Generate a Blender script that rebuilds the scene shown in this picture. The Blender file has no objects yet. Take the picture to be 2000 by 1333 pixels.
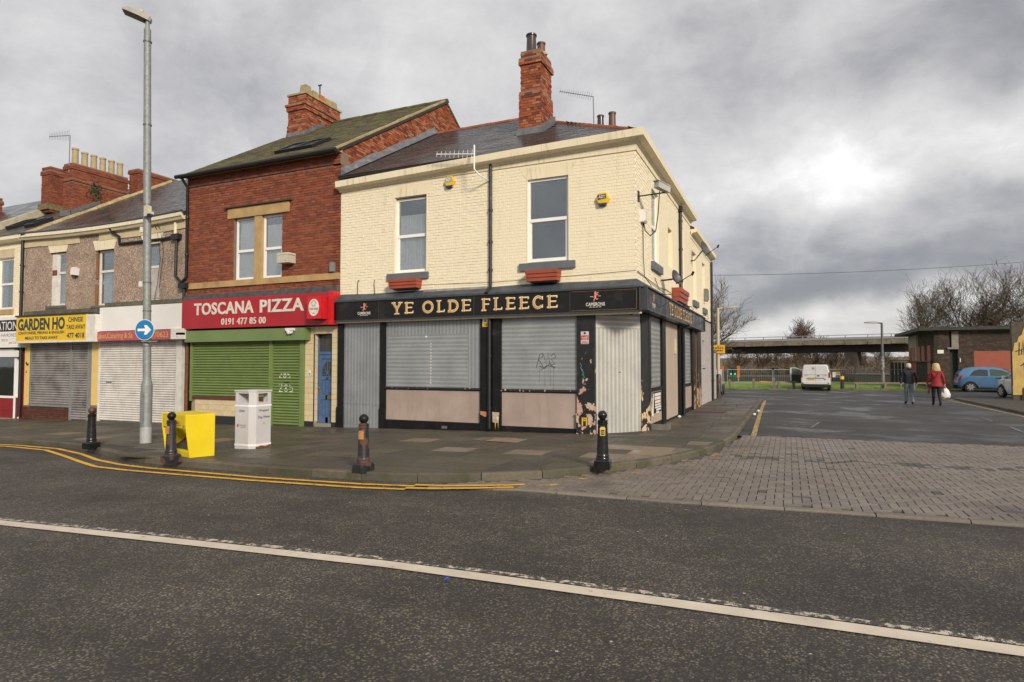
import bpy, math, random
from mathutils import Vector, Matrix
R = random.Random(7)
SC = bpy.context.scene
COL = SC.collection
rad = math.radians

# ------------------------------------------------------------------ camera, sky, sun, exposure
cam_d = bpy.data.cameras.new('camera')
cam_d.lens = 21.906; cam_d.sensor_width = 36.0; cam_d.sensor_fit = 'HORIZONTAL'
cam_d.clip_start = 0.1; cam_d.clip_end = 3000
cam = bpy.data.objects.new('camera', cam_d); COL.objects.link(cam)
CAM = Vector((3.114, -13.934, 1.70))
cam.location = CAM
cam.rotation_euler = (rad(90 + 2.141), 0, rad(23.928))
SC.camera = cam

SUN_EL, SUN_AZ = 24.0, -42.0          # azimuth measured from +X (along the street, right) towards +Y
sv = Vector((math.cos(rad(SUN_EL)) * math.cos(rad(SUN_AZ)), math.cos(rad(SUN_EL)) * math.sin(rad(SUN_AZ)), math.sin(rad(SUN_EL))))
sun_d = bpy.data.lights.new('sun', 'SUN')
sun_d.energy = 1.5; sun_d.angle = rad(10); sun_d.color = (1.0, 0.89, 0.73)
sun = bpy.data.objects.new('sun', sun_d); COL.objects.link(sun)
sun.location = (20, -20, 30)
sun.rotation_euler = sv.to_track_quat('Z', 'Y').to_euler()

VS = SC.view_settings
SC.display_settings.display_device = 'sRGB'
VS.view_transform = 'Standard'; VS.look = 'None'; VS.gamma = 1.0; VS.use_curve_mapping = False
VS.exposure = 1.3
SC.cycles.max_bounces = 6; SC.cycles.transparent_max_bounces = 12
SC.cycles.use_denoising = True

world = bpy.data.worlds.new('World'); SC.world = world
world.use_nodes = True
def build_sky():
    nt = world.node_tree; N = nt.nodes; L = nt.links; N.clear()
    out = N.new('ShaderNodeOutputWorld'); bg = N.new('ShaderNodeBackground')
    STR = 0.1
    bg.inputs['Strength'].default_value = STR
    sky = N.new('ShaderNodeTexSky'); sky.sky_type = 'NISHITA'; sky.sun_disc = False
    sky.sun_elevation = rad(SUN_EL); sky.sun_rotation = rad(90 - SUN_AZ)
    tc = N.new('ShaderNodeTexCoord')
    sep = N.new('ShaderNodeSeparateXYZ'); L.new(tc.outputs['Generated'], sep.inputs[0])
    def m(op, a, b=None, c=None, clamp=False):
        n = N.new('ShaderNodeMath'); n.operation = op; n.use_clamp = clamp
        for i, x in enumerate((a, b, c)):
            if x is None: continue
            if isinstance(x, (int, float)): n.inputs[i].default_value = x
            else: L.new(x, n.inputs[i])
        return n.outputs[0]
    # cloud layer: direction projected on a flat cloud base
    zz = m('ADD', m('MAXIMUM', sep.outputs[2], 0.0), 0.28)
    px = m('DIVIDE', sep.outputs[0], zz); py = m('DIVIDE', sep.outputs[1], zz)
    cmb = N.new('ShaderNodeCombineXYZ'); L.new(px, cmb.inputs[0]); L.new(py, cmb.inputs[1])
    def noise(sc, det, rough, dist, off, vec=None):
        mp = N.new('ShaderNodeMapping'); mp.inputs['Location'].default_value = off
        L.new(vec if vec is not None else cmb.outputs[0], mp.inputs[0])
        n = N.new('ShaderNodeTexNoise'); n.inputs['Scale'].default_value = sc
        n.inputs['Detail'].default_value = det; n.inputs['Roughness'].default_value = rough
        n.inputs['Distortion'].default_value = dist
        L.new(mp.outputs[0], n.inputs['Vector']); return n.outputs['Fac']
    n1 = noise(0.75, 7, 0.55, 0.25, SKY_OFF1)
    n2 = noise(2.6, 8, 0.64, 0.3, (3.1, 7.7, 0))
    # broad cloud banks and gaps, warped by the same noise so that their edges are ragged
    wn = N.new('ShaderNodeTexNoise'); wn.inputs['Scale'].default_value = 3.2; wn.inputs['Detail'].default_value = 6
    L.new(tc.outputs['Generated'], wn.inputs['Vector'])
    sub = N.new('ShaderNodeVectorMath'); sub.operation = 'SUBTRACT'; L.new(wn.outputs['Color'], sub.inputs[0]); sub.inputs[1].default_value = (.5, .5, .5)
    scl = N.new('ShaderNodeVectorMath'); scl.operation = 'SCALE'; L.new(sub.outputs[0], scl.inputs[0]); scl.inputs['Scale'].default_value = 0.30
    wv = N.new('ShaderNodeVectorMath'); wv.operation = 'ADD'; L.new(tc.outputs['Generated'], wv.inputs[0]); L.new(scl.outputs[0], wv.inputs[1])
    acc = m('ADD', m('MULTIPLY', m('SUBTRACT', n1, 0.5), 0.8), m('MULTIPLY', m('SUBTRACT', n2, 0.5), 0.62))
    n3 = noise(5.5, 9, 0.62, 0.2, (1, 2, 3), wv.outputs[0])
    acc = m('ADD', acc, m('MULTIPLY', m('SUBTRACT', n3, 0.5), 0.6))
    for (az, el, wa, we, amp) in SKY_BANKS:
        d = Vector((math.cos(rad(el)) * math.cos(rad(az)), math.cos(rad(el)) * math.sin(rad(az)), math.sin(rad(el))))
        e1 = Vector((-math.sin(rad(az)), math.cos(rad(az)), 0)); e2 = d.cross(e1)
        def dot(v):
            n = N.new('ShaderNodeVectorMath'); n.operation = 'DOT_PRODUCT'; L.new(wv.outputs[0], n.inputs[0]); n.inputs[1].default_value = v; return n.outputs['Value']
        a = m('DIVIDE', dot(e1), math.sin(rad(wa))); b = m('DIVIDE', m('SUBTRACT', dot(e2), 0.0), math.sin(rad(we)))
        r2 = m('ADD', m('MULTIPLY', a, a), m('MULTIPLY', b, b))
        g = m('EXPONENT', m('MULTIPLY', r2, -1.0))
        g = m('MULTIPLY', g, m('GREATER_THAN', dot(d), 0.0))
        acc = m('ADD', acc, m('MULTIPLY', g, amp))
    fac = m('ADD', acc, 0.535, clamp=True)
    cr = N.new('ShaderNodeValToRGB'); L.new(fac, cr.inputs[0])
    e = cr.color_ramp; e.interpolation = 'B_SPLINE'
    e.elements[0].position = 0.10; e.elements[0].color = (.112, .113, .123, 1)
    e.elements[1].position = 0.95; e.elements[1].color = (.45, .445, .44, 1)
    for p, c in ((.30, (.163, .162, .170, 1)), (.50, (.246, .240, .241, 1)), (.66, (.293, .286, .283, 1)), (.80, (.355, .348, .345, 1))):
        q = e.elements.new(p); q.color = c
    up = N.new('ShaderNodeVectorMath'); up.operation = 'SCALE'; L.new(cr.outputs[0], up.inputs[0]); up.inputs['Scale'].default_value = 1.0 / STR
    mix = N.new('ShaderNodeMix'); mix.data_type = 'RGBA'; mix.inputs[0].default_value = 0.96
    L.new(sky.outputs[0], mix.inputs[6]); L.new(up.outputs[0], mix.inputs[7])
    L.new(mix.outputs[2], bg.inputs[0]); L.new(bg.outputs[0], out.inputs[0])
SKY_OFF1 = (2.3, 4.1, 0.0)
# (azimuth, elevation, half widths, gain): cloud banks (negative) and thin bright parts (positive)
SKY_BANKS = [
    (95, 23.0, 9, 4.0, -0.17), (105, 20, 7, 3, -0.08), (77, 25, 8, 5, -0.20),
    (88, 17, 14, 3.8, 0.19), (77, 16, 9, 3.4, 0.20), (104, 13, 8, 3, 0.12), (118, 27, 10, 8, 0.10),
    (82, 6.6, 20, 2.3, -0.50), (88, 10.8, 14, 2.0, -0.20), (76, 10.5, 8, 2.0, -0.12), (92, 3.0, 22, 1.6, 0.22), (150, 22, 25, 25, 0.02),
]
build_sky()

# ------------------------------------------------------------------ helpers
def fr(o, x, y):
    o = Vector(o); x = Vector(x).normalized(); y = Vector(y).normalized()
    return (o, x, y, x.cross(y))
IDENT = (Vector((0, 0, 0)), Vector((1, 0, 0)), Vector((0, 1, 0)), Vector((0, 0, 1)))
def FRONT(v=0.0): return fr((0, v, 0), (1, 0, 0), (0, 0, 1))       # x = along street, y = height, n = towards the viewer
def SIDE(u=0.0): return fr((u, 0, 0), (0, 1, 0), (0, 0, 1))        # x = up the side street, n = towards the side street
def gz(u): return 0.0195 * min(0.0, u)                             # the main street falls to the left
def gp(u): return gz(u) + 0.12

class MB:
    def __init__(s, F=None):
        s.v = []; s.f = []; s.m = []; s.F = F or IDENT; s.mi = 0
    def w(s, p):
        o, x, y, n = s.F
        return o + x * p[0] + y * p[1] + n * p[2]
    def face(s, pts):
        b = len(s.v); s.v += [s.w(p) for p in pts]; s.f.append(tuple(range(b, b + len(pts)))); s.m.append(s.mi)
    def mesh(s, vs, fs):
        b = len(s.v); s.v += [s.w(p) for p in vs]
        for f in fs: s.f.append(tuple(i + b for i in f)); s.m.append(s.mi)
    def box(s, x0, x1, y0, y1, n0, n1, skip=''):
        vs = [(x0, y0, n0), (x1, y0, n0), (x1, y1, n0), (x0, y1, n0), (x0, y0, n1), (x1, y0, n1), (x1, y1, n1), (x0, y1, n1)]
        fs = [(4, 5, 6, 7), (0, 1, 5, 4), (1, 2, 6, 5), (2, 3, 7, 6), (3, 0, 4, 7)]
        if 'b' not in skip: fs.append((3, 2, 1, 0))
        s.mesh(vs, fs)
    def prism(s, poly, n0, n1):
        k = len(poly); a = sum(poly[i][0] * poly[(i + 1) % k][1] - poly[(i + 1) % k][0] * poly[i][1] for i in range(k))
        if a < 0: poly = poly[::-1]
        vs = [(p[0], p[1], n0) for p in poly] + [(p[0], p[1], n1) for p in poly]
        s.mesh(vs, [tuple(range(k))[::-1], tuple(range(k, 2 * k))] + [(i, (i + 1) % k, k + (i + 1) % k, k + i) for i in range(k)])
    def loft(s, rings, caps=True, closed=True):
        k = len(rings[0]); vs = [p for r in rings for p in r]; fs = []
        for j in range(len(rings) - 1):
            for i in range(k if closed else k - 1):
                i2 = (i + 1) % k
                fs.append((j * k + i, j * k + i2, (j + 1) * k + i2, (j + 1) * k + i))
        if caps and closed: fs += [tuple(range(k))[::-1], tuple(range((len(rings) - 1) * k, len(rings) * k))]
        s.mesh(vs, fs)
    def tube(s, path, r, n=8, caps=True):
        path = [Vector(p) for p in path]; rings = []
        rs = r if isinstance(r, (list, tuple)) else [r] * len(path)
        a = None
        for i, p in enumerate(path):
            d = (path[min(i + 1, len(path) - 1)] - path[max(i - 1, 0)])
            d = d.normalized() if d.length > 1e-9 else Vector((0, 0, 1))
            if a is None:
                a = d.orthogonal().normalized()
            a = (a - d * a.dot(d)); a = a.normalized() if a.length > 1e-6 else d.orthogonal().normalized()
            b = d.cross(a)
            rings.append([tuple(p + (a * math.cos(2 * math.pi * k / n) + b * math.sin(2 * math.pi * k / n)) * rs[i]) for k in range(n)])
        s.loft(rings, caps)
    def lathe(s, prof, c=(0, 0, 0), n=20):
        rings = [[(c[0] + r * math.cos(2 * math.pi * k / n), c[1] + r * math.sin(2 * math.pi * k / n), c[2] + z) for k in range(n)] for r, z in prof]
        s.loft(rings)
    def disc(s, cx, cy, rx, ry, n0, n1, k=28):
        s.prism([(cx + rx * math.cos(2 * math.pi * i / k), cy + ry * math.sin(2 * math.pi * i / k)) for i in range(k)], n0, n1)
    def build(s, name, mats, parent=None, smooth=None, kind=None, label=None, loc=None):
        me = bpy.data.meshes.new(name)
        org = ORG.get(parent.name, Vector()) if parent is not None else Vector()
        lo = Vector(loc) if loc is not None else (Vector() if parent is None else org)
        me.from_pydata([tuple(p - lo) for p in s.v], [], s.f)
        if not isinstance(mats, (list, tuple)): mats = [mats]
        for mm in mats: me.materials.append(mm)
        if len(mats) > 1: me.polygons.foreach_set('material_index', s.m)
        if smooth is not None:
            me.shade_smooth(); me.set_sharp_from_angle(angle=rad(smooth))
        me.update()
        o = bpy.data.objects.new(name, me); COL.objects.link(o)
        if parent is not None:
            o.parent = parent
            o.location = lo - org
        else:
            o.location = lo
        ORG[o.name] = lo
        if kind: o['kind'] = kind
        if label: o['label'] = label
        return o
ORG = {}
def thing(name, label, cat, loc=(0, 0, 0), group=None):
    o = bpy.data.objects.new(name, None); COL.objects.link(o)
    o.empty_display_size = 0.2
    o.location = loc; o['label'] = label; o['category'] = cat
    if group: o['group'] = group
    ORG[o.name] = Vector(loc)
    return o
def tag(o, label, cat, group=None):
    o['label'] = label; o['category'] = cat
    if group: o['group'] = group
    return o
def local_thing(name, label, cat, loc, rz=0, group=None):
    """a thing built about its own origin: its parts are given in local coordinates"""
    o = thing(name, label, cat, (0, 0, 0), group)
    o.location = loc; o.rotation_euler = (0, 0, rz)
    return o
def copy_thing(root, loc, rz=None, label=None):
    c = root.copy(); COL.objects.link(c); c.location = loc
    if rz is not None: c.rotation_euler = (0, 0, rz)
    if label: c['label'] = label
    for ch in list(root.children):
        d = ch.copy(); COL.objects.link(d); d.parent = c
        for g in list(ch.children):
            e = g.copy(); COL.objects.link(e); e.parent = d
    return c

UNIT = {}
def unit_mesh(mat_, tag_='brick', taper=0.0):
    key = (mat_.name, tag_, taper)
    if key not in UNIT:
        me = bpy.data.meshes.new(tag_)
        t = 0.5 - taper
        vs = [(-.5, -.5, 0), (.5, -.5, 0), (.5, .5, 0), (-.5, .5, 0), (-t, -t, 1), (t, -t, 1), (t, t, 1), (-t, t, 1)]
        me.from_pydata(vs, [], [(4, 5, 6, 7), (0, 1, 5, 4), (1, 2, 6, 5), (2, 3, 7, 6), (3, 0, 4, 7)])
        me.materials.append(mat_); UNIT[key] = me
    return UNIT[key]
def pieces(name, items, parent, mat_, limit=300, taper=0.0, rest_name=None, mats2=None):
    """items: (centre, xdir, ydir, sx, sy, sn[, mat]) boxes lying on a surface; the nearest LIMIT are objects of their own, the rest one mesh"""
    items = sorted(items, key=lambda it: (it[0] - CAM).length)
    org = ORG[parent.name]
    for it in items[:limit]:
        c, x, y, sx, sy, sn = it[:6]; mm = it[6] if len(it) > 6 else mat_
        x = x.normalized(); y = (y - x * y.dot(x)).normalized(); n = x.cross(y)
        o = bpy.data.objects.new(name, unit_mesh(mm, name, taper)); COL.objects.link(o)
        M = Matrix(((x.x * sx, y.x * sy, n.x * sn, c.x - org.x), (x.y * sx, y.y * sy, n.y * sn, c.y - org.y), (x.z * sx, y.z * sy, n.z * sn, c.z - org.z), (0, 0, 0, 1)))
        o.parent = parent; o.matrix_basis = M
    rest = items[limit:]
    if rest:
        mats = [mat_]; mb = MB()
        for it in rest:
            c, x, y, sx, sy, sn = it[:6]; mm = it[6] if len(it) > 6 else mat_
            if mm not in mats: mats.append(mm)
            mb.mi = mats.index(mm)
            mb.F = (c, x.normalized(), (y - x.normalized() * y.dot(x.normalized())).normalized(), x.normalized().cross(y).normalized())
            h = .5 - taper
            mb.mesh([(-.5 * sx, -.5 * sy, 0), (.5 * sx, -.5 * sy, 0), (.5 * sx, .5 * sy, 0), (-.5 * sx, .5 * sy, 0), (-h * sx, -h * sy, sn), (h * sx, -h * sy, sn), (h * sx, h * sy, sn), (-h * sx, h * sy, sn)],
                    [(4, 5, 6, 7), (0, 1, 5, 4), (1, 2, 6, 5), (2, 3, 7, 6), (3, 0, 4, 7)])
        mb.build(rest_name or (name + '_field'), mats, parent, kind='stuff')

def brick_items(F, z0, z1, span, holes=(), bw=.225, bh=.075, joint=.010, depth=.012, jit=.006, skip=None):
    """stretcher courses with a header course every fourth; span(z) gives (x0, x1)"""
    out = []; k = 0; z = z0
    o, X, Y, n = F
    while z + bh <= z1 + 1e-4:
        zc = z + bh / 2
        a, b = span(zc)
        iv = [(a, b)] if b > a else []
        for hx0, hx1, hz0, hz1 in holes:
            if hz0 < zc < hz1:
                nv = []
                for p, q in iv:
                    if hx1 <= p or hx0 >= q: nv.append((p, q)); continue
                    if hx0 > p: nv.append((p, hx0))
                    if hx1 < q: nv.append((hx1, q))
                iv = nv
        header = (k % 4 == 3)
        w = bw / 2 if header else bw
        off = (k % 2) * bw / 2 + (bw / 4 if header else 0)
        for p, q in iv:
            i = math.floor((p - off) / w)
            while True:
                l = max(p, off + i * w + joint / 2 if off + i * w > p else p); r = min(q, off + (i + 1) * w - joint / 2); i += 1
                if l >= q - .02: break
                if r - l < .03: continue
                xc = (l + r) / 2
                if skip and skip(xc, zc): continue
                out.append((o + X * xc + Y * (zc + R.uniform(-.0015, .0015)) , X, Y, r - l, bh - joint, depth + R.uniform(-jit, jit)))
        z += bh; k += 1
    return out

def wall_cells(mb, x0, x1, z0, z1, holes, n0, n1):
    xs = sorted({x0, x1, *[h[0] for h in holes], *[h[1] for h in holes]}); zs = sorted({z0, z1, *[h[2] for h in holes], *[h[3] for h in holes]})
    xs = [x for x in xs if x0 <= x <= x1]; zs = [z for z in zs if z0 <= z <= z1]
    for i in range(len(xs) - 1):
        for j in range(len(zs) - 1):
            cx, cz = (xs[i] + xs[i + 1]) / 2, (zs[j] + zs[j + 1]) / 2
            if any(h[0] < cx < h[1] and h[2] < cz < h[3] for h in holes): continue
            mb.box(xs[i], xs[i + 1], zs[j], zs[j + 1], n0, n1)

# ------------------------------------------------------------------ lettering (Blender's built-in font)
def text_mesh(mb, s, x0, x1, y0, y1, n, bold=0.0, shear=0.0, thick=0.003):
    cu = bpy.data.curves.new('t', 'FONT'); cu.body = s; cu.size = 1.0; cu.offset = bold; cu.shear = shear; cu.fill_mode = 'FRONT'
    cu.resolution_u = 3
    ob = bpy.data.objects.new('t', cu); COL.objects.link(ob)
    bpy.context.view_layer.update()
    me = bpy.data.meshes.new_from_object(ob.evaluated_get(bpy.context.evaluated_depsgraph_get()))
    vs = [v.co.copy() for v in me.vertices]; fs = [tuple(p.vertices) for p in me.polygons]
    bpy.data.objects.remove(ob); bpy.data.curves.remove(cu); bpy.data.meshes.remove(me)
    if not vs: return
    ax = min(v.x for v in vs); bx = max(v.x for v in vs); ay = min(v.y for v in vs); by = max(v.y for v in vs)
    mb.mesh([(x0 + (v.x - ax) / (bx - ax) * (x1 - x0), y0 + (v.y - ay) / max(by - ay, 1e-6) * (y1 - y0), n) for v in vs], fs)
def ribbon(mb, pts, w, n, closed=False):
    """a flat stroke of width w along pts in the frame's plane"""
    k = len(pts); L = []; Rr = []
    for i, p in enumerate(pts):
        a = Vector(pts[i - 1]) if (i > 0 or closed) else Vector(p); b = Vector(pts[(i + 1) % k]) if (i < k - 1 or closed) else Vector(p)
        d = (b - a); d = d.normalized() if d.length > 1e-9 else Vector((1, 0)); q = Vector((-d.y, d.x)) * w / 2
        L.append((p[0] + q.x, p[1] + q.y, n)); Rr.append((p[0] - q.x, p[1] - q.y, n))
    for i in range(k if closed else k - 1):
        j = (i + 1) % k
        mb.face([Rr[i], Rr[j], L[j], L[i]])
def arc(cx, cy, rx, ry, a0, a1, k=16):
    return [(cx + rx * math.cos(rad(a0 + (a1 - a0) * i / k)), cy + ry * math.sin(rad(a0 + (a1 - a0) * i / k))) for i in range(k + 1)]

# ------------------------------------------------------------------ materials
MATS = {}
class NT:
    def __init__(s, name):
        s.m = bpy.data.materials.new(name); s.m.use_nodes = True
        s.N = s.m.node_tree.nodes; s.L = s.m.node_tree.links
        s.b = s.N['Principled BSDF']; s.pos = s.N.new('ShaderNodeNewGeometry').outputs['Position']
        s.geo = s.pos.node
    def lk(s, a, b): s.L.new(a, b)
    def math(s, op, a, b=None, c=None, clamp=False):
        n = s.N.new('ShaderNodeMath'); n.operation = op; n.use_clamp = clamp
        for i, x in enumerate((a, b, c)):
            if x is None: continue
            if isinstance(x, (int, float)): n.inputs[i].default_value = x
            else: s.lk(x, n.inputs[i])
        return n.outputs[0]
    def noise(s, scale, det=4, rough=.55, vec=None, stretch=None, off=(0, 0, 0)):
        n = s.N.new('ShaderNodeTexNoise'); n.inputs['Scale'].default_value = scale; n.inputs['Detail'].default_value = det; n.inputs['Roughness'].default_value = rough
        mp = s.N.new('ShaderNodeMapping'); mp.inputs['Location'].default_value = off
        if stretch: mp.inputs['Scale'].default_value = stretch
        s.lk(vec or s.pos, mp.inputs[0]); s.lk(mp.outputs[0], n.inputs['Vector']); return n.outputs['Fac']
    def ramp(s, fac, stops, interp='LINEAR'):
        n = s.N.new('ShaderNodeValToRGB'); e = n.color_ramp; e.interpolation = interp
        for i, (p, c) in enumerate(stops):
            c = tuple(c) + (1,) if len(c) == 3 else c
            if i < 2: e.elements[i].position = p; e.elements[i].color = c
            else: q = e.elements.new(p); q.color = c
        s.lk(fac, n.inputs[0]); return n.outputs[0]
    def step(s, fac, lo, hi):
        n = s.N.new('ShaderNodeMapRange'); n.interpolation_type = 'SMOOTHSTEP'; s.lk(fac, n.inputs[0]); n.inputs[1].default_value = lo; n.inputs[2].default_value = hi; return n.outputs[0]
    def mix(s, fac, a, b, blend='MIX'):
        n = s.N.new('ShaderNodeMix'); n.data_type = 'RGBA'; n.blend_type = blend
        for i, x in ((0, fac), (6, a), (7, b)):
            if isinstance(x, (int, float)): n.inputs[i].default_value = x
            elif isinstance(x, (tuple, list)): n.inputs[i].default_value = tuple(x) + (1,) if len(x) == 3 else x
            else: s.lk(x, n.inputs[i])
        return n.outputs[2]
    def rnd(s):
        oi = s.N.new('ShaderNodeObjectInfo').outputs['Random']
        return s.math('FRACT', s.math('ADD', oi, s.geo.outputs['Random Per Island']))
    def bump(s, h, strength=.5, dist=.01, prev=None):
        n = s.N.new('ShaderNodeBump'); n.inputs['Strength'].default_value = strength; n.inputs['Distance'].default_value = dist
        s.lk(h, n.inputs['Height'])
        if prev is not None: s.lk(prev, n.inputs['Normal'])
        s.lk(n.outputs[0], s.b.inputs['Normal']); return n.outputs[0]
    def set(s, **k):
        for a, v in k.items():
            a = {'col': 'Base Color', 'rough': 'Roughness', 'metal': 'Metallic', 'spec': 'Specular IOR Level', 'coat': 'Coat Weight', 'ecol': 'Emission Color', 'estr': 'Emission Strength', 'coatr': 'Coat Roughness'}[a]
            if isinstance(v, (int, float)): s.b.inputs[a].default_value = v
            elif isinstance(v, (tuple, list)): s.b.inputs[a].default_value = tuple(v) + (1,) if len(v) == 3 else v
            else: s.lk(v, s.b.inputs[a])
        return s.m
    def xyz(s):
        n = s.N.new('ShaderNodeSeparateXYZ'); s.lk(s.pos, n.inputs[0]); return n.outputs
    def dot(s, v):
        n = s.N.new('ShaderNodeVectorMath'); n.operation = 'DOT_PRODUCT'; s.lk(s.pos, n.inputs[0]); n.inputs[1].default_value = v; return n.outputs['Value']

def plain(name, col, rough=.6, metal=0.0, var=.18, scale=6, bump=0.15, bscale=60, dirt=None, dscale=2.5, dlo=.5, dhi=.75, rnd=0.0, spec=.5, streak=False, coat=0.0):
    """painted or plain surface: uneven tone, blotches of dirt, fine relief"""
    if name in MATS: return MATS[name]
    t = NT(name)
    dark = tuple(c * (1 - var) for c in col); lite = tuple(min(1, c * (1 + var * .6)) for c in col)
    c = t.ramp(t.noise(scale, 5), [(.3, dark), (.7, lite)])
    if rnd: 
        r = t.rnd(); c = t.mix(1.0, c, t.ramp(r, [(0, (1 - rnd,) * 3), (1, (1 + rnd * .5,) * 3)]), 'MULTIPLY')
    if dirt:
        st = (6, 6, .7) if streak else None
        c = t.mix(t.step(t.noise(dscale, 6, .65, stretch=st), dlo, dhi), c, dirt)
    if bump: t.bump(t.noise(bscale, 3), bump, .004)
    rr = t.ramp(t.noise(scale * 1.7, 3), [(.3, (max(.02, rough - .1),) * 3), (.7, (min(1, rough + .1),) * 3)])
    MATS[name] = t.set(col=c, rough=rr, metal=metal, spec=spec, coat=coat); return MATS[name]

def pieces_mat(name, palette, rough=.85, grime=None, gscale=1.2, glo=.5, ghi=.8, bump=.4, bscale=45, spec=.3, moss=None, mlo=.55, mhi=.7, mscale=2.0, detail=.25, gst=None):
    """one colour of the palette per brick, slate, flag or tile"""
    if name in MATS: return MATS[name]
    t = NT(name); r = t.rnd(); k = len(palette)
    c = t.ramp(r, [(i / k, p) for i, p in enumerate(palette)], 'CONSTANT')
    c = t.mix(detail, c, t.ramp(t.noise(bscale * .7, 5, .6), [(.3, (.35,) * 3), (.7, (1.5,) * 3)]), 'MULTIPLY')
    if grime: c = t.mix(t.step(t.noise(gscale, 6, .65, stretch=gst), glo, ghi), c, grime)
    if moss: c = t.mix(t.step(t.noise(mscale, 7, .7, off=(5, 3, 1)), mlo, mhi), c, moss)
    t.bump(t.noise(bscale, 4), bump, .004)
    rr = rough if isinstance(rough, float) else t.ramp(t.noise(rough[2], 4), [(.35, (rough[0],) * 3), (.65, (rough[1],) * 3)])
    MATS[name] = t.set(col=c, rough=rr, spec=spec); return MATS[name]

def perforated(name, col, ax, vertical, off=0.0, period=.105, dark=.28, flip=None):
    """steel security sheet: plain strips and strips of punched holes"""
    t = NT(name)
    a = t.dot(ax); z = t.xyz()[2]
    p, q = (a, z) if vertical else (z, a)
    ph = t.math('FRACT', t.math('ADD', t.math('DIVIDE', p, period), off))
    band = t.math('MULTIPLY', t.step(ph, .40, .43), t.math('SUBTRACT', 1.0, t.step(ph, .95, .98)))
    pit = .019
    col_i = t.math('FLOOR', t.math('DIVIDE', p, pit))
    s = t.math('SUBTRACT', t.math('FRACT', t.math('DIVIDE', p, pit)), .5)
    sh = t.math('MULTIPLY', t.math('MODULO', col_i, 2.0), .5)
    u = t.math('SUBTRACT', t.math('FRACT', t.math('ADD', t.math('DIVIDE', q, pit * 1.2), sh)), .5)
    r2 = t.math('ADD', t.math('MULTIPLY', s, s), t.math('MULTIPLY', t.math('MULTIPLY', u, u), 1.4))
    hole = t.math('MULTIPLY', t.math('SUBTRACT', 1.0, t.step(r2, .07, .13)), band)
    c = t.ramp(t.noise(1.6, 5), [(.3, tuple(x * .82 for x in col)), (.7, tuple(min(1, x * 1.08) for x in col))])
    c = t.mix(t.step(t.noise(3.0, 6, .7, stretch=(5, 5, .8)), .58, .8), c, tuple(x * .7 for x in col))
    c = t.mix(hole, c, tuple(x * dark for x in (.12, .12, .13)))
    t.bump(t.math('ADD', t.math('MULTIPLY', hole, -1.0), t.math('MULTIPLY', t.noise(2.5, 2), 1.5)), .5, .006)
    MATS[name] = t.set(col=c, rough=.42, metal=.35); return MATS[name]

def glass_mat(name='window_glass', tint=(.90, .92, .93), ref=.19, body=(.02, .025, .03)):
    if name in MATS: return MATS[name]
    t = NT(name); N = t.N; L = t.L
    N.remove(t.b)
    tr = N.new('ShaderNodeBsdfTransparent'); tr.inputs[0].default_value = tuple(tint) + (1,)
    gl = N.new('ShaderNodeBsdfGlossy'); gl.inputs['Roughness'].default_value = .03; gl.inputs[0].default_value = (.86, .90, .92, 1)
    bp = N.new('ShaderNodeBump'); bp.inputs['Strength'].default_value = .025; bp.inputs['Distance'].default_value = .02
    L.new(t.noise(2.0, 2), bp.inputs['Height']); L.new(bp.outputs[0], gl.inputs['Normal'])
    lw = N.new('ShaderNodeLayerWeight'); lw.inputs[0].default_value = .25
    mx = N.new('ShaderNodeMixShader')
    L.new(t.math('ADD', t.math('MULTIPLY', lw.outputs['Fresnel'], .6), ref, clamp=True), mx.inputs[0])
    L.new(tr.outputs[0], mx.inputs[1]); L.new(gl.outputs[0], mx.inputs[2])
    L.new(mx.outputs[0], N['Material Output'].inputs[0])
    MATS[name] = t.m; return t.m

def peeling(name, base, under, under2, lo, hi, zmax=None, scale=3.0, off=(0, 0, 0)):
    """dark paint flaking off in patches"""
    t = NT(name)
    n = t.noise(scale, 5, .58, stretch=(1.5, 1.5, 1.0), off=off)
    if zmax is not None: n = t.math('ADD', n, t.math('MULTIPLY', t.math('SUBTRACT', 1.0, t.step(t.xyz()[2], .3, 1.3)), .11))
    msk = t.step(n, lo, lo + .012)
    if zmax is not None:
        msk = t.math('MULTIPLY', msk, t.math('SUBTRACT', 1.0, t.step(t.math('ADD', t.xyz()[2], t.math('MULTIPLY', t.noise(5, 2), .3)), zmax, zmax + .15)))
    u = t.mix(t.step(t.noise(7, 4, off=(3, 1, 2)), .48, .56), under, under2)
    bs = t.ramp(t.noise(9, 4), [(.3, tuple(c * .7 for c in base)), (.7, tuple(c * 1.5 for c in base))])
    t.bump(t.math('MULTIPLY', msk, -1), .6, .004)
    MATS[name] = t.set(col=t.mix(msk, bs, u), rough=t.ramp(msk, [(0, (.42,) * 3), (1, (.85,) * 3)])); return MATS[name]
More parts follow.
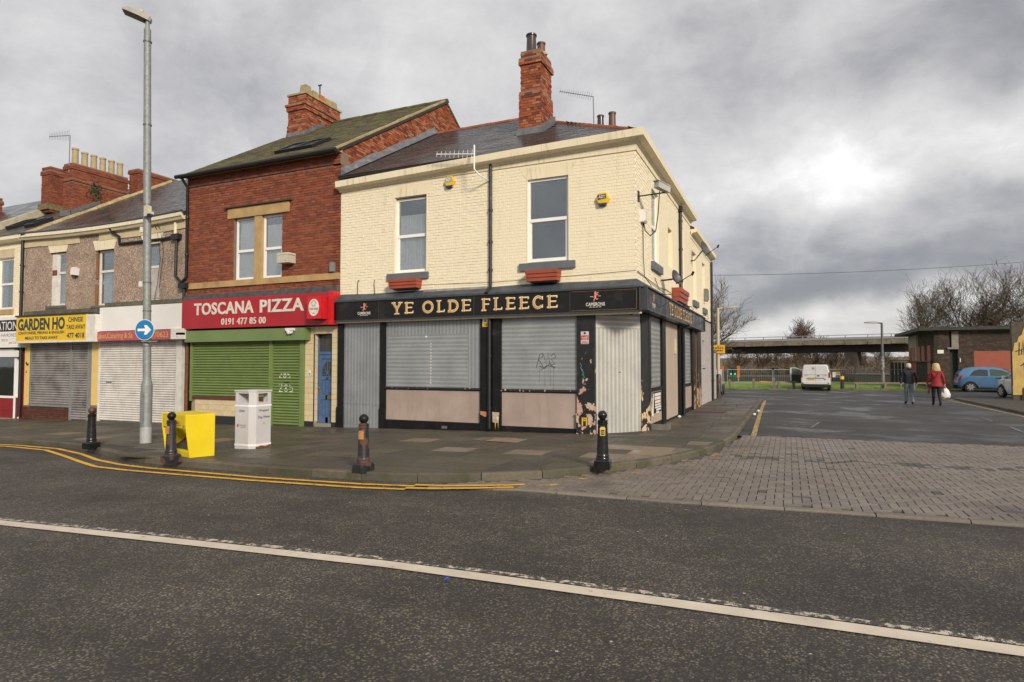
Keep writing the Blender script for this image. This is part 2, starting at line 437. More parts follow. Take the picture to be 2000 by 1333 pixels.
# ------------------------------------------------------------------ material library
def asphalt(name, binder, chips, wet=.0, sc=95, tint=None):
    t = NT(name)
    v = t.N.new('ShaderNodeTexVoronoi'); v.inputs['Scale'].default_value = sc; v.inputs['Randomness'].default_value = 1.0
    mp = t.N.new('ShaderNodeMapping'); mp.inputs['Scale'].default_value = (1, 1, .3); t.lk(t.pos, mp.inputs[0]); t.lk(mp.outputs[0], v.inputs['Vector'])
    sp = t.N.new('ShaderNodeSeparateColor'); t.lk(v.outputs['Color'], sp.inputs[0])
    k = len(chips)
    chip = t.ramp(sp.outputs[0], [(i / k, c) for i, c in enumerate(chips)], 'CONSTANT')
    isch = t.math('MULTIPLY', t.math('GREATER_THAN', sp.outputs[1], .24), t.math('SUBTRACT', 1.0, t.step(v.outputs['Distance'], .42, .62)))
    isch = t.math('MULTIPLY', isch, t.math('ADD', .5, t.math('MULTIPLY', t.step(t.noise(3.5, 5, .65), .40, .56), .5)))
    c = t.mix(isch, binder, chip)
    big = t.noise(.55, 6, .6); lane = t.noise(.5, 4, .5, stretch=(.25, 2.2, 1))
    c = t.mix(1.0, c, t.ramp(big, [(.3, (.66,) * 3), (.7, (1.3,) * 3)]), 'MULTIPLY')
    c = t.mix(1.0, c, t.ramp(lane, [(.35, (.76,) * 3), (.65, (1.16,) * 3)]), 'MULTIPLY')
    sp2 = t.math('GREATER_THAN', t.noise(26, 2, .5), .745)     # stray pale grit
    c = t.mix(t.math('MULTIPLY', sp2, .5), c, (.3, .28, .24))
    if tint: c = t.mix(t.step(t.noise(.8, 6, .7, off=(2, 9, 0)), .45, .7), c, tint)
    h = t.math('ADD', t.math('MULTIPLY', v.outputs['Distance'], -1.0), t.math('MULTIPLY', t.noise(300, 2), .35))
    t.bump(h, .75, .008)
    wetm = t.step(t.noise(.45, 5, .65, off=(7, 2, 0)), .62 - wet, .80 - wet)
    rr = t.ramp(wetm, [(0, (.78,) * 3), (1, (.33,) * 3)])
    c = t.mix(t.math('MULTIPLY', wetm, .35), c, tuple(x * .6 for x in binder))
    MATS[name] = t.set(col=c, rough=rr, spec=.45)
    return MATS[name]
M_road = asphalt('asphalt', (.041, .036, .034), [(.066, .058, .043), (.140, .125, .090), (.098, .087, .066), (.195, .178, .132), (.080, .061, .043)], .0, 60)
M_side = asphalt('side_asphalt', (.040, .039, .041), [(.06, .06, .06), (.075, .075, .074), (.10, .10, .098), (.06, .058, .056)], .16, 80)
M_lay = asphalt('layby_asphalt', (.045, .037, .032), [(.055, .046, .038), (.085, .072, .058), (.07, .058, .046)], .05, 110)

def line_paint(name, col, under, thr, sc=9, stretch=(1, 1, 1), see=False):
    t = NT(name)
    n = t.noise(sc, 6, .7, stretch=stretch); f = t.noise(140, 2)
    msk = t.step(t.math('ADD', n, t.math('MULTIPLY', t.math('SUBTRACT', f, .5), .35)), thr, thr + .06)
    c = t.ramp(t.noise(3, 5), [(.3, tuple(x * .78 for x in col)), (.7, col)])
    t.bump(t.noise(160, 3), .4, .004)
    MATS[name] = t.set(col=c if see else t.mix(msk, under, c), rough=.7)
    if see: t.lk(msk, t.b.inputs['Alpha'])
    return MATS[name]
M_white_line = line_paint('white_road_paint', (.66, .58, .47), (.05, .047, .043), .30)
M_white_worn = line_paint('worn_white_road_paint', (.60, .53, .43), (.05, .047, .043), .50, 14)
M_yellow = line_paint('yellow_road_paint', (.78, .42, .03), (.055, .046, .036), .36, 12)
M_yellow_worn = line_paint('worn_yellow_road_paint', (.62, .42, .14), (.06, .058, .055), .46, 10)

M_flag = pieces_mat('dark_flagstone', [(.080, .066, .048), (.062, .054, .041), (.095, .079, .057), (.070, .060, .046), (.056, .050, .040), (.084, .070, .050)], rough=(.36, .8, .7), grime=(.058, .060, .032), gscale=.8, glo=.46, ghi=.72, bump=.35, bscale=30, moss=(.115, .105, .06), mlo=.58, mhi=.80, mscale=1.8, spec=.5, detail=.5)
M_flag_pale = pieces_mat('pale_flagstone', [(.235, .175, .12), (.18, .14, .10), (.20, .16, .122), (.155, .125, .095)], rough=(.25, .7, 1.2), grime=(.12, .10, .07), gscale=1.5, glo=.52, ghi=.8, bump=.3, bscale=35, spec=.45)
M_bed = plain('pavement_bed', (.045, .040, .032), .8, dirt=(.06, .062, .03), scale=1.4, dscale=1.2, bump=.4)
M_kerb = pieces_mat('kerb_stone', [(.115, .10, .075), (.095, .085, .066), (.13, .112, .085)], rough=.75, grime=(.06, .062, .030), gscale=1.4, glo=.42, ghi=.68, bump=.45, bscale=28)
M_kerb_pale = pieces_mat('flush_kerb_stone', [(.19, .165, .135), (.16, .14, .115)], rough=.8, grime=(.09, .08, .065), gscale=1.5, bump=.4)
M_paver = pieces_mat('paver', [(.190, .160, .135), (.172, .146, .125), (.205, .172, .145), (.185, .154, .130), (.165, .142, .123), (.15, .13, .112)], rough=(.4, .8, .6), grime=(.115, .098, .088), gscale=.7, glo=.52, ghi=.7, bump=.5, bscale=90, spec=.45, detail=.4)
M_paver_dark = pieces_mat('patched_paver', [(.085, .078, .068), (.105, .095, .08), (.075, .072, .066)], rough=.7, bump=.5, bscale=80)
M_paver_bed = plain('paver_joint_sand', (.085, .072, .056), .9, bump=.4)

CREAM = (.80, .722, .54)
M_cream = plain('cream_masonry_paint', CREAM, .62, var=.05, scale=2.2, bump=.35, bscale=70, dirt=(.50, .41, .25), dscale=2.0, dlo=.6, dhi=.95, streak=True)
M_cream_brick = pieces_mat('cream_painted_brick', [CREAM, (.803, .725, .545), (.796, .717, .535), (.806, .728, .548), (.798, .72, .537)], rough=.6, grime=(.52, .42, .26), gscale=1.1, glo=.52, ghi=.95, gst=(3, 3, .6), bump=.5, bscale=38, detail=.06, spec=.4)
M_cream_old = pieces_mat('weathered_cream_brick', [(.79, .72, .56), (.795, .728, .57), (.78, .705, .545), (.795, .715, .54), (.778, .71, .56)], rough=.75, grime=(.50, .41, .28), gscale=1.6, glo=.56, ghi=.9, gst=(2.5, 2.5, .8), bump=.9, bscale=26, detail=.12, spec=.3)
M_cream_trim = plain('cream_trim_paint', (.77, .685, .50), .55, var=.06, scale=2, dirt=(.36, .29, .17), dscale=2.4, dlo=.50, dhi=.84, streak=True)
M_mortar = plain('mortar', (.20, .15, .115), .9, bump=.5)
M_mortar_cream = plain('painted_joint', (.77, .69, .51), .7, var=.08, bump=.4)
M_red = pieces_mat('red_brick', [(.245, .074, .038), (.22, .064, .034), (.275, .090, .044), (.19, .056, .034), (.24, .070, .038), (.175, .052, .034), (.255, .072, .036), (.225, .062, .034), (.16, .052, .036)], rough=.8, grime=(.10, .035, .024), gscale=.9, glo=.52, ghi=.85, bump=.6, bscale=50)
M_red_pale = pieces_mat('weathered_red_brick', [(.31, .088, .038), (.26, .068, .032), (.36, .125, .055), (.22, .058, .032), (.34, .16, .09), (.13, .045, .032), (.29, .08, .036)], rough=.85, grime=(.11, .05, .033), gscale=1.6, glo=.55, ghi=.8, bump=.7, bscale=45)
M_old_brick = pieces_mat('sooty_old_brick', [(.19, .085, .042), (.11, .06, .038), (.25, .11, .048), (.085, .055, .04), (.22, .15, .08), (.16, .062, .034)], rough=.9, grime=(.05, .036, .028), gscale=2.0, glo=.5, ghi=.75, bump=.8, bscale=40)
M_brown = pieces_mat('dark_brown_brick', [(.060, .042, .031), (.048, .034, .027), (.075, .052, .036), (.040, .031, .026), (.068, .045, .031), (.10, .072, .048)], rough=.85, grime=(.028, .025, .022), gscale=.7, glo=.45, ghi=.75, bump=.5, moss=(.20, .18, .155), mlo=.70, mhi=.82, mscale=1.1)
M_plinth_brick = pieces_mat('brown_tile_brick', [(.10, .035, .022), (.08, .028, .02), (.12, .042, .025)], rough=.45, bump=.3)
M_slate = pieces_mat('wet_slate', [(.050, .040, .040), (.040, .033, .034), (.060, .046, .043), (.034, .030, .033), (.052, .040, .037)], rough=(.16, .36, 1.5), bump=.3, bscale=40, spec=.6, moss=(.10, .095, .045), mlo=.72, mhi=.85, mscale=3)
M_slate_moss = pieces_mat('mossy_slate', [(.085, .070, .045), (.070, .060, .040), (.10, .082, .05), (.06, .052, .038)], rough=.8, bump=.8, bscale=24, grime=(.052, .050, .036), gscale=3.0, moss=(.125, .12, .024), mlo=.45, mhi=.62, mscale=2.3)
M_slate_old = pieces_mat('old_grey_slate', [(.075, .065, .052), (.055, .048, .042), (.09, .08, .064), (.046, .042, .040)], rough=(.25, .6, 1.2), bump=.5, bscale=30, moss=(.12, .115, .05), mlo=.55, mhi=.7, mscale=1.6)
M_roof_under = plain('roof_felt', (.03, .026, .025), .7)
M_ridge = pieces_mat('ridge_tile_clay', [(.27, .085, .042), (.22, .07, .038), (.30, .10, .05)], rough=.8, grime=(.11, .07, .045), gscale=3, bump=.5)
M_lead = plain('lead_flashing', (.13, .135, .15), .5, var=.3, scale=5, dirt=(.28, .28, .29), dlo=.58, dhi=.75)
M_sand = plain('sandstone', (.43, .29, .13), .85, var=.22, scale=3, bump=.5, dirt=(.24, .15, .07), dlo=.5, dhi=.8, dscale=2)
M_coping = plain('coping_mortar', (.37, .295, .16), .9, var=.3, scale=4, bump=.8, bscale=20, dirt=(.16, .14, .06), dscale=3)
M_pot = plain('buff_chimney_pot', (.37, .295, .17), .8, var=.15, dirt=(.22, .17, .10), dscale=4, dlo=.55, dhi=.8)
M_pot_dark = plain('glazed_dark_pot', (.055, .045, .042), .25, var=.3, bump=.05)
M_pot_brown = plain('brown_clay_pot', (.13, .062, .045), .5, var=.2)
M_pot_stone = plain('square_stone_pot', (.33, .28, .16), .9, var=.25, dirt=(.14, .13, .07), dscale=6)
M_pot_orange = plain('orange_clay_pot', (.42, .14, .05), .8)
M_black = plain('black_gloss_paint', (.010, .010, .011), .42, spec=.28, var=.35, scale=4, bump=.2, bscale=30, dirt=(.035, .033, .03), dscale=3, dlo=.55, dhi=.8)
M_black_peel = peeling('black_peeling_paint', (.014, .014, .016), (.50, .385, .30), (.45, .27, .21), .60, .6, 2.1, 4.2, (0, 3, .4))
M_black_peel2 = peeling('black_flaking_paint', (.014, .014, .016), (.48, .37, .27), (.48, .35, .20), .60, .6, 1.6, 4.6, (4, 1, 7))
M_black_sill = peeling('black_chipped_sill', (.016, .016, .018), (.55, .48, .40), (.45, .32, .25), .62, .6, None, 9)
M_slateblue = plain('slate_blue_paint', (.055, .068, .088), .5, var=.35, scale=4, dirt=(.13, .125, .12), dscale=5, dlo=.6, dhi=.8)
M_sill = plain('grey_sill_paint', (.115, .125, .145), .55, var=.15, scale=5)
M_riser = plain('pinkish_grey_render', (.345, .275, .24), .8, var=.16, scale=1.6, bump=.3, bscale=25, dirt=(.27, .215, .185), dscale=1.6, dlo=.48, dhi=.8, streak=True)
M_board = plain('beige_painted_board', (.43, .345, .28), .6, var=.08, scale=1.2, dirt=(.42, .33, .27), dscale=2, streak=True)
M_upvc = plain('white_upvc', (.80, .80, .80), .35, var=.06, scale=3, bump=0)
M_old_white = plain('old_white_paint', (.66, .64, .60), .6, var=.15, scale=5, dirt=(.30, .20, .12), dscale=6, dlo=.6, dhi=.8)
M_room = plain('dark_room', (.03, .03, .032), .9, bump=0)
M_net = plain('net_curtain', (.84, .84, .82), .9, var=.15, scale=8, bump=0)
M_glass = glass_mat()
M_glass_dark = glass_mat('shop_glass', (.5, .55, .55), .12)
M_boxred = plain('red_brown_box_paint', (.31, .062, .032), .5, var=.2, scale=5)
M_yellow_p = plain('yellow_plastic', (.72, .45, .015), .4, var=.1)
M_blue_p = plain('dark_blue_plastic', (.012, .035, .11), .35)
M_white_p = plain('white_plastic', (.72, .71, .68), .45, var=.06, dirt=(.5, .47, .4), dlo=.62)
M_black_p = plain('black_plastic', (.014, .014, .015), .45)
M_cable = plain('black_cable', (.012, .012, .013), .5, bump=0)
M_galv = plain('galvanised_steel', (.25, .27, .27), .6, metal=.3, var=.22, scale=12, bump=.1, dirt=(.22, .23, .23), dscale=8)
M_alu = plain('aerial_aluminium', (.17, .165, .16), .5, metal=.3, bump=0)
M_gold = plain('pale_gold_letter', (.82, .66, .36), .45, var=.1, bump=0)
M_gold2 = plain('amber_letter_inlay', (.46, .25, .03), .45, bump=0)
M_gold3 = plain('rosy_letter_shade', (.36, .17, .13), .5, bump=0)
M_sign_black = plain('black_sign_panel', (.012, .0115, .012), .34, spec=.3, var=.2, scale=2, bump=.05, dirt=(.028, .026, .025))
M_sign_edge = plain('grey_sign_frame', (.045, .048, .055), .4)
M_lion = plain('pink_logo_print', (.75, .25, .19), .5, bump=0)
M_white_print = plain('white_print', (.80, .78, .72), .5, bump=0)
M_black_print = plain('black_print', (.02, .02, .02), .6, bump=0)
M_red_sign = plain('red_sign_panel', (.36, .012, .020), .35, var=.12, scale=1.5, bump=.03, dirt=(.30, .012, .018))
M_red_bright = plain('bright_red_panel', (.55, .012, .018), .35, bump=.03)
M_letter_grey = plain('raised_grey_letter', (.62, .60, .54), .5, bump=.05)
M_green = plain('green_shutter_paint', (.150, .212, .068), .5, var=.14, scale=3, bump=.1, dirt=(.08, .12, .03), dscale=3, dlo=.58, dhi=.85, streak=True)
M_green_h = plain('green_housing_paint', (.150, .215, .082), .5, var=.1, scale=2, dirt=(.09, .13, .045), dscale=2, dlo=.6, dhi=.9, streak=True)
M_whshut = plain('white_shutter_paint', (.66, .64, .61), .5, var=.16, scale=2.5, dirt=(.34, .31, .27), dscale=3, dlo=.47, dhi=.85, streak=True)
M_grshut = plain('grey_shutter_steel', (.34, .32, .31), .5, var=.2, scale=2, metal=.3, dirt=(.13, .12, .115), dscale=1.4, dlo=.42, dhi=.75)
M_yshop = plain('yellow_pilaster_paint', (.70, .50, .17), .55, var=.08, dirt=(.40, .27, .09), dscale=4, dlo=.62, dhi=.8)
M_ysign = plain('yellow_sign_panel', (.74, .47, .008), .4, var=.08, scale=2, dirt=(.55, .36, .02), dscale=2, dlo=.58, dhi=.9)
M_ink_green = plain('dark_green_lettering', (.015, .045, .04), .5, bump=0)
M_pink_sign = plain('pink_sign_panel', (.40, .085, .13), .5, var=.1, dirt=(.33, .09, .11))
M_yellow_print = plain('yellow_print', (.62, .36, .03), .5, bump=0)
M_wsign = plain('blank_white_sign', (.74, .73, .71), .5, var=.05, scale=1.5, dirt=(.52, .47, .38), dscale=2.2, dlo=.6, dhi=.95, streak=True)
M_tile = pieces_mat('cream_glazed_tile', [(.60, .49, .30), (.63, .52, .33), (.58, .465, .28), (.61, .50, .32)], rough=.25, grime=(.42, .31, .17), gscale=2, glo=.58, ghi=.85, bump=.08, spec=.55)
M_tile_black = pieces_mat('black_glazed_tile', [(.025, .027, .03), (.03, .03, .032)], rough=.3, bump=.05)
M_grout = plain('tile_grout', (.30, .235, .15), .9)
M_door = plain('blue_door_paint', (.065, .125, .255), .5, var=.2, scale=4, bump=.2, dirt=(.035, .06, .12), dscale=5, dlo=.55, dhi=.75)
M_brass = plain('tarnished_brass', (.30, .20, .07), .4, metal=.7)
M_pebble_t = None
def pebbledash():
    t = NT('pebbledash')
    v = t.N.new('ShaderNodeTexVoronoi'); v.inputs['Scale'].default_value = 42; t.lk(t.pos, v.inputs['Vector'])
    sp = t.N.new('ShaderNodeSeparateColor'); t.lk(v.outputs['Color'], sp.inputs[0])
    c = t.ramp(sp.outputs[0], [(0, (.22, .16, .125)), (.25, (.44, .33, .26)), (.5, (.32, .235, .185)), (.7, (.60, .48, .38)), (.85, (.37, .255, .20))], 'CONSTANT')
    c = t.mix(t.step(t.noise(.9, 6, .65), .5, .75), c, (.36, .275, .195))
    c = t.mix(1.0, c, t.ramp(t.noise(1.5, 5), [(.3, (.75,) * 3), (.7, (1.15,) * 3)]), 'MULTIPLY')
    t.bump(t.math('MULTIPLY', v.outputs['Distance'], -1), .9, .02)
    return t.set(col=c, rough=.9)
M_pebble = pebbledash()
M_frieze = plain('worn_cream_render', (.56, .47, .31), .8, var=.15, scale=3, dirt=(.27, .20, .12), dscale=3, dlo=.56, dhi=.75)
M_conc = plain('concrete', (.25, .225, .185), .85, var=.2, scale=2, bump=.4, dirt=(.11, .10, .085), dscale=1.5, dlo=.5, dhi=.8)
M_terra = plain('terracotta_wall_paint', (.30, .075, .045), .7, var=.1, scale=2, dirt=(.25, .07, .045))
M_grey_paint = plain('grey_lilac_wall_paint', (.40, .365, .355), .75, var=.1, scale=2, dirt=(.28, .25, .24), dscale=2)
M_grey_brick = pieces_mat('grey_painted_brick', [(.42, .385, .375), (.40, .365, .355), (.44, .40, .39)], rough=.7, grime=(.28, .25, .235), gscale=1.5, bump=.4, detail=.08)
M_rust = plain('rust', (.16, .06, .025), .85, var=.3, scale=10, bump=.5)
P_door = perforated('perforated_door_panel', (.33, .355, .38), (1, 0, 0), True, .1)
P_winv = perforated('perforated_window_strips', (.345, .365, .38), (1, 0, 0), True, .5)
P_winh = perforated('perforated_window_sheet', (.36, .385, .395), (1, 0, 0), False, .2)
P_side = perforated('perforated_side_sheet', (.40, .42, .42), (0, 1, 0), False, .2, .12)
_cd = Vector((.98, 1.15, 0)).normalized()
P_cham = perforated('perforated_corner_sheet', (.56, .555, .52), tuple(_cd), True, .3, .112)
P_chamh = perforated('perforated_corner_top', (.54, .53, .49), tuple(_cd), False, .1, .112)

# ------------------------------------------------------------------ ground, roads, pavement
def ribbon_ground(mb, pts, w, dz, sub=1.0):
    """stroke on the ground following the street's fall"""
    P = []
    for i in range(len(pts) - 1):
        a, b = Vector(pts[i]), Vector(pts[i + 1]); k = max(1, int((b - a).length / sub))
        P += [a.lerp(b, j / k) for j in range(k)]
    P.append(Vector(pts[-1]))
    L = []; Q = []
    for i, p in enumerate(P):
        d = (P[min(i + 1, len(P) - 1)] - P[max(i - 1, 0)]).normalized(); q = Vector((-d.y, d.x)) * w / 2
        L.append(p + q); Q.append(p - q)
    for i in range(len(P) - 1):
        mb.face([(c.x, c.y, gz(c.x) + dz) for c in (Q[i], Q[i + 1], L[i + 1], L[i])])
def sheet(name, poly_cells, dz, mat_, kind='structure', f=gz):
    mb = MB()
    for c in poly_cells: mb.face([(x, y, f(x) + dz) for x, y in c])
    return mb.build(name, mat_, kind=kind)
def far_z(v):            # the land drops towards the river beyond the verge
    return 0.0 if v < 46 else -0.02 * (v - 46) if v < 200 else -3.08

# far terrain as one sheet to the horizon
M_earth = plain('rough_ground', (.075, .062, .036), .95, var=.35, scale=.15, dirt=(.06, .075, .025), dscale=.08, bump=.5, bscale=3)
gm = MB()
us = [-1500, -300, -80, -40, 0, 40, 120, 400, 1500]; vs_ = [-600, -60, -16, 46, 80, 130, 200, 500, 1800]
for i in range(len(us) - 1):
    for j in range(len(vs_) - 1):
        q = [(us[i], vs_[j]), (us[i + 1], vs_[j]), (us[i + 1], vs_[j + 1]), (us[i], vs_[j + 1])]
        gm.face([(a, b, max(gz(a), -3) - .06 + far_z(b)) for a, b in q])
gm.build('ground', M_earth, kind='structure')
sheet('main_road', [[(-80, -30), (0, -30), (0, -4), (-80, -4)], [(0, -30), (60, -30), (60, -4), (0, -4)]], 0.0, M_road)
sheet('side_road', [[(1.8, 1.85), (10.6, 2.15), (10.6, 18), (1.8, 18)], [(-40, 17.2), (0, 17.2), (0, 31.6), (-40, 31.6)], [(0, 17.2), (1.8, 17.2), (1.8, 31.6), (0, 31.6)], [(1.8, 18), (10.6, 18), (10.6, 33.4), (1.8, 31.6)], [(10.6, 23.0), (45, 23.0), (45, 36.5), (10.6, 33.4)]], .004, M_side)
sheet('layby', [[(-30, -5.4), (-11.5, -5.6), (-9.0, -6.25), (-10.5, -5.1), (-12.75, -4.4), (-30, -4.4)]], .006, M_lay)

KERB = [(-32, -4.7), (-15, -4.72), (-12.75, -4.8), (-11, -5.12), (-9.4, -5.62), (-8, -5.95), (-5.59, -6.13), (-3.25, -6.17), (-1.81, -5.99), (-.62, -5.51), (.16, -4.78), (.75, -3.91), (1.32, -2.75), (1.72, -1.4), (1.93, .3), (1.97, 1.6), (1.98, 3), (1.98, 4.6), (1.98, 7), (1.98, 10), (1.98, 13.5), (1.98, 17.3)]
def smooth_line(P, k=6):
    out = []
    for i in range(len(P) - 1):
        p0, p1, p2, p3 = (Vector(P[max(i - 1, 0)]), Vector(P[i]), Vector(P[i + 1]), Vector(P[min(i + 2, len(P) - 1)]))
        L_ = (p2 - p1).length
        kk = max(1, min(k, int(L_ / .3)))
        for j in range(kk):
            t = j / kk
            out.append(0.5 * ((2 * p1) + (p2 - p0) * t + (2 * p0 - 5 * p1 + 4 * p2 - p3) * t * t + (3 * p1 - p0 - 3 * p2 + p3) * t ** 3))
    out.append(Vector(P[-1])); return out
KL = [Vector((p.x, p.y)) for p in smooth_line(KERB)]
def offset_line(P, d):
    out = []
    for i, p in enumerate(P):
        t = (P[min(i + 1, len(P) - 1)] - P[max(i - 1, 0)]).normalized(); out.append(p + Vector((-t.y, t.x)) * d)
    return out
KI = offset_line(KL, .14)
# pavement body: strips from the kerb's inner edge to the building line
pv = MB()
bl = []
for p in KI:
    if p.y < 0: bl.append(Vector((min(p.x, 0.0), 0.3 if p.x < -1.2 else 1.2)))
    else: bl.append(Vector((0.0, p.y)))
for i in range(len(KI) - 1):
    a, b, c, d = KI[i], KI[i + 1], bl[i + 1], bl[i]
    if abs(a.y) > 0 and i > 0 and b.y > 0 and c.y < 1.2: c = Vector((0, 1.2))
    pts = [(q.x, q.y, gp(q.x) - .012) for q in (a, b, c, d)]
    pv.face(pts)
# the far end of the side pavement
pv.face([(-.6, 14.5, .107), (0, 14.5, .107), (0, 17.3, .107), (-.6, 17.3, .107)])
pave = pv.build('pavement', M_bed, kind='structure')
# kerb stones
def kerb_run(parent, L0, L1, length, h0, h1, mat_, gap=.012, rise=None):
    """stones between two offset lines"""
    acc = 0; seg = [0]
    for i in range(1, len(L0)): acc += (L0[i] - L0[i - 1]).length; seg.append(acc)
    def samp(L, s):
        for i in range(1, len(seg)):
            if s <= seg[i]:
                t = (s - seg[i - 1]) / max(seg[i] - seg[i - 1], 1e-6); return L[i - 1].lerp(L[i], t)
        return L[-1]
    s = 0.0
    while s < acc - .2:
        e = min(acc, s + length * R.uniform(.94, 1.04)); mb = MB(); rings = []; k = 5
        j = R.uniform(-.006, .006)
        for q in range(k + 1):
            x = s + gap / 2 + (e - s - gap) * q / k
            a, b = samp(L0, x), samp(L1, x)
            mz = a.lerp(b, .22)
            top = h1 + j
            rings.append([(a.x, a.y, gz(a.x) + h0), (a.x, a.y, gz(a.x) + top - .022), (mz.x, mz.y, gz(mz.x) + top), (b.x, b.y, gz(b.x) + top), (b.x, b.y, gz(b.x) + h0)])
        mb.loft(rings, closed=True)
        mb.build('kerb_stone', mat_, parent)
        s = e
kerb_run(pave, KL, KI, .93, -.05, .122, M_kerb)

# flagstones: courses clipped to the kerb line
def clip(poly, a, b):
    """keep the part of poly on the left of a->b"""
    out = []; d = b - a
    side = lambda p: d.x * (p[1] - a.y) - d.y * (p[0] - a.x)
    for i in range(len(poly)):
        p, q = poly[i], poly[(i + 1) % len(poly)]; sp_, sq = side(p), side(q)
        if sp_ >= 0: out.append(p)
        if sp_ * sq < 0:
            t = sp_ / (sp_ - sq); out.append((p[0] + (q[0] - p[0]) * t, p[1] + (q[1] - p[1]) * t))
    return out
BEIGE = [(-2.46, -1.77), (-2.85, -3.3), (-1.36, -3.4), (-.14, -3.25), (.5, -2.26), (.95, -2.37), (1.42, -1.85), (1.6, -1.18), (1.3, -2.75), (.74, -3.6), (1.55, -.9), (1.2, -1.9), (-12.72, -4.1), (-14.44, -3.66), (.2, -3.8), (-4.4, -2.2), (-9.2, -3.2)]
KC = [p for p in KI if p.x > -3.6]
flags = []
def add_flag(x0, x1, y0, y1):
    g = .006
    poly = [(x0 + g, y0 + g), (x1 - g, y0 + g), (x1 - g, y1 - g), (x0 + g, y1 - g)]
    for i in range(len(KC) - 1):
        if len(poly) < 3: return
        poly = clip(poly, KC[i], KC[i + 1])
    # left, concave part of the kerb
    if x0 < -3.6:
        ky = min(p.y for p in KI if p.x > x0 - 1) if x0 > -9 else max((p.y for p in KI if x0 - 1.0 < p.x < x1 + 1.0), default=-4.5)
        if x0 <= -9:
            poly = clip(poly, Vector((x0 - 1, ky + .02)), Vector((x0 + 1, ky + .02)))
        else: poly = clip(poly, Vector((x0 - 1, -5.98)), Vector((x0 + 1, -5.98)))
    if len(poly) < 3: return
    A = abs(sum(poly[i][0] * poly[(i + 1) % len(poly)][1] - poly[(i + 1) % len(poly)][0] * poly[i][1] for i in range(len(poly)))) / 2
    if A < .02: return
    cx = sum(p[0] for p in poly) / len(poly); cy = sum(p[1] for p in poly) / len(poly)
    pale = any(x0 <= bx <= x1 and y0 <= by <= y1 for bx, by in BEIGE)
    flags.append((poly, cx, cy, pale))
y = -.02; row = 0
while y > -6.2:
    h = [.62, .60, .58, .63, .60][row % 5]; x = 2.4 - (row % 3) * .27
    while x > -24:
        w = R.choice([.62, .76, .9, .68]); 
        x0, x1 = x - w, x
        # keep clear of the doorway chamfer and the wall line
        if not (y > -.5 and x1 > 1.98): add_flag(x0, x1, y - h, y)
        x -= w
    y -= h; row += 1
y = -.02; row = 0
while y < 17.2:
    h = [.62, .76, .68][row % 3]; x = .005; k = 0
    while x < 1.86:
        w = [.62, .68, .6][(k + row) % 3]; k += 1
        add_flag(x, min(x + w, 1.86), y, min(y + h, 17.25)); x += w
    y += h; row += 1
flags.sort(key=lambda f: (Vector((f[1], f[2], 0)) - CAM).length)
rest = MB()
for i, (poly, cx, cy, pale) in enumerate(flags):
    if any(cx > -1.0 and cx < 0 and cy > 0 for _ in (0,)): continue
    j = R.uniform(-.0025, .003); tx = R.uniform(-.002, .002)
    mb = MB() if i < 285 else rest
    top = [(p[0], p[1], gp(p[0]) + j + tx * (p[0] - cx)) for p in poly]; bot = [(p[0], p[1], gp(p[0]) - .02) for p in poly]
    k = len(poly); mb.mi = 1 if (pale and i >= 285) else 0
    mb.mesh(bot + top, [tuple(range(k, 2 * k))] + [(a, (a + 1) % k, k + (a + 1) % k, k + a) for a in range(k)])
    if i < 285: mb.build('flagstone', M_flag_pale if pale else M_flag, pave)
if rest.v: rest.build('flagstone_field', [M_flag, M_flag_pale], pave, kind='stuff')

# block-paved junction mouth
PF = [(-1.5, -6.44), (-.3, -6.2), (1.7, -6.12), (3.3, -5.94), (5.3, -5.78), (8.0, -5.55), (11.2, -5.28)]
def pf_y(x):
    for i in range(len(PF) - 1):
        if PF[i][0] <= x <= PF[i + 1][0]:
            t = (x - PF[i][0]) / (PF[i + 1][0] - PF[i][0]); return PF[i][1] + (PF[i + 1][1] - PF[i][1]) * t
    return 99
pb = MB()
ks = [p for p in KL if -1.6 < p.x]
cells = []
xs_ = [-1.4 + .25 * i for i in range(51)]
def kerb_y(x):       # the kerb's road-side edge seen from the front
    for i in range(len(KL) - 1):
        a, b = KL[i], KL[i + 1]
        if a.x <= x < b.x: return a.y + (b.y - a.y) * (x - a.x) / (b.x - a.x)
    return 1.86 + .03 * (x - 2) if x > 1.95 else 99
for i in range(len(xs_) - 1):
    a, b = xs_[i], xs_[i + 1]
    ya, yb = min(kerb_y(a), 1.86 + .03 * max(0, a - 2)), min(kerb_y(b), 1.86 + .03 * max(0, b - 2))
    pb.face([(a, pf_y(a), gz(a) + .008), (b, pf_y(b), gz(b) + .008), (b, yb, gz(b) + .008), (a, ya, gz(a) + .008)])
paving = pb.build('block_paving', M_paver_bed, kind='structure')
items = []
g = .1045
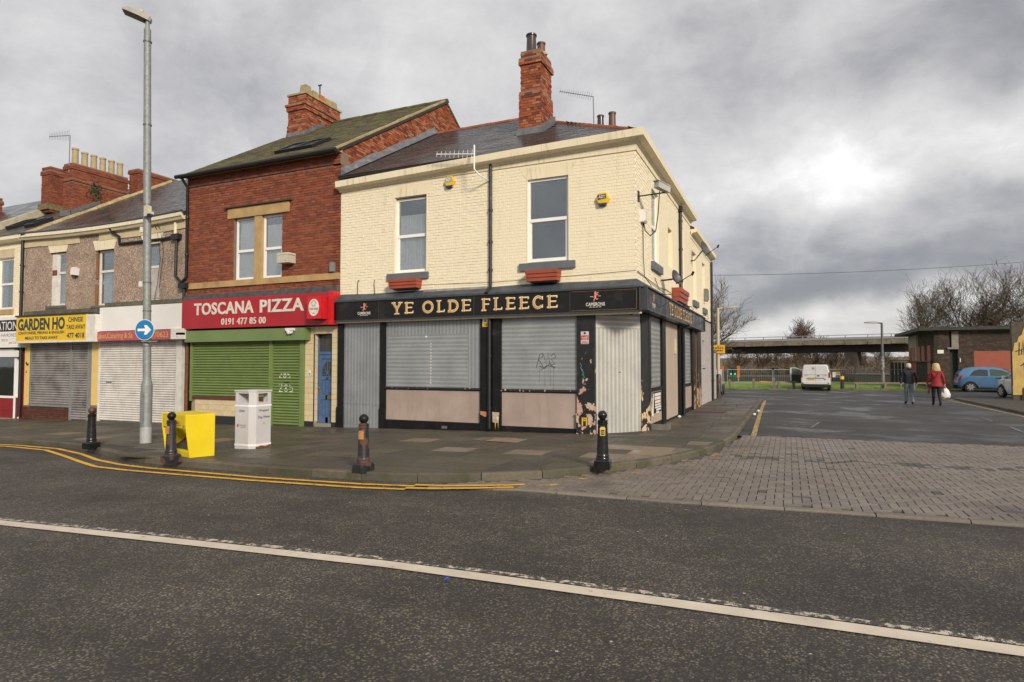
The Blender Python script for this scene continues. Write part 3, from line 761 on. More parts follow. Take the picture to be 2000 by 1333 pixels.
for i in range(-14, 118):
    for jj in range(-66, 24):
        m_ = (i - jj) % 4
        # herringbone: horizontal block covers (i,j),(i+1,j); vertical block covers (i,j),(i,j+1)
        if m_ == 0: cx, cy, sx, sy = (i + 1) * g, (jj + .5) * g, 2 * g, g
        elif m_ == 2: cx, cy, sx, sy = (i + .5) * g, (jj + 0) * g, g, 2 * g
        else: continue
        if cx < -1.35 or cx > 11: continue
        if cy - sy / 2 < pf_y(cx) + .12 or cy + sy / 2 > 1.86 + .03 * (cx - 2): continue
        ok = True
        if cx < 2.2:
            ok = min((Vector((cx, cy)) - q).length for q in KL) > .09 + max(sx, sy) * .28 and cy < kerb_y(cx) - .1
        if not ok: continue
        pale = R.random()
        bandy = -1.75 + .08 * math.sin(cx * 1.1) + .09 * (cx - 4)
        darkp = abs(cy - bandy) < .26 and R.random() < .42 or R.random() < .012
        c = Vector((cx, cy, gz(cx) + .006))
        x = Vector((1, 0, R.uniform(-.012, .012))); yv = Vector((0, 1, R.uniform(-.012, .012)))
        items.append((c, x, yv, sx - .0085, sy - .0085, .016 + R.uniform(-.003, .003), M_paver_dark if darkp else M_paver))
pieces('paver', items, paving, M_paver, 300, taper=.015)
P1 = [Vector(p) for p in PF]; P1s = []
for i in range(len(P1) - 1):
    for k in range(6): P1s.append(P1[i].lerp(P1[i + 1], k / 6))
P1s.append(P1[-1])
kerb_run(paving, P1s, offset_line(P1s, .13), .92, -.03, .028, M_kerb_pale)

# right-hand pavement
rk = [Vector(p) for p in [(10.35, 5.0), (10.33, 12.2), (10.36, 16.0), (10.3, 20.0), (10.4, 22.2), (11.0, 22.9), (12.2, 23.0), (20, 23.0)]]
rk2 = []
for i in range(len(rk) - 1):
    for k in range(5): rk2.append(rk[i].lerp(rk[i + 1], k / 5))
rk2.append(rk[-1])
rp = MB()
ri = offset_line(rk2, -.13)
for i in range(len(ri) - 1):
    a, b = ri[i], ri[i + 1]
    if b.y <= 22.95 and a.x < 11.2: rp.face([(a.x, a.y, .09), (26, a.y, .09), (26, max(b.y, a.y + .001), .09), (b.x, b.y, .09)])
rpave = rp.build('far_pavement', M_bed, kind='structure')
kerb_run(rpave, rk2, ri, .92, -.05, .10, M_kerb)

# painted lines
yl = MB()
ribbon_ground(yl, [(-1.75, -6.36), (-1.3, -6.28), (-.5, -5.98), (-.28, -5.84)], .095, .031, .3)
ribbon_ground(yl, [(-32, -5.02), (-14, -4.9), (-12.2, -5.05), (-10.6, -5.5), (-9.3, -6.0), (-8.2, -6.28), (-7.24, -6.40), (-4.55, -6.52), (-2.62, -6.47), (-1.75, -6.36)], .095, .012, .4)
tag(yl.build('yellow_line', M_yellow), 'inner of the two yellow lines, hugging the kerb of the front pavement', 'road marking', 'double yellow lines')
yl = MB()
ribbon_ground(yl, [(-1.75, -6.6), (-1.3, -6.50), (-.75, -6.28), (-.35, -6.08)], .095, .031, .3)
ribbon_ground(yl, [(-32, -5.24), (-14, -5.12), (-12.2, -5.3), (-10.7, -5.8), (-9.3, -6.30), (-8.4, -6.6), (-7.4, -6.70), (-6.2, -6.73), (-4.36, -6.76), (-2.5, -6.71), (-1.75, -6.6)], .095, .012, .4)
tag(yl.build('yellow_line', M_yellow), 'outer of the two yellow lines, on the road side of the pair', 'road marking', 'double yellow lines')
wl = MB(); WP = [(x, -9.475 + .0495 * x - .0018 * x * x) for x in range(-18, 19)]
ribbon_ground(wl, WP, .155, .010, .5)
wlo = tag(wl.build('white_line', M_white_line), 'long pale line of worn white paint along the main road', 'road marking')
w2 = MB(); ribbon_ground(w2, [(x, y_ + .135) for x, y_ in WP[1:]], .075, .009, .5)
w2.build('worn_edge', M_white_worn, wlo)
y3 = MB(); ribbon_ground(y3, [(2.33, 1.9), (2.18, 9.5), (2.07, 17.6)], .12, .012, .8)
tag(y3.build('yellow_line', M_yellow_worn), 'single worn yellow line beside the side street kerb next to the pub', 'road marking')
y4 = MB(); ribbon_ground(y4, [(10.02, 5), (10.02, 16.5), (9.95, 21.5)], .10, .012, .8)
tag(y4.build('yellow_line', M_yellow_worn), 'single worn yellow line along the far kerb of the side street', 'road marking')
y5 = MB()
ribbon_ground(y5, [(10.35, 23.75), (10.0, 22.5), (10.35, 21.55)], .1, .014, .3)
tag(y5.build('yellow_arrow', M_yellow_worn), 'worn yellow arrow-shaped mark at the kerb corner behind the woman', 'road marking')
y6 = MB(); ribbon_ground(y6, [(-2, 29.2), (1.5, 30.6), (4.0, 31.2)], .1, .012, .6)
tag(y6.build('yellow_line', M_yellow_worn), 'short yellow line at the edge of the grass verge', 'road marking')
yw_ = MB()
for pts_ in ([(-.7, -6.0), (-.1, -5.55), (.5, -4.95), (1.05, -4.1), (1.55, -3.0), (1.95, -1.6), (2.2, .2), (2.33, 1.8)], [(-.5, -6.22), (.15, -5.7), (.78, -5.05), (1.3, -4.2), (1.8, -3.1), (2.2, -1.7), (2.45, .2)]): ribbon_ground(yw_, pts_, .13, .0295, .3)
tag(yw_.build('worn_yellow_paint', line_paint('scraps_of_yellow_paint', (.70, .42, .08), (0, 0, 0), .585, 3.4, see=True)), 'scraps of worn yellow paint on the paving blocks round the kerb corner', 'road marking')
FWL = ['faded broken white mark on the side street, nearest of three in front of the people', 'faded broken white mark on the side street, middle of three in front of the people', 'faded broken white mark at the edge of the block paving', 'faded white stroke on the side street, lower leg of the worn V shape', 'faded white stroke on the side street, upper leg of the worn V shape', 'faded white dash in the middle of the cross street', 'faded white dash left of the walking man']
m_fw = line_paint('faded_white_paint', (.42, .42, .42), (.055, .055, .056), .50, 12)
for (a, b), lab in zip([((8.6, 8.6), (8.75, 10.6)), ((8.4, 5.0), (8.55, 7.0)), ((8.2, 2.6), (8.3, 3.6)), ((2.95, 5.2), (3.7, 4.6)), ((3.65, 4.65), (3.9, 6.4)), ((5.4, 25.8), (6.6, 26.1)), ((6.8, 24.4), (8.2, 24.5))], FWL):
    wd = MB(); ribbon_ground(wd, [a, b], .06, .012, .5); tag(wd.build('faded_white_mark', m_fw), lab, 'road marking', 'faded white road marks')
# ------------------------------------------------------------------ building helpers
def window(parent, F, x0, x1, z0, z1, n, rail=.5, fm=None, fw=.06, curtain=None, panes=True, name='window', split=None):
    """sash window: white frame, a meeting rail, panes of glass, a curtain and a dark room behind"""
    fm = fm or M_upvc
    mb = MB(F)
    mb.box(x0, x0 + fw, z0, z1, n - .05, n); mb.box(x1 - fw, x1, z0, z1, n - .05, n)
    mb.box(x0 + fw, x1 - fw, z0, z0 + fw * 1.3, n - .05, n); mb.box(x0 + fw, x1 - fw, z1 - fw, z1, n - .05, n)
    zr = z0 + (z1 - z0) * rail
    mb.box(x0 + fw, x1 - fw, zr - .04, zr + .04, n - .05, n + .012)
    s = .035                                                    # lower sash rim
    mb.box(x0 + fw, x0 + fw + s, z0 + fw * 1.3, zr - .04, n - .04, n - .008); mb.box(x1 - fw - s, x1 - fw, z0 + fw * 1.3, zr - .04, n - .04, n - .008)
    w = mb.build(name, fm, parent)
    for a, b in ((z0 + fw * 1.3, zr - .04), (zr + .04, z1 - fw)):
        p = MB(F); p.box(x0 + fw, x1 - fw, a, b, n - .034, n - .028); p.build('pane', M_glass, w)
    if curtain:
        c0, c1, zt = curtain
        cm = MB(F); k = 34; rows = [z0 + .08, zt]
        pts = []
        for i in range(k + 1):
            x = x0 + fw + (x1 - x0 - 2 * fw) * (c0 + (c1 - c0) * i / k)
            pts.append((x, .022 * math.sin(i * 1.9) + .012 * math.sin(i * .83 + 1)))
        for i in range(k):
            (xa, na), (xb, nb) = pts[i], pts[i + 1]
            cm.face([(xa, rows[0], n - .10 + na), (xb, rows[0], n - .10 + nb), (xb, rows[1], n - .10 + nb), (xa, rows[1], n - .10 + na)])
        cm.build('curtain', M_net, w, smooth=60)
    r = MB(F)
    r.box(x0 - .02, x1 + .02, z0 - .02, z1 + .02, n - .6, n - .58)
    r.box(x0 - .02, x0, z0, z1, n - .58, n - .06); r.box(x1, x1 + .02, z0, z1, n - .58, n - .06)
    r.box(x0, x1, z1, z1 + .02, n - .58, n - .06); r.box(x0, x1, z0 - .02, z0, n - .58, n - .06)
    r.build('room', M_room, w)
    return w
def slat_shutter(parent, F, x0, x1, z0, z1, n, mat_, pitch=.076, name='roller_shutter', edge=None):
    """roller shutter: every curved slat is a piece"""
    mb = MB(F); mb.box(x0, x1, z0, z1, n - .02, n - .012); sh = mb.build(name, mat_, parent)
    k = int((z1 - z0) / pitch); k = max(1, k); p = (z1 - z0) / k
    prof = [(0, .0), (.10, .002), (.20, .018), (.38, .036), (.58, .042), (.78, .036), (.93, .018), (1.0, .0)]
    me = None
    for i in range(k):
        z = z0 + i * p
        if me is None:
            s = MB(F); s.loft([[(x, z + a * p, n - .012 + b) for a, b in prof] + [(x, z + p, n - .012), (x, z, n - .012)] for x in (x0 + .004, x1 - .004)])
            o = s.build('slat', mat_, sh, smooth=50); me = o.data
        else:
            o = bpy.data.objects.new('slat', me); COL.objects.link(o); o.parent = sh
            o.location = F[2] * (z - z0)
    return sh
def downpipe(parent, path, r, mat_, name='downpipe', clips=None):
    mb = MB(); mb.tube(path, r, 10)
    for c in (clips or []):
        a, b = Vector(c[0]), Vector(c[1]); mb.tube([a, b], r * 1.35, 10)
    return mb.build(name, mat_, parent, smooth=40)
def slate_items(F, x0, x1, y0, y1, w, gauge, keep, thick=.010, jit=.003, mat_=None):
    """roof slates laid in courses up a slope; F's y axis climbs the slope"""
    o, X, Y, n = F; out = []; k = 0; y = y0
    tilt = (Y * math.cos(.035) + n * -math.sin(.035))
    while y < y1:
        x = x0 - (k % 2) * w / 2
        while x < x1:
            a, b = max(x, x0), min(x + w, x1)
            if b - a > .05 and keep((a + b) / 2, y + gauge / 2):
                c = o + X * ((a + b) / 2) + Y * (y + gauge / 2) + n * (.006 + R.uniform(0, jit))
                out.append((c, X + n * R.uniform(-.008, .008), tilt, b - a - .006, gauge * 1.03, thick))
            x += w
        y += gauge; k += 1
    return out
def chimney(parent, u0, u1, v0, v1, z0, z1, mat_, caps=((.16, .04),), brick_name='brick', bands=()):
    """brick stack: core plus brick courses on the sides that can be seen; bands widen it"""
    mb = MB()
    mb.box(u0, u1, v0, v1, z0, z1)
    for (a, b, g_) in bands: mb.box(u0 - g_, u1 + g_, v0 - g_, v1 + g_, a, b)
    ch = mb.build('chimney', M_mortar, parent)
    it = []
    lv = [(z0, z1, 0)] if not bands else []
    if bands:
        zs = sorted({z0, z1, *[b[0] for b in bands], *[b[1] for b in bands]})
        for i in range(len(zs) - 1):
            g_ = max([b[2] for b in bands if b[0] <= zs[i] and zs[i + 1] <= b[1]] + [0]); lv.append((zs[i], zs[i + 1], g_))
    for a, b, g_ in lv:
        it += brick_items(FRONT(v0 - g_), a, b, lambda z: (u0 - g_ - .008, u1 + g_ + .008))
        it += brick_items(SIDE(u1 + g_), a, b, lambda z: (v0 - g_ - .008, v1 + g_ + .008))
    pieces('brick', it, ch, mat_, 0, rest_name='brickwork')
    return ch
def pot(parent, u, v, z, h, r, mat_, square=False):
    mb = MB()
    if square:
        mb.loft([[(u - r, v - r, z), (u + r, v - r, z), (u + r, v + r, z), (u - r, v + r, z)], [(u - r * .8, v - r * .8, z + h), (u + r * .8, v - r * .8, z + h), (u + r * .8, v + r * .8, z + h), (u - r * .8, v + r * .8, z + h)]])
        return mb.build('chimney_pot', mat_, parent)
    mb.lathe([(r * 1.02, 0), (r * .93, h * .15), (r * .84, h * .88), (r * .98, h * .89), (r * 1.0, h * .97), (r * .9, h), (r * .7, h), (r * .65, h * .8)], (u, v, z), 18)
    return mb.build('chimney_pot', mat_, parent, smooth=40)

def boxes(F, lst, name, mat_, parent):
    for q in lst:
        mb = MB(F); mb.box(*q); mb.build(name, mat_, parent)
# ------------------------------------------------------------------ the corner pub
pub = thing('corner_pub', 'cream painted brick pub on the corner with black shopfront and steel sheets over its windows', 'building', (-4, 4, 0))
CH0, CH1 = Vector((-.98, 0, 0)), Vector((0, 1.15, 0))
F0, S0 = FRONT(0), SIDE(0)
WINL, WINR = (-6.52, -5.52, 4.15, 6.18), (-2.66, -1.60, 4.16, 6.20)
SW = [(1.76, 2.68, 4.32, 6.18), (4.1, 4.8, 4.55, 5.68), (6.2, 7.0, 4.2, 6.18), (9.1, 10.05, 4.05, 5.82), (11.85, 12.7, 4.2, 5.82)]
mb = MB(F0)
wall_cells(mb, -8.33, 0, 3.38, 6.78, [WINL, WINR], -.30, 0)
wl_ = mb.build('wall', M_mortar_cream, pub, label='front wall of cream painted brick')
zt = lambda z: (-8.325, -.004)
nb = brick_items(F0, 3.62, 6.56, zt, [(a - .0, b + .0, c, d + .30) if True else 0 for a, b, c, d in (WINL, WINR)], depth=.006, jit=.0012)
nb = [q if q[0].x > -3.7 else (q[0], q[1], q[2], q[3], q[4], q[5] + R.uniform(0, .006), M_cream_old) for q in nb]
pieces('brick', nb, wl_, M_cream_brick, 300, taper=.02)
mb = MB(S0)
wall_cells(mb, .30, 8.55, 3.38, 6.78, [h for h in SW if h[1] < 8.6], -.30, 0)
wall_cells(mb, 8.55, 14.7, 3.38, 6.35, [h for h in SW if h[0] > 8.6], -.30, 0)
for h in SW[1:]: mb.box(h[0], h[1], h[2], h[3], -.28, -.10)
ws_ = mb.build('wall', M_mortar_cream, pub, label='side wall of cream painted brick')
it = brick_items(S0, 3.62, 6.56, lambda z: (-.012, 8.55), [h for h in SW], depth=.007, jit=.003)
it += brick_items(S0, 3.62, 6.2, lambda z: (8.55, 14.7), [h for h in SW], depth=.007, jit=.003)
for h in SW[1:]:
    it += brick_items(SIDE(-.10), h[2], h[3], lambda z, h=h: (h[0], h[1]), depth=.008, jit=.003)
pieces('brick', it, ws_, M_cream_brick, 0, taper=.02, rest_name='brickwork')
# plain plaster lintel above the windows, and the frieze band
for (a, b, c, d) in (WINL, WINR):
    mb = MB(F0); mb.prism([(a - .02, d), (b + .02, d), (b + .22, d + .31), (a - .22, d + .31)], -.02, .009); mb.build('lintel', M_cream_trim, pub)
    boxes(F0, [(a - .02, a + .004, c, d, -.095, .010), (b - .004, b + .02, c, d, -.045, .010)], 'reveal', M_cream_trim, pub)
def sag(u): return 0.0 if u > -.5 else -.01 - .05 * min(1, max(0, (-u - .5) / 2.5)) - .14 * max(0, (-u - 3) / 5.3)
us = [-8.33, -6.8, -5.2, -3.9, -2.2, 0.0]
mb = MB()
for i in range(len(us) - 1):
    a, b = us[i], us[i + 1]
    mb.loft([[(x, .02, 6.565), (x, -.028, 6.565), (x, -.028, 6.80 + sag(x)), (x, .02, 6.80 + sag(x))] for x in (a + .002, b - .002 if b < 0 else .028)])
mb.build('frieze', M_cream_trim, pub); mb = MB()
mb.loft([[(-.02, y, 6.565), (.028, y, 6.565), (.028, y, 6.80), (-.02, y, 6.80)] for y in (0, 8.5)])
mb.build('frieze', M_cream_trim, pub); mb = MB()
mb.loft([[(-.02, y, 6.165), (.028, y, 6.165), (.028, y, 6.38), (-.02, y, 6.38)] for y in (8.56, 14.7)])
mb.build('frieze', M_cream_trim, pub)
# box gutter cornice round two sides
prof = [(0.0, -.16), (-.05, -.16), (-.085, -.10), (-.20, -.085), (-.235, -.06), (-.245, .10), (-.22, .115), (-.16, .115), (-.15, .03), (0, .03)]
def corn(x): return [(x if x < 0 else -p[0], p[0], 6.88 + p[1] + sag(x)) for p in prof]
for i in range(len(us) - 1):
    mb = MB(); a, b = us[i], us[i + 1]
    e = .003
    ra = [(a + (e if i else -.02), p[0], 6.88 + p[1] + sag(a)) for p in prof]
    rb = [(b - e, p[0], 6.88 + p[1] + sag(b)) for p in prof] if b < 0 else [(-p[0], p[0], 6.88 + p[1]) for p in prof]
    mb.loft([ra, rb]); mb.build('cornice', M_cream_trim, pub)
vs3 = [0, 2.1, 4.3, 6.3, 8.6]
for i in range(4):
    mb = MB(); a, b = vs3[i], vs3[i + 1]
    ra = [(-p[0], p[0], 6.88 + p[1]) for p in prof] if i == 0 else [(-p[0], a + .003, 6.88 + p[1] - .006 * a) for p in prof]
    rb = [(-p[0], b - .003, 6.88 + p[1] - .006 * b) for p in prof]
    mb.loft([ra, rb]); mb.build('cornice', M_cream_trim, pub)
mb = MB(); mb.loft([[(-p[0], y, 6.43 + p[1]) for p in prof] for y in (8.56, 14.85)]); mb.build('cornice', M_cream_trim, pub, label='lower cornice at the rear of the side wall')
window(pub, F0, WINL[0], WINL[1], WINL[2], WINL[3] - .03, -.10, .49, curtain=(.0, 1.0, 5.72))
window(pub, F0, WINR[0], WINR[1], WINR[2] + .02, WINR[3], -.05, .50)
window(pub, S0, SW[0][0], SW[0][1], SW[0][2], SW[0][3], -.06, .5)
for a, b, z in ((-6.72, -5.44, 4.12), (-2.85, -1.43, 4.145)):
    mb = MB(F0); mb.box(a, b, z - .175, z, -.05, .075); mb.build('window_sill', M_sill, pub)
for a, b, z in ((1.62, 2.86, 4.28), (8.95, 10.2, 4.0), (11.75, 12.9, 3.95)):
    mb = MB(S0); mb.box(a, b, z - .2, z, -.05, .09); mb.build('window_sill', M_sill, pub)
# roof: hipped slate, ridge along the front range
PZ, PS = 7.0, .575
def pub_roof_front():
    c = math.cos(math.atan(PS)); s_ = math.sin(math.atan(PS))
    F = fr((0, -.2, PZ - .2 * PS + .03), (1, 0, 0), (0, c, s_))
    Lr = 5.2 / c
    mb = MB(F)
    mb.prism([(-8.30, 0), (.2, 0), (-5.0, Lr), (-8.30, Lr)], -.06, 0)
    rf = mb.build('roof', M_roof_under, pub)
    def keep(x, y):
        v = -.2 + y * c
        return v < 4.98 and x < -v - .02 and not (-3.75 < x < -2.9 and 1.7 < v < 2.9)
    def sagz(it): return it
    pieces('slate', slate_items(F, -8.30, .2, 0.02, Lr, .30, .16, keep), rf, M_slate, 300, rest_name='slate_field')
    # side slope
    F2 = fr((.2, 0, PZ - .2 * PS + .03), (0, 1, 0), (-c, 0, s_))
    mb = MB(F2); mb.prism([(-.2, 0), (8.6, 0), (8.6, Lr), (5.0, Lr)], -.06, 0); r2 = mb.build('roof', M_roof_under, pub)
    pieces('slate', slate_items(F2, -.2, 8.6, .02, Lr, .30, .2, lambda x, y: x > .2 - y * c + .0 + 0 and (.2 - y * c) > -5 and x > -(.2 - y * c)), r2, M_slate, 0, rest_name='slate_field')
    mb = MB(); mb.loft([[(.2, y, 6.5), (-4.8, y, 9.4), (-4.8, y, 9.3), (.2, y, 6.4)] for y in (8.62, 14.9)]); mb.build('roof', M_slate, pub, label='lower rear roof slope')
    # ridge and hip tiles
    a = Vector((-8.25, 5.0, PZ + 5.0 * PS + .03)); b = Vector((-5.0, 5.0, PZ + 5 * PS + .03)); cpt = Vector((.12, -.12, PZ + .03 - .12 * PS))
    tilesrun(rf, [(a, b), (b, cpt)], .34, .10)
    return rf
def tilesrun(parent, segs, length, r, mat_=None, name='ridge_tile'):
    for a, b in segs:
        d = (b - a); L_ = d.length; d.normalize(); k = int(L_ / length)
        sidev = d.cross(Vector((0, 0, 1))).normalized(); up = sidev.cross(d)
        for i in range(k):
            p = a + d * (i * L_ / k); q = a + d * ((i + 1) * L_ / k + .02)
            mb = MB(); rr = r * R.uniform(.97, 1.04); rg = []
            for e, sc in ((p, 1.0), (q, 1.06)):
                rg.append([tuple(e + sidev * (rr * sc * math.cos(t)) + up * (rr * sc * math.sin(t) - .045 + R.uniform(-.002, .002))) for t in [math.pi * j / 6 for j in range(7)]])
            mb.loft(rg); mb.build(name, mat_ or M_ridge, parent, smooth=35)
rf = pub_roof_front()
ch = chimney(pub, -3.62, -3.04, 1.85, 2.72, 7.6, 10.45, M_red_pale, bands=((7.6, 9.3, .035), (10.05, 10.25, .045)))
mb = MB(); mb.lathe([(.36, 0), (.3, .1), (.12, .16)], (-3.33, 2.28, 10.45), 4); mb.build('flaunching', M_coping, ch)
for i in range(1):
    pot(ch, -3.40, 2.10, 10.5, .52, .155, M_pot_dark); pot(ch, -3.26, 2.50, 10.48, .46, .13, M_pot_brown)
mb = MB()
mb.loft([[(-3.72, 1.72, 8.02), (-2.95, 1.72, 8.02), (-2.95, 1.80, 8.02), (-3.72, 1.80, 8.02)], [(-3.68, 1.77, 8.24), (-2.98, 1.77, 8.24), (-2.98, 1.82, 8.24), (-3.68, 1.82, 8.24)]])
mb.loft([[(-2.99, 1.77, 8.0), (-2.94, 1.77, 8.0), (-2.94, 1.77, 8.26), (-2.99, 1.77, 8.26)], [(-2.99, 2.8, 8.60), (-2.94, 2.8, 8.60), (-2.94, 2.8, 8.86), (-2.99, 2.8, 8.86)]])
mb.build('flashing', M_lead, ch)
ch = chimney(pub, -3.15, -2.35, 7.4, 8.05, 8.6, 10.16, M_old_brick)
pot(ch, -2.95, 7.6, 10.14, .52, .13, M_pot_dark); pot(ch, -2.52, 7.6, 10.14, .56, .14, M_pot_brown)
# lead flashing up the neighbour's gable
mb = MB()
n_ = 9
for i in range(n_):
    v0, v1 = -.05 + 5.0 * i / n_, -.05 + 5.0 * (i + 1) / n_ + .03
    mb.loft([[(-8.315, v, PZ + v * PS + .02), (-8.14, v, PZ + v * PS + .075 + .004 * (i % 2)), (-8.16, v, PZ + v * PS + .10 + .004 * (i % 2)), (-8.315, v, PZ + v * PS + .24 + .02 * (i % 3))] for v in (v0, v1)])
mb.build('flashing', M_lead, pub)

# ground floor: black timber shopfront
base = lambda u: gp(u) - .03
boxes(F0, [(-8.34, -8.16, .5, 2.95, -.12, .07), (-8.36, -8.15, base(-8), .52, -.1, .09), (-6.92, -6.765, .5, 2.95, -.12, .07), (-6.93, -6.755, base(-7), .52, -.1, .09), (-3.91, -3.69, .45, 2.95, -.12, .066), (-3.57, -3.345, .45, 2.95, -.12, .066), (-3.69, -3.57, .45, 2.95, -.12, .03), (-3.92, -3.335, base(-3.9), .5, -.1, .068)], 'shopfront_pier', M_black, pub)
mb = MB(F0); mb.box(-1.39, -.96, gp(-1) - .03, 2.95, -.12, .07); mb.box(-1.40, -.945, gp(-1) - .03, .52, -.1, .095); mb.box(-1.41, -.94, .52, .56, -.1, .105)
mb.build('shopfront_pier', M_black_peel, pub, label='peeling pier at the front corner, pink undercoat showing')
boxes(F0, [(-6.755, -3.925, base(-6.7), .235, -.12, .035), (-3.33, -1.405, base(-3.3), .20, -.12, .035), (-6.76, -3.915, 1.03, 1.055, -.1, .03), (-3.34, -1.395, 1.02, 1.045, -.1, .03), (-8.33, -.98, 2.93, 3.42, -.2, -.02)], 'shopfront_frame', M_black, pub)
boxes(F0, [(-6.76, -3.915, 1.055, 1.105, -.1, .06), (-3.34, -1.395, 1.045, 1.10, -.1, .06)], 'window_sill', M_black_sill, pub)
mb = MB(F0); mb.box(-6.75, -3.92, .235, 1.03, -.12, .012); mb.build('stall_riser', M_riser, pub)
mb = MB(F0); mb.box(-3.335, -1.405, .20, 1.02, -.12, .012); mb.build('stall_riser', M_riser, pub)
mb = MB(F0); mb.box(-5.02, -4.86, .06, .13, .034, .043); mb.mi = 0; mb.build('air_vent', M_sill, pub)
# perforated security sheets
def bent_sheet(F, x0, x1, z0, z1, n, name, mat_, seams=()):
    mb = MB(F); mb.box(x0, x1, z0, z1, n, n + .006)
    for s_ in seams:
        mb.box(*s_, n + .006, n + .011)
    o = mb.build(name, mat_, pub)
    rv = MB(F)
    for i in range(14):
        z = z0 + (z1 - z0) * (i + .5) / 14
        for x in (x0 + .03, x1 - .03): rv.lathe([(.008, 0), (.006, .004)], (x, z, n + .006), 6)
    rv.build('rivet', M_sill, o)
    return o
bent_sheet(F0, -8.155, -6.925, gp(-7.5) - .02, 2.93, .012, 'security_sheet', P_door)
mb = MB(F0); mb.prism([(-8.15, .62), (-6.93, .60), (-6.93, .66), (-8.15, .72)], .019, .028); mb.build('sheet_fold', P_door, pub)
bent_sheet(F0, -6.755, -3.915, 1.10, 2.93, .008, 'security_sheet', P_winv)
bent_sheet(F0, -6.73, -4.28, 1.115, 2.47, .016, 'security_sheet', P_winh)
bent_sheet(F0, -3.335, -1.40, 1.10, 2.93, .012, 'security_sheet', P_winh)
mb = MB(F0)
for i in range(14): mb.disc(-5.36 + .002 * (i % 2), 1.22 + i * .078, .013, .022, .0225, .0235, 8)
mb.disc(-5.5, 2.42, .03, .025, .0225, .024, 8); mb.build('paint_drip', M_white_print, pub)
# graffiti scrawl with drips on the right-hand sheet
mb = MB(F0)
gs = [[(-2.42, 1.62), (-2.33, 1.94), (-2.27, 1.98), (-2.26, 1.88), (-2.36, 1.82), (-2.25, 1.64)], [(-2.24, 1.95), (-2.17, 1.70), (-2.12, 1.97), (-2.08, 1.72)], [(-2.05, 1.9), (-1.97, 1.96), (-1.92, 1.86), (-2.04, 1.82), (-1.95, 1.7), (-2.08, 1.68)],
      [(-2.35, 1.66), (-2.2, 1.60), (-2.08, 1.72), (-1.96, 1.60)], [(-2.3, 1.56), (-2.15, 1.67), (-1.93, 1.63)], [(-2.34, 1.62), (-2.34, 1.26)], [(-2.2, 1.6), (-2.2, 1.14)], [(-2.12, 1.6), (-2.12, 1.40)], [(-1.98, 1.6), (-1.98, 1.11)], [(-2.06, 1.62), (-2.055, 1.2)]]
for i, g_ in enumerate(gs): ribbon(mb, g_, .018 if i < 5 else .006, .0195 + .0003 * i)
mb.build('graffiti', plain('faded_grey_spray', (.055, .05, .045), .7), pub)
mb = MB(F0)
for i, g_ in enumerate([[(-1.31, 1.72), (-1.27, 1.66), (-1.30, 1.62), (-1.24, 1.56)], [(-1.28, 1.58), (-1.22, 1.50), (-1.27, 1.45)], [(-1.24, 1.46), (-1.2, 1.4), (-1.26, 1.37)]]): ribbon(mb, g_, .014, .0715 + .0003 * i)
mb.build('graffiti', plain('teal_spray', (.05, .30, .27), .6), pub)

# chamfered corner doorway
cd = (CH1 - CH0); cl = cd.length
FC = fr((CH0.x, CH0.y, 0), cd, (0, 0, 1))
mb = MB(FC); mb.box(.03, 1.30, gp(0) - .02, 2.52, .0, .008); mb.box(.03, 1.29, 2.52, 2.535, .008, .012)
cs = mb.build('security_sheet', P_cham, pub, label='pale perforated sheet across the corner doorway')
mb = MB(FC); mb.box(.03, 1.30, 2.52, 2.93, .0, .007); mb.build('security_sheet', P_chamh, pub, label='short perforated sheet over the corner doorway')
mb = MB(FC); mb.box(.66, .72, 1.50, 1.525, .0085, .0095); mb.build('paint_drip', plain('dark_red_spray', (.25, .01, .02), .6), pub)
mb = MB(FC); mb.box(1.305, cl + .03, gp(0) - .03, 2.93, -.10, .03); mb.box(1.29, cl + .05, gp(0) - .03, .52, -.1, .055); mb.build('shopfront_pier', M_black_peel2, pub, label='flaking pier beside the corner doorway')
# soffit under the overhanging corner
mb = MB(); mb.prism([(-1.05, .0), (-1.05, -.02), (.02, -.02), (.02, 1.25), (0, 1.25)], 2.93, 2.96); mb.build('soffit', M_black, pub)
mb = MB(); mb.prism([(-8.3, .28), (-1.15, .28), (-.25, 1.3), (-.25, 14.6), (-8.3, 14.6)], 0, 3.4); mb.build('inner_wall', M_room, pub)

# side shopfront
mb = MB(S0)
mb.box(1.14, 1.36, gp(0) - .03, 2.93, -.1, .05)
mb.build('shopfront_pier', M_black_peel2, pub, label='flaking pier at the start of the side shopfront')
boxes(S0, [(a, b, gp(0) - .03, 2.95, -.12, d) for a, b, d in ((2.87, 3.36, .05), (5.62, 6.46, .07), (8.45, 8.75, .06))], 'shopfront_pier', M_black, pub)
boxes(S0, [(1.14, 10.8, 2.9, 3.42, -.2, -.02), (1.37, 2.86, gp(0) - .03, .24, -.12, .03), (1.37, 2.86, 1.04, 1.12, -.1, .06), (6.47, 8.44, .98, 1.06, -.1, .05), (6.47, 8.44, gp(0) - .03, .25, -.12, .03), (3.37, 5.6, gp(0) - .03, .17, -.12, .03)], 'shopfront_frame', M_black, pub)
boxes(S0, [(8.9, 9.2, .1, 2.95, -.12, .05), (9.75, 10.8, .1, 2.95, -.12, .06)], 'shopfront_pier', M_black_peel2, pub)
mb = MB(S0); mb.box(9.2, 9.75, .1, 2.95, -.14, -.08); mb.build('side_door', plain('green_door_edge', (.05, .17, .06), .5), pub)
bent_sheet(S0, 1.37, 2.86, 1.12, 2.9, -.02, 'security_sheet', P_side); bent_sheet(S0, 6.47, 8.44, 1.06, 2.9, -.02, 'security_sheet', P_side)
mb = MB(S0); mb.box(1.37, 2.86, .24, 1.04, -.12, .01); mb.build('stall_riser', M_board, pub)
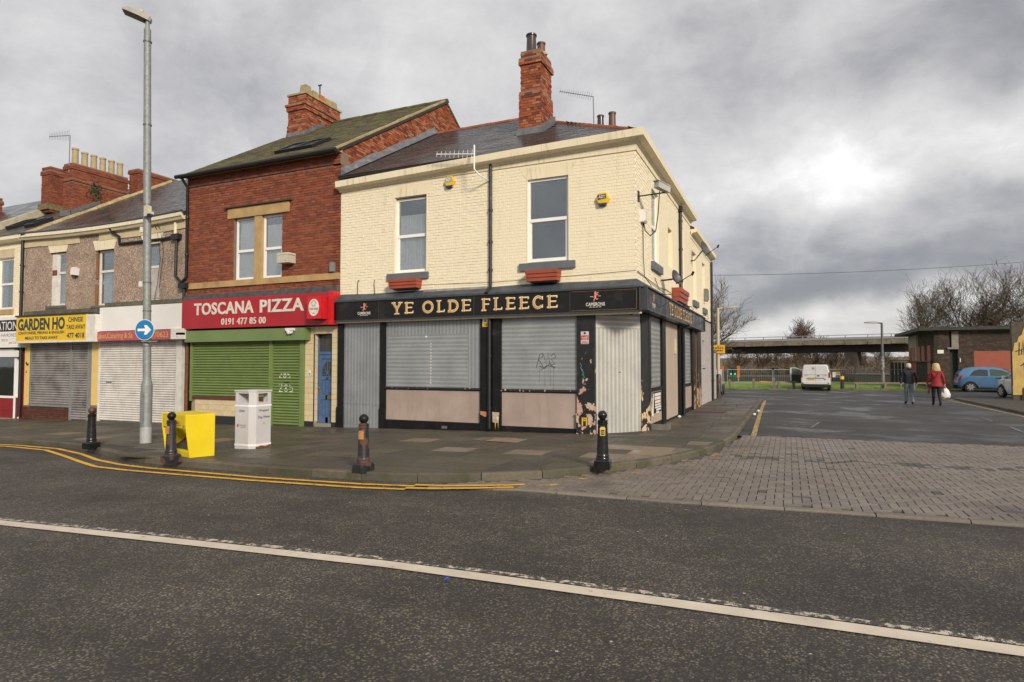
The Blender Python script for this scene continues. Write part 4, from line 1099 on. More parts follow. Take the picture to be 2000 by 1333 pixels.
mb = MB(S0); mb.box(6.47, 8.44, .25, .98, -.12, .01); mb.build('stall_riser', M_riser, pub)
mb = MB(S0); mb.box(3.37, 4.55, .17, 2.9, -.05, .0); mb.box(4.565, 5.6, .17, 2.9, -.05, .0); mb.box(4.9, 5.2, 2.0, 2.45, .0, .02); bd = mb.build('boarded_door', M_board, pub)
mb = MB(S0); mb.box(4.98, 5.22, 2.02, 2.46, .02, .035); mb.build('notice', plain('cream_notice', (.62, .55, .38), .6), bd)
# rear ground floor in grey painted brick
mb = MB(S0); wall_cells(mb, 10.8, 14.7, .0, 3.55, [(11.6, 12.3, 1.75, 2.65)], -.3, 0); mb.box(11.6, 12.3, 1.75, 2.65, -.28, -.1)
gw = mb.build('wall', M_grey_paint, pub, label='grey painted brick at the rear of the ground floor')
pieces('brick', brick_items(S0, .1, 3.5, lambda z: (10.82, 14.7), [(11.6, 12.3, 1.75, 2.65)], depth=.010, jit=.003), gw, M_grey_brick, 0, taper=.02, rest_name='brickwork')
mb = MB(S0); mb.box(11.5, 12.4, 1.55, 1.72, 0, .08); mb.build('window_sill', M_grey_paint, pub)
# dark blue flashing ledge above the signs
mb = MB()
mb.loft([[(u, .0, 3.64 + .06 * math.sin(u * 2) * .3), (u, -.06, 3.60), (u, -.27, 3.46), (u, -.27, 3.42), (u, 0, 3.42)] for u in (-8.3, -7.2, -6.1, -5.0, -3.9, -2.8, -1.7, -.7, .0)])
mb.loft([[(0, v, 3.64), (.06, v, 3.60), (.27, v, 3.46), (.27, v, 3.42), (0, v, 3.42)] for v in (.0, 2, 4, 6, 8, 10.6)])
mb.loft([[(0, -.0, 3.64), (0, -.06, 3.60), (0, -.27, 3.46), (0, -.27, 3.42), (0, 0, 3.42)], [(.001, 0, 3.64), (.045, -.045, 3.60), (.22, -.22, 3.46), (.22, -.22, 3.42), (0.001, 0, 3.42)], [(0, .0, 3.64), (.06, .0, 3.60), (.27, .0, 3.46), (.27, .0, 3.42), (0, .0, 3.42)]])
mb.build('ledge', M_slateblue, pub)
mb = MB(); mb.box(-5.55, -3.72, -.085, -.055, 3.50, 3.64); mb.build('weathered_board', plain('grey_weathered_board', (.30, .28, .26), .8, var=.3), pub)
# rainwater pipes
downpipe(pub, [(-3.63, -.05, 6.74), (-3.63, -.05, 3.66), (-3.63, -.09, 3.60), (-3.63, -.30, 3.44)], .042, M_black_p, clips=[((-3.63, -.05, z - .03), (-3.63, -.05, z + .03)) for z in (5.55, 4.05, 4.75)])
downpipe(pub, [(-3.63, -.11, 2.88), (-3.63, -.11, .14), (-3.63, -.16, .09)], .046, M_black_p, clips=[((-3.63, -.11, z - .03), (-3.63, -.11, z + .03)) for z in (.62, 1.9)])
downpipe(pub, [(.07, 6.0, 6.6), (.07, 6.0, 3.66), (.3, 6.0, 3.45)], .05, M_black_p, clips=[((.07, 6, z - .03), (.07, 6, z + .03)) for z in (4.3, 5.3, 6.2)])
mb = MB(); mb.box(-.02, .14, 5.9, 6.1, 6.5, 6.66); mb.build('hopper', M_black_p, pub)
downpipe(pub, [(.3, 6.0, 2.95), (.12, 6.0, 2.8), (.12, 6.0, .12)], .05, M_black_p)
downpipe(pub, [(.07, 14.6, 6.2), (.07, 14.6, .1)], .05, M_black_p, clips=[((.07, 14.6, z - .03), (.07, 14.6, z + .03)) for z in (1.0, 2.6, 4.1, 5.3)])
downpipe(pub, [(.05, 9.35, 2.9), (.05, 9.35, .12)], .035, M_rust)
for i, pts in enumerate([[(-7.65, -.03, 3.98), (-7.67, -.05, 4.02), (-7.70, -.04, 3.95), (-7.70, -.05, 3.6), (-7.66, -.15, 3.5)], [(-7.15, -.02, 4.0), (-7.16, -.03, 3.9), (-7.14, -.03, 3.62)],
                          [(.03, .02, 3.80), (.03, 1.2, 3.76), (.04, 2.4, 3.70), (.03, 3.6, 3.78), (.05, 5.6, 3.72)], [(-6.5, -.02, 3.80), (-3.7, -.02, 3.74), (-1.2, -.02, 3.79), (-.02, -.02, 3.82), (.03, .02, 3.80)],
                          [(.03, 2.0, 3.9), (.04, 2.5, 3.66), (.12, 2.7, 3.6)], [(.03, .62, 5.1), (.03, .62, 4.2), (.05, .66, 3.75), (.12, .95, 3.62), (.16, .9, 3.55)]]):
    mb = MB(); mb.tube(pts, .009 if i != 3 else .004, 5); mb.build('cable', M_cable, pub)

# low rear yard wall
mb = MB(S0); mb.box(14.72, 16.9, .0, 2.25, -.3, -.02); mb.mi = 1; mb.box(14.72, 16.95, 2.25, 2.36, -.34, .03)
tag(mb.build('yard_wall', [M_grey_paint, M_sill], None, loc=(0, 15.8, 0)), 'low grey painted yard wall behind the pub with dark coping', 'wall')

# ------------------------------------------------------------------ signs on the pub
def serif_letter(mb, ch_, x0, x1, z0, z1, n):
    """classical capital as strokes: rosy shade, pale gold body, amber inlay"""
    W = x1 - x0; H = z1 - z0; t = .054
    P = lambda x, y: (x0 + x * W, z0 + y * H)
    lx = x0 + t / 2 + .015
    st = []
    yb, yt, ym = z0 + t / 2, z1 - t / 2, z0 + H * .52
    if ch_ in 'EFL':
        st.append([(lx + .02, z0), (lx + .02, z1)])
        if ch_ in 'EL': st.append([(x0, yb), (x1, yb)]); st.append([(x1 - t * .25, yb), (x1 - t * .2, z0 + H * .24)])
        else: st.append([(x0 - .005, z0 + t * .22), (x0 + .13, z0 + t * .22)])
        if ch_ in 'EF': st.append([(x0, yt), (x1 - .005, yt)]); st.append([(lx, ym), (x1 - W * .12, ym)]); st.append([(x1 - t * .3, yt), (x1 - t * .3, z1 - H * .22)])
        else: st.append([(x0 - .005, z1 - t * .22), (x0 + .13, z1 - t * .22)])
    elif ch_ == 'Y':
        c = (x0 + x1) / 2
        st += [[(x0 + .03, z1), (c, z0 + H * .44)], [(x1 - .03, z1), (c, z0 + H * .44)], [(c, z0), (c, z0 + H * .50)], [(c - .075, z0 + t * .22), (c + .075, z0 + t * .22)], [(x0 - .02, z1 - t * .22), (x0 + .11, z1 - t * .22)], [(x1 - .11, z1 - t * .22), (x1 + .02, z1 - t * .22)]]
    elif ch_ == 'O':
        st.append(arc((x0 + x1) / 2, (z0 + z1) / 2, W / 2 - t / 2, H / 2 - t / 2, 0, 360, 36))
    elif ch_ == 'D':
        st += [[(lx + .02, z0), (lx + .02, z1)], [(x0, yt), (x0 + W * .45, yt)] + arc(x0 + W * .45, (z0 + z1) / 2, W * .55 - t / 2, H / 2 - t / 2, 90, -90, 22) + [(x0, yb)]]
    elif ch_ == 'C':
        st += [arc((x0 + x1) / 2 + .01, (z0 + z1) / 2, W / 2 - t / 2, H / 2 - t / 2, 42, 318, 30), [(x1 - t * .4, z1 - H * .06), (x1 - t * .4, z1 - H * .32)], [(x1 - t * .4, z0 + H * .06), (x1 - t * .4, z0 + H * .30)]]
    e = 0
    for lay, (w, dx, dz, mi) in enumerate(((t * 1.25, -.012, -.010, 2), (t, 0, 0, 0), (t * .42, 0, 0, 1))):
        mb.mi = mi
        for s_ in st:
            thin = len(s_) == 2 and (abs(s_[0][0] - s_[1][0]) < .14 and abs(s_[0][1] - s_[1][1]) < .005 or abs(s_[0][1] - s_[1][1]) < H * .3)
            if lay == 2 and thin: continue
            ww = w * (.5 if thin else 1)
            ribbon(mb, [(a + dx, b + dz) for a, b in s_], ww, n + lay * .004 + e); e += .00015
LET = [('Y', -6.408, -6.105), ('E', -6.02, -5.751), ('O', -5.472, -5.148), ('L', -5.048, -4.819), ('D', -4.725, -4.421), ('E', -4.335, -4.07), ('F', -3.776, -3.537), ('L', -3.449, -3.214), ('E', -3.121, -2.868), ('E', -2.771, -2.513), ('C', -2.424, -2.15), ('E', -2.057, -1.793)]
def lion_logo(parent, F, cx, cz, s, n):
    mb = MB(F); q = lambda pts: [(cx + x * s, cz + y * s) for x, y in pts]
    e = 0
    for poly in ([(-.10, .12), (.10, .16), (.16, .50), (.08, .72), (-.10, .66), (-.16, .40)],                     # body
                 [(-.12, .66), (.02, .60), (.16, .78), (.14, .98), (-.02, 1.04), (-.14, .94)],                   # head
                 [(.08, .62), (.42, .80), (.50, .92), (.38, .92), (.06, .74)], [(.10, .46), (.40, .52), (.48, .66), (.36, .62), (.10, .58)],   # paws
                 [(-.10, .20), (.04, .16), (-.14, -.20), (-.10, -.34), (-.28, -.34), (-.24, -.14)], [(-.02, .18), (.12, .20), (.20, -.02), (.44, .06), (.36, -.10), (.10, -.12)]):
        mb.prism(q(poly), n, n + .002 + e); e += .0004
    ribbon(mb, q([(-.08, .22), (-.26, .20), (-.38, .30), (-.30, .38)]), .05 * s, n + .003)
    mb.mi = 1; ribbon(mb, q([(-.75, .32), (-.30, .32)]), .05 * s, n + .0015); ribbon(mb, q([(.42, .36), (.75, .38)]), .05 * s, n + .0015)
    text_mesh(mb, 'CAMERONS', cx - 1.35 * s, cx + 1.35 * s, cz - .98 * s, cz - .50 * s, n + .002, bold=.008)
    for k in range(4): mb.box(cx + (-.85 + k * .45) * s, cx + (-.85 + k * .45 + .33) * s, cz - 1.16 * s, cz - 1.10 * s, n, n + .0015)
    return mb.build('logo', [M_lion, M_white_print], parent)
sg = thing('pub_sign', 'long black fascia sign reading YE OLDE FLEECE on the front of the pub', 'sign', (-4.1, -.25, 2.9))
mb = MB(F0); mb.box(-8.30, .12, 2.90, 3.40, .05, .245); mb.build('panel', M_sign_black, sg)
mb = MB(F0)
mb.box(-8.32, .14, 3.40, 3.43, .05, .28); mb.box(-8.32, .14, 2.87, 2.90, .05, .28); mb.box(-8.33, -8.30, 2.87, 3.43, .05, .28); mb.box(.12, .15, 2.87, 3.43, .05, .28)
mb.build('frame', M_sign_edge, sg)
mb = MB(F0)
for x in (-6.85, -4.0, -1.5): mb.box(x, x + .012, 2.90, 3.40, .245, .2475)
mb.build('panel_joint', M_sign_edge, sg)
mb = MB(F0)
for a, b, c, d in ((-1.46, .06, 3.37, 3.374), (-1.46, .06, 2.93, 2.934), (.056, .06, 2.934, 3.37)): mb.box(a, b, c, d, .245, .247)
mb.build('gold_line', M_gold2, sg)
for c, a, b in LET:
    mb = MB(F0); serif_letter(mb, c, a, b, 3.015, 3.328, .249); mb.build('letter', [M_gold, M_gold2, M_gold3], sg)
lion_logo(sg, F0, -7.32, 3.19, .155, .2465); lion_logo(sg, F0, -.885, 3.19, .165, .2465)
mb = MB(F0); mb.box(-8.32, .14, 2.83, 2.87, .1, .2); mb.build('strip', M_cream_trim, sg)
s2 = thing('pub_sign', 'dark fascia sign with gold lettering along the side street wall of the pub', 'sign', (.25, 5, 2.9))
mb = MB(S0); mb.box(-.12, 10.3, 2.94, 3.42, .05, .24); mb.build('panel', M_sign_black, s2)
mb = MB(S0); mb.box(-.17, 10.33, 3.42, 3.45, .05, .28); mb.box(-.17, 10.33, 2.91, 2.94, .05, .28); mb.box(-.17, -.12, 2.94, 3.42, .05, .28); mb.box(10.3, 10.34, 2.94, 3.42, .05, .28); mb.build('frame', M_sign_edge, s2)
k0 = 2.82; ks_ = (6.9 - 2.82) / (LET[-1][2] - LET[0][1])
for c, a, b in LET:
    mb = MB(S0); serif_letter(mb, c, k0 + (a - LET[0][1]) * ks_, k0 + (b - LET[0][1]) * ks_ , 3.02, 3.34, .244); mb.build('letter', [M_gold, M_gold2, M_gold3], s2)
lion_logo(s2, S0, .75, 3.20, .15, .2415)
for v in (1.5, 4.9, 8.8):
    mb = MB(); mb.tube([(.25, v, 3.43), (.52, v, 3.40), (.56, v, 3.34)], .01, 5); mb.tube([(.25, v, 3.1), (.53, v + .5, 3.36)], .008, 5); mb.build('lamp_bracket', M_cable, s2)

def hex_alarm(label, cx, cz, s, text_mat, patch):
    t_ = thing('alarm_box', label, 'alarm box', (cx, 0, cz), 'hexagonal alarm boxes')
    def ring(k, n): return [(cx + s * k * math.cos(rad(a)), cz + s * k * 1.0 * math.sin(rad(a)), n) for a in (0, 60, 120, 180, 240, 300)]
    mb = MB(F0); mb.loft([ring(1.0, .0), ring(1.0, .05), ring(.80, .085)]); mb.build('case', M_yellow_p, t_)
    mb = MB(F0); mb.prism([(cx - s * .62, cz - s * .58), (cx + s * .62, cz - s * .58), (cx + s * .46, cz - s * .90), (cx - s * .46, cz - s * .90)], .0, .088); mb.build('lower_cover', M_blue_p, t_)
    mb = MB(F0); mb.prism([(cx - s * .62, cz - s * .12), (cx + s * .50, cz + s * .02), (cx + s * .50, cz + s * .62), (cx - s * .62, cz + s * .50)], .085, .091)
    mb.mi = 1; text_mesh(mb, 'ADT', cx - s * .50, cx + s * .40, cz + s * .06, cz + s * .46, .0925, bold=.02)
    mb.build('label', [patch, text_mat], t_)
hex_alarm('bright yellow hexagonal alarm box right of the larger upstairs window', -.755, 5.515, .175, M_white_print, M_blue_p)
hex_alarm('faded yellow hexagonal alarm box under the cornice right of the smaller upstairs window', -4.81, 6.40, .17, M_white_print, plain('faded_blue_label', (.22, .34, .5), .5))
def planter(label, F, x0, x1, z0, z1, nb, nt):
    t_ = thing('window_box', label, 'window box', F[0] + F[1] * ((x0 + x1) / 2) + F[2] * z0 + F[3] * .1, 'red window boxes')
    k = 3; h = (z1 - z0) / k
    for i in range(k):
        a0, a1 = z0 + i * h + .003, z0 + (i + 1) * h - .003
        t = (i + .5) / k; n = nb + (nt - nb) * t
        mb = MB(F); mb.box(x0 - .01 * i, x1 + .01 * i, a0, a1, .02, n); mb.build('plank', M_boxred, t_)
    mb = MB(F); mb.box(x0 + .1, x1 - .1, z0 - .03, z0, .02, nb - .04); mb.build('bracket', M_black_p, t_)
planter('red-brown window box under the smaller upstairs window beside the brick building', F0, -6.50, -5.66, 3.69, 3.935, .26, .32)
planter('red-brown window box under the larger upstairs window above the pub name', F0, -2.58, -1.80, 3.67, 3.935, .25, .31)
planter('red-brown window box on the side street wall of the pub', S0, 4.62, 6.2, 3.55, 3.95, .22, .30)
def yagi(name, label, base_, top, tip, nel, el, mat_, cat='aerial', stand=None, group='television aerials'):
    t_ = thing(name, label, cat, base_, group)
    mb = MB(); mb.tube(stand or [base_, top], .02, 6); mb.build('mast', mat_, t_)
    mb = MB(); a, b = Vector(top), Vector(tip); mb.tube([a, b], .014, 5); mb.build('boom', mat_, t_)
    d = (b - a).normalized(); w = Vector((0, 0, 1)) - d * d.z
    for i in range(nel):
        p = a.lerp(b, .06 + .92 * i / (nel - 1)); h = el * (1 - .45 * i / nel)
        mb = MB(); mb.tube([p - w * h, p + w * h], .005, 4); mb.build('element', mat_, t_)
yagi('tv_aerial', 'small white aerial on a cranked arm at the pub front gutter', (-3.72, -.05, 6.32), (-3.86, -.5, 6.86), (-4.94, -.5, 7.0), 9, .11, M_upvc, stand=[(-3.70, -.02, 6.30), (-3.78, -.4, 6.36), (-3.86, -.5, 6.48), (-3.86, -.5, 7.08)])
yagi('tv_aerial', 'long aerial on a tall mast beside the rear pub chimney', (-3.05, 7.2, 8.3), (-3.1, 7.2, 11.22), (-4.3, 7.0, 11.55), 15, .16, M_alu)
def dish(label, base_, c, aim, r):
    t_ = thing('satellite_dish', label, 'satellite dish', base_, 'satellite dishes')
    aim = Vector(aim).normalized(); x = Vector((0, 0, 1)).cross(aim).normalized(); y = aim.cross(x)
    rings = []
    for k in range(5):
        q = r * max(.01, k / 4); rings.append([tuple(Vector(c) + x * (q * math.cos(t)) + y * (q * 1.08 * math.sin(t)) + aim * (.10 * (k / 4) ** 2)) for t in [2 * math.pi * j / 20 for j in range(20)]])
    mb = MB(); mb.loft(rings, caps=False); mb.loft([[tuple(Vector(p) - aim * .012) for p in r_] for r_ in rings], caps=False); mb.build('reflector', plain('dark_mesh_dish', (.075, .075, .08), .5, bump=0), t_, smooth=60)
    mb = MB(); mb.tube([base_, Vector(base_) + Vector((.12, 0, 0)), Vector(c) - aim * .02], .022, 6); mb.build('wall_bracket', M_cable, t_)
    f = Vector(c) + aim * .52 - y * .12
    mb = MB(); mb.tube([Vector(c) - y * r * .8, f], .012, 5); mb.tube([f - aim * .02 - y * .03, f + aim * .06 + y * .05], .035, 6); mb.build('receiver_arm', M_cable, t_)
dish('grey satellite dish low on the side wall beside the first side window', (.02, 2.9, 3.95), (.34, 3.0, 3.99), (.86, -.30, .34), .20)
dish('grey satellite dish high on the side wall near the second cornice', (.02, 8.6, 5.35), (.42, 8.75, 5.72), (.86, -.30, .3), .27)
cc = thing('cctv_camera', 'white security camera on a rod high at the pub corner', 'security camera', (.02, .0, 5.4))
mb = MB(); mb.tube([(.01, .22, 5.56), (.62, .22, 5.58)], .016, 6); mb.box(0, .03, .15, .29, 5.44, 5.68); mb.build('bracket', M_cable, cc)
mb = MB(fr((.56, .18, 5.70), (.45, .85, -.15), (.05, .1, 1))); mb.box(-.20, .22, -.07, .07, -.065, .065); mb.box(-.24, .22, .07, .085, -.08, .08); mb.build('housing', plain('grey_camera_case', (.42, .41, .38), .5, var=.15), cc)
mb = MB(); mb.tube([(.5, .2, 5.62), (.44, .3, 5.1), (.36, .45, 4.78), (.2, .6, 4.70), (.08, .62, 4.84), (.04, .62, 5.05)], .013, 6); mb.build('cable', M_cable, cc)
mb = MB(S0); mb.box(.42, .74, 5.02, 5.30, .005, .11); mb.box(.45, .71, 5.05, 5.27, .11, .125); tag(mb.build('junction_box', M_white_p, None, loc=(0, .6, 5.1)), 'cream junction box on the side wall below the security camera', 'junction box')
mb = MB(S0); mb.box(12.1, 12.45, 4.25, 4.75, .02, .16); mb.box(12.18, 12.37, 4.3, 4.7, .16, .2); tag(mb.build('flood_light', plain('grey_lamp', (.2, .2, .19), .5), None, loc=(0, 12.2, 4.4)), 'grey floodlight on the far end of the pub side wall', 'lamp')
mb = MB(FC); mb.tube([(.55, 2.89, .25), (.75, 2.89, .25)], .03, 8); mb.tube([(.75, 2.89, .25), (.86, 2.86, .28)], .02, 8); mb.box(.5, .58, 2.88, 2.93, .2, .3)
tag(mb.build('cctv_camera', M_black_p, None, loc=(-.4, .3, 2.9)), 'tiny dark camera under the sign over the corner doorway', 'security camera')
# plates and stickers on the piers
def plate(name, label, cat, F, x0, x1, z0, z1, n, m_, extra=None):
    mb = MB(F); mb.box(x0, x1, z0, z1, n, n + .006)
    ms = [m_]
    if extra: extra(mb, ms, n + .0075)
    return tag(mb.build(name, ms, None, loc=F[0] + F[1] * ((x0 + x1) / 2) + F[2] * z0 + F[3] * n), label, cat)
def _elec(mb, ms, n):
    ms += [M_black_print, M_white_p]; mb.mi = 2; mb.box(-3.835, -3.69, 2.73, 2.84, n - .001, n); mb.mi = 1
    mb.mi = 0; mb.prism([(-3.815, 2.745), (-3.71, 2.745), (-3.762, 2.83)], n, n + .001); mb.mi = 1
    mb.prism([(-3.79, 2.755), (-3.735, 2.755), (-3.762, 2.80)], n + .001, n + .002)
    for z in (2.70, 2.675, 2.65): mb.box(-3.81 + (.02 if z == 2.675 else 0), -3.71, z, z + .012, n - .001, n)
plate('warning_sign', 'small yellow electrical warning sign high on the pier between the pub windows', 'sign', F0, -3.84, -3.685, 2.63, 2.85, .072, M_yellow_p, _elec)
def _alarm(mb, ms, n):
    ms += [M_red_bright, M_black_print]; mb.mi = 1; mb.box(-1.28, -1.10, 2.26, 2.37, n - .001, n); mb.box(-1.28, -1.10, 2.18, 2.195, n - .001, n)
    mb.mi = 0; text_mesh(mb, 'ALARM', -1.265, -1.115, 2.30, 2.345, n + .001, bold=.03); mb.box(-1.25, -1.13, 2.275, 2.288, n, n + .0005)
    mb.mi = 2; mb.disc(-1.19, 2.42, .03, .026, n - .001, n, 8); mb.box(-1.26, -1.12, 2.225, 2.232, n - .001, n); mb.box(-1.26, -1.12, 2.205, 2.212, n - .001, n)
plate('alarm_sign', 'white and red alarm warning plate on the peeling corner pier', 'sign', F0, -1.285, -1.095, 2.17, 2.46, .072, plain('pale_plate', (.55, .55, .56), .5), _alarm)
def _hyd(mb, ms, n):
    ms += [M_yellow_p, M_black_print]
    mb.mi = 1; mb.box(-1.265, -1.235, .285, .475, n - .001, n); mb.box(-1.165, -1.135, .285, .475, n - .001, n); mb.box(-1.225, -1.175, .395, .475, n - .001, n)
    mb.mi = 2; mb.box(-1.228, -1.172, .372, .392, n - .0005, n + .0005); text_mesh(mb, 'X', -1.215, -1.185, .30, .35, n, bold=.02); mb.box(-1.215, -1.185, .425, .445, n, n + .0005)
plate('hydrant_plate', 'yellow hydrant H plate low on the corner pier', 'sign', F0, -1.28, -1.12, .275, .485, .096, M_black_p, _hyd)
mb = MB(F0); mb.prism([(-3.56, .28), (-3.40, .26), (-3.38, .52), (-3.57, .53)], .0705, .073); mb.mi = 1; mb.prism([(-3.5, .27), (-3.47, .27), (-3.485, .10)], .0705, .072); mb.prism([(-3.42, .26), (-3.40, .26), (-3.405, .12)], .0705, .072); mb.mi = 2; mb.prism([(-3.45, .36), (-3.41, .33), (-3.42, .43)], .073, .075)
tag(mb.build('torn_poster', [plain('torn_paper', (.45, .38, .28), .85, var=.35, scale=14), M_yellow_print, M_white_print], None, loc=(-3.5, -.07, .3)), 'torn poster remains with yellow streaks at the foot of the middle pier', 'poster')
mb = MB(F0); mb.prism([(-3.90, .54), (-3.72, .53), (-3.72, .42), (-3.77, .40), (-3.9, .46)], .0705, .072); tag(mb.build('peeled_patch', plain('orange_undercoat', (.42, .17, .10), .8), None, loc=(-3.8, -.07, .4)), 'orange peeled patch at the foot of the middle pier left of the downpipe', 'peeled paint')
po = thing('poster', 'black poster with white lettering and a torn white edge below the first side window', 'poster', (.02, 2.1, .3))
mb = MB(S0); mb.box(1.62, 2.80, .47, 1.0, .012, .017); mb.build('sheet', M_sign_black, po)
mb = MB(S0)
z = .965
for h, (a, b) in zip((.075, .075, .07, .045, .045, .045, .05), ((1.9, 2.7), (1.9, 2.72), (1.95, 2.7), (1.95, 2.72), (1.95, 2.72), (2.1, 2.72), (2.1, 2.5))):
    x = a
    while x < b - .03:
        w = R.uniform(.05, .12); mb.box(x, min(x + w, b), z - h, z, .017, .0185); x += w + .014
    z -= h + .018
mb.build('lettering', M_white_print, po)
mb = MB(S0); mb.prism([(1.55, .42), (1.72, .40), (1.78, .95), (1.70, .98), (1.66, .7)], .018, .022); mb.prism([(1.50, .5), (1.56, .48), (1.6, .86)], .012, .02); mb.build('torn_edge', M_white_print, po)
mb = MB(); mb.box(.06, .42, 1.28, 1.62, gp(0), gp(0) + .03); 
for k in range(3): mb.box(.06, .42, 1.28 + .12 * k, 1.36 + .12 * k, gp(0) + .03, gp(0) + .10)
mb.box(.06, .42, 1.24, 1.28, gp(0), gp(0) + .14); mb.box(.42, .46, 1.24, 1.62, gp(0), gp(0) + .15)
tag(mb.build('concrete_block', plain('grey_block', (.15, .14, .12), .85, var=.3), None, loc=(.2, 1.4, .12)), 'old grey footing block on the pavement at the corner of the pub', 'block')
# ------------------------------------------------------------------ the red brick building with the pizza shop
red = thing('brick_house', 'tall red brick building with pizza takeaway on the ground floor and a mossy pitched roof', 'building', (-11.4, 4, -.1))
W2 = (-12.42, -10.48, 4.25, 6.17)
mb = MB(F0); wall_cells(mb, -14.45, -8.34, 3.7, 7.72, [W2], -.3, 0)
rw = mb.build('wall', M_mortar, red, label='front wall of red brick')
LIN = (-12.66, -10.20, 6.17, 6.50)
pieces('brick', brick_items(F0, 3.72, 7.35, lambda z: (-14.455, -8.335), [W2, LIN, (-14.5, -8.3, 4.08, 4.27)], depth=.012, jit=.005) + brick_items(FRONT(-.03), 7.36, 7.66, lambda z: (-14.455, -8.335), [], depth=.012, jit=.004), rw, M_red, 300, taper=.02)
mb = MB(F0); mb.box(-14.45, -8.34, 7.36, 7.70, 0, .03); mb.build('corbel', M_mortar, red)
mb = MB(F0); mb.box(-14.5, -8.3, 7.66, 7.74, .0, .10); mb.build('corbel', M_sand, red)
# sandstone pieces
mb = MB(F0)
for a, b in ((-12.66, -11.46), (-11.45, -10.2)):
    q = MB(F0); q.box(a, b, 6.18, 6.49, -.1, .05); q.build('lintel', M_sand, red)
q = MB(F0); q.box(-12.75, -10.1, 6.50, 6.54, -.02, .11); q.build('drip_moulding', plain('sooty_stone', (.06, .05, .038), .9), red)
q = MB(F0); q.box(-11.57, -11.29, 4.22, 6.18, -.16, .02); q.build('mullion', M_sand, red)
x = -14.45
while x < -8.4:
    w = R.uniform(.7, 1.05); q = MB(F0); q.box(x + .004, min(x + w, -8.34) - .004, 4.085, 4.265, -.05, .055 + R.uniform(-.006, .006)); q.build('string_course', M_sand, red); x += w
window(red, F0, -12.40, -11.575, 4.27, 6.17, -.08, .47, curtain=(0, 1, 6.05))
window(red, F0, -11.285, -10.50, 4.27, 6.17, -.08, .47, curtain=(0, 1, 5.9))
mb = MB(F0); mb.box(-14.45, -8.34, 3.66, 3.84, -.02, .14); mb.prism([(-14.45, 3.84), (-8.34, 3.84), (-8.34, 3.9), (-14.45, 3.88)], -.02, .09); mb.build('ledge', plain('sooty_lead', (.075, .075, .08), .6, var=.4, dirt=(.28, .27, .26), dlo=.62, dhi=.75, dscale=6), red)
# gable wall towards the pub
SG = SIDE(-8.335)
RZ, RS, RV = 7.80, .614, 5.9
gab = [(0, 3.7), (0, 7.72), (RV, RZ + RS * RV - .06), (11.8, 7.72), (11.8, 3.7)]
mb = MB(SIDE(-8.36)); mb.prism(gab, -.25, 0); gw2 = mb.build('wall', M_mortar, red, label='weathered brick gable above the pub roof')
def gspan(z):
    t = max(0, (z - 7.74) / RS); return (0.0 + t, 11.8 - t)
pieces('brick', brick_items(SIDE(-8.36), 6.9, 11.35, gspan, [], depth=.016, jit=.006), gw2, M_red_pale, 0, rest_name='brickwork')
# roof
c = math.cos(math.atan(RS)); s_ = math.sin(math.atan(RS)); Lr = (RV + .25) / c
FR = fr((0, -.25, RZ - .25 * RS + .04), (1, 0, 0), (0, c, s_))
mb = MB(FR); mb.prism([(-14.62, 0), (-8.30, 0), (-8.30, Lr), (-14.62, Lr)], -.08, 0); rr_ = mb.build('roof', M_roof_under, red)
SKY = (-11.55, -9.95, 1.05, 2.15)
pieces('slate', slate_items(FR, -14.62, -8.38, .02, Lr, .30, .17, lambda x, y: not (SKY[0] < x < SKY[1] and SKY[2] < y < SKY[3]) and not (x < -13.55 and y > 5.25), jit=.006), rr_, M_slate_moss, 300, rest_name='slate_field')
mb = MB(); mb.loft([[(u, 11.9, 7.7), (u, RV, RZ + RV * RS + .04), (u, RV, RZ + RV * RS - .06), (u, 11.9, 7.6)] for u in (-14.6, -8.32)]); mb.build('roof', M_slate_moss, red, label='rear roof slope')
tilesrun(rr_, [(Vector((-14.5, RV, RZ + RV * RS + .05)), Vector((-8.32, RV, RZ + RV * RS + .05)))], .42, .11, M_slate_moss)
# verge coping (mortar fillet) along the gable edge
k = 8
for i in range(k):
    v0, v1 = -.2 + 6.1 * i / k, -.2 + 6.1 * (i + 1) / k
    mb = MB(); j = R.uniform(-.012, .012)
    mb.loft([[(-8.47, v, RZ + RS * v + .02), (-8.47, v, RZ + RS * v + .10 + j), (-8.325, v, RZ + RS * v + .10 + j), (-8.325, v, RZ + RS * v - .06)] for v in (v0 + .004, v1 - .004)])
    mb.build('verge_coping', M_coping, red)
# two roof windows standing a little open
for (a, b) in ((-11.5, -10.78), (-10.72, -10.0)):
    mb = MB(FR)
    for q in ((a, b, 1.1, 1.17), (a, b, 2.03, 2.1), (a, a + .06, 1.17, 2.03), (b - .06, b, 1.17, 2.03)): mb.box(*q, .0, .11)
    o = mb.build('roof_window', M_black_p, red)
    mb = MB(FR); mb.box(a + .06, b - .06, 1.17, 2.03, .06, .07); mb.build('pane', plain('roof_glass', (.10, .105, .11), .12, bump=0), o)
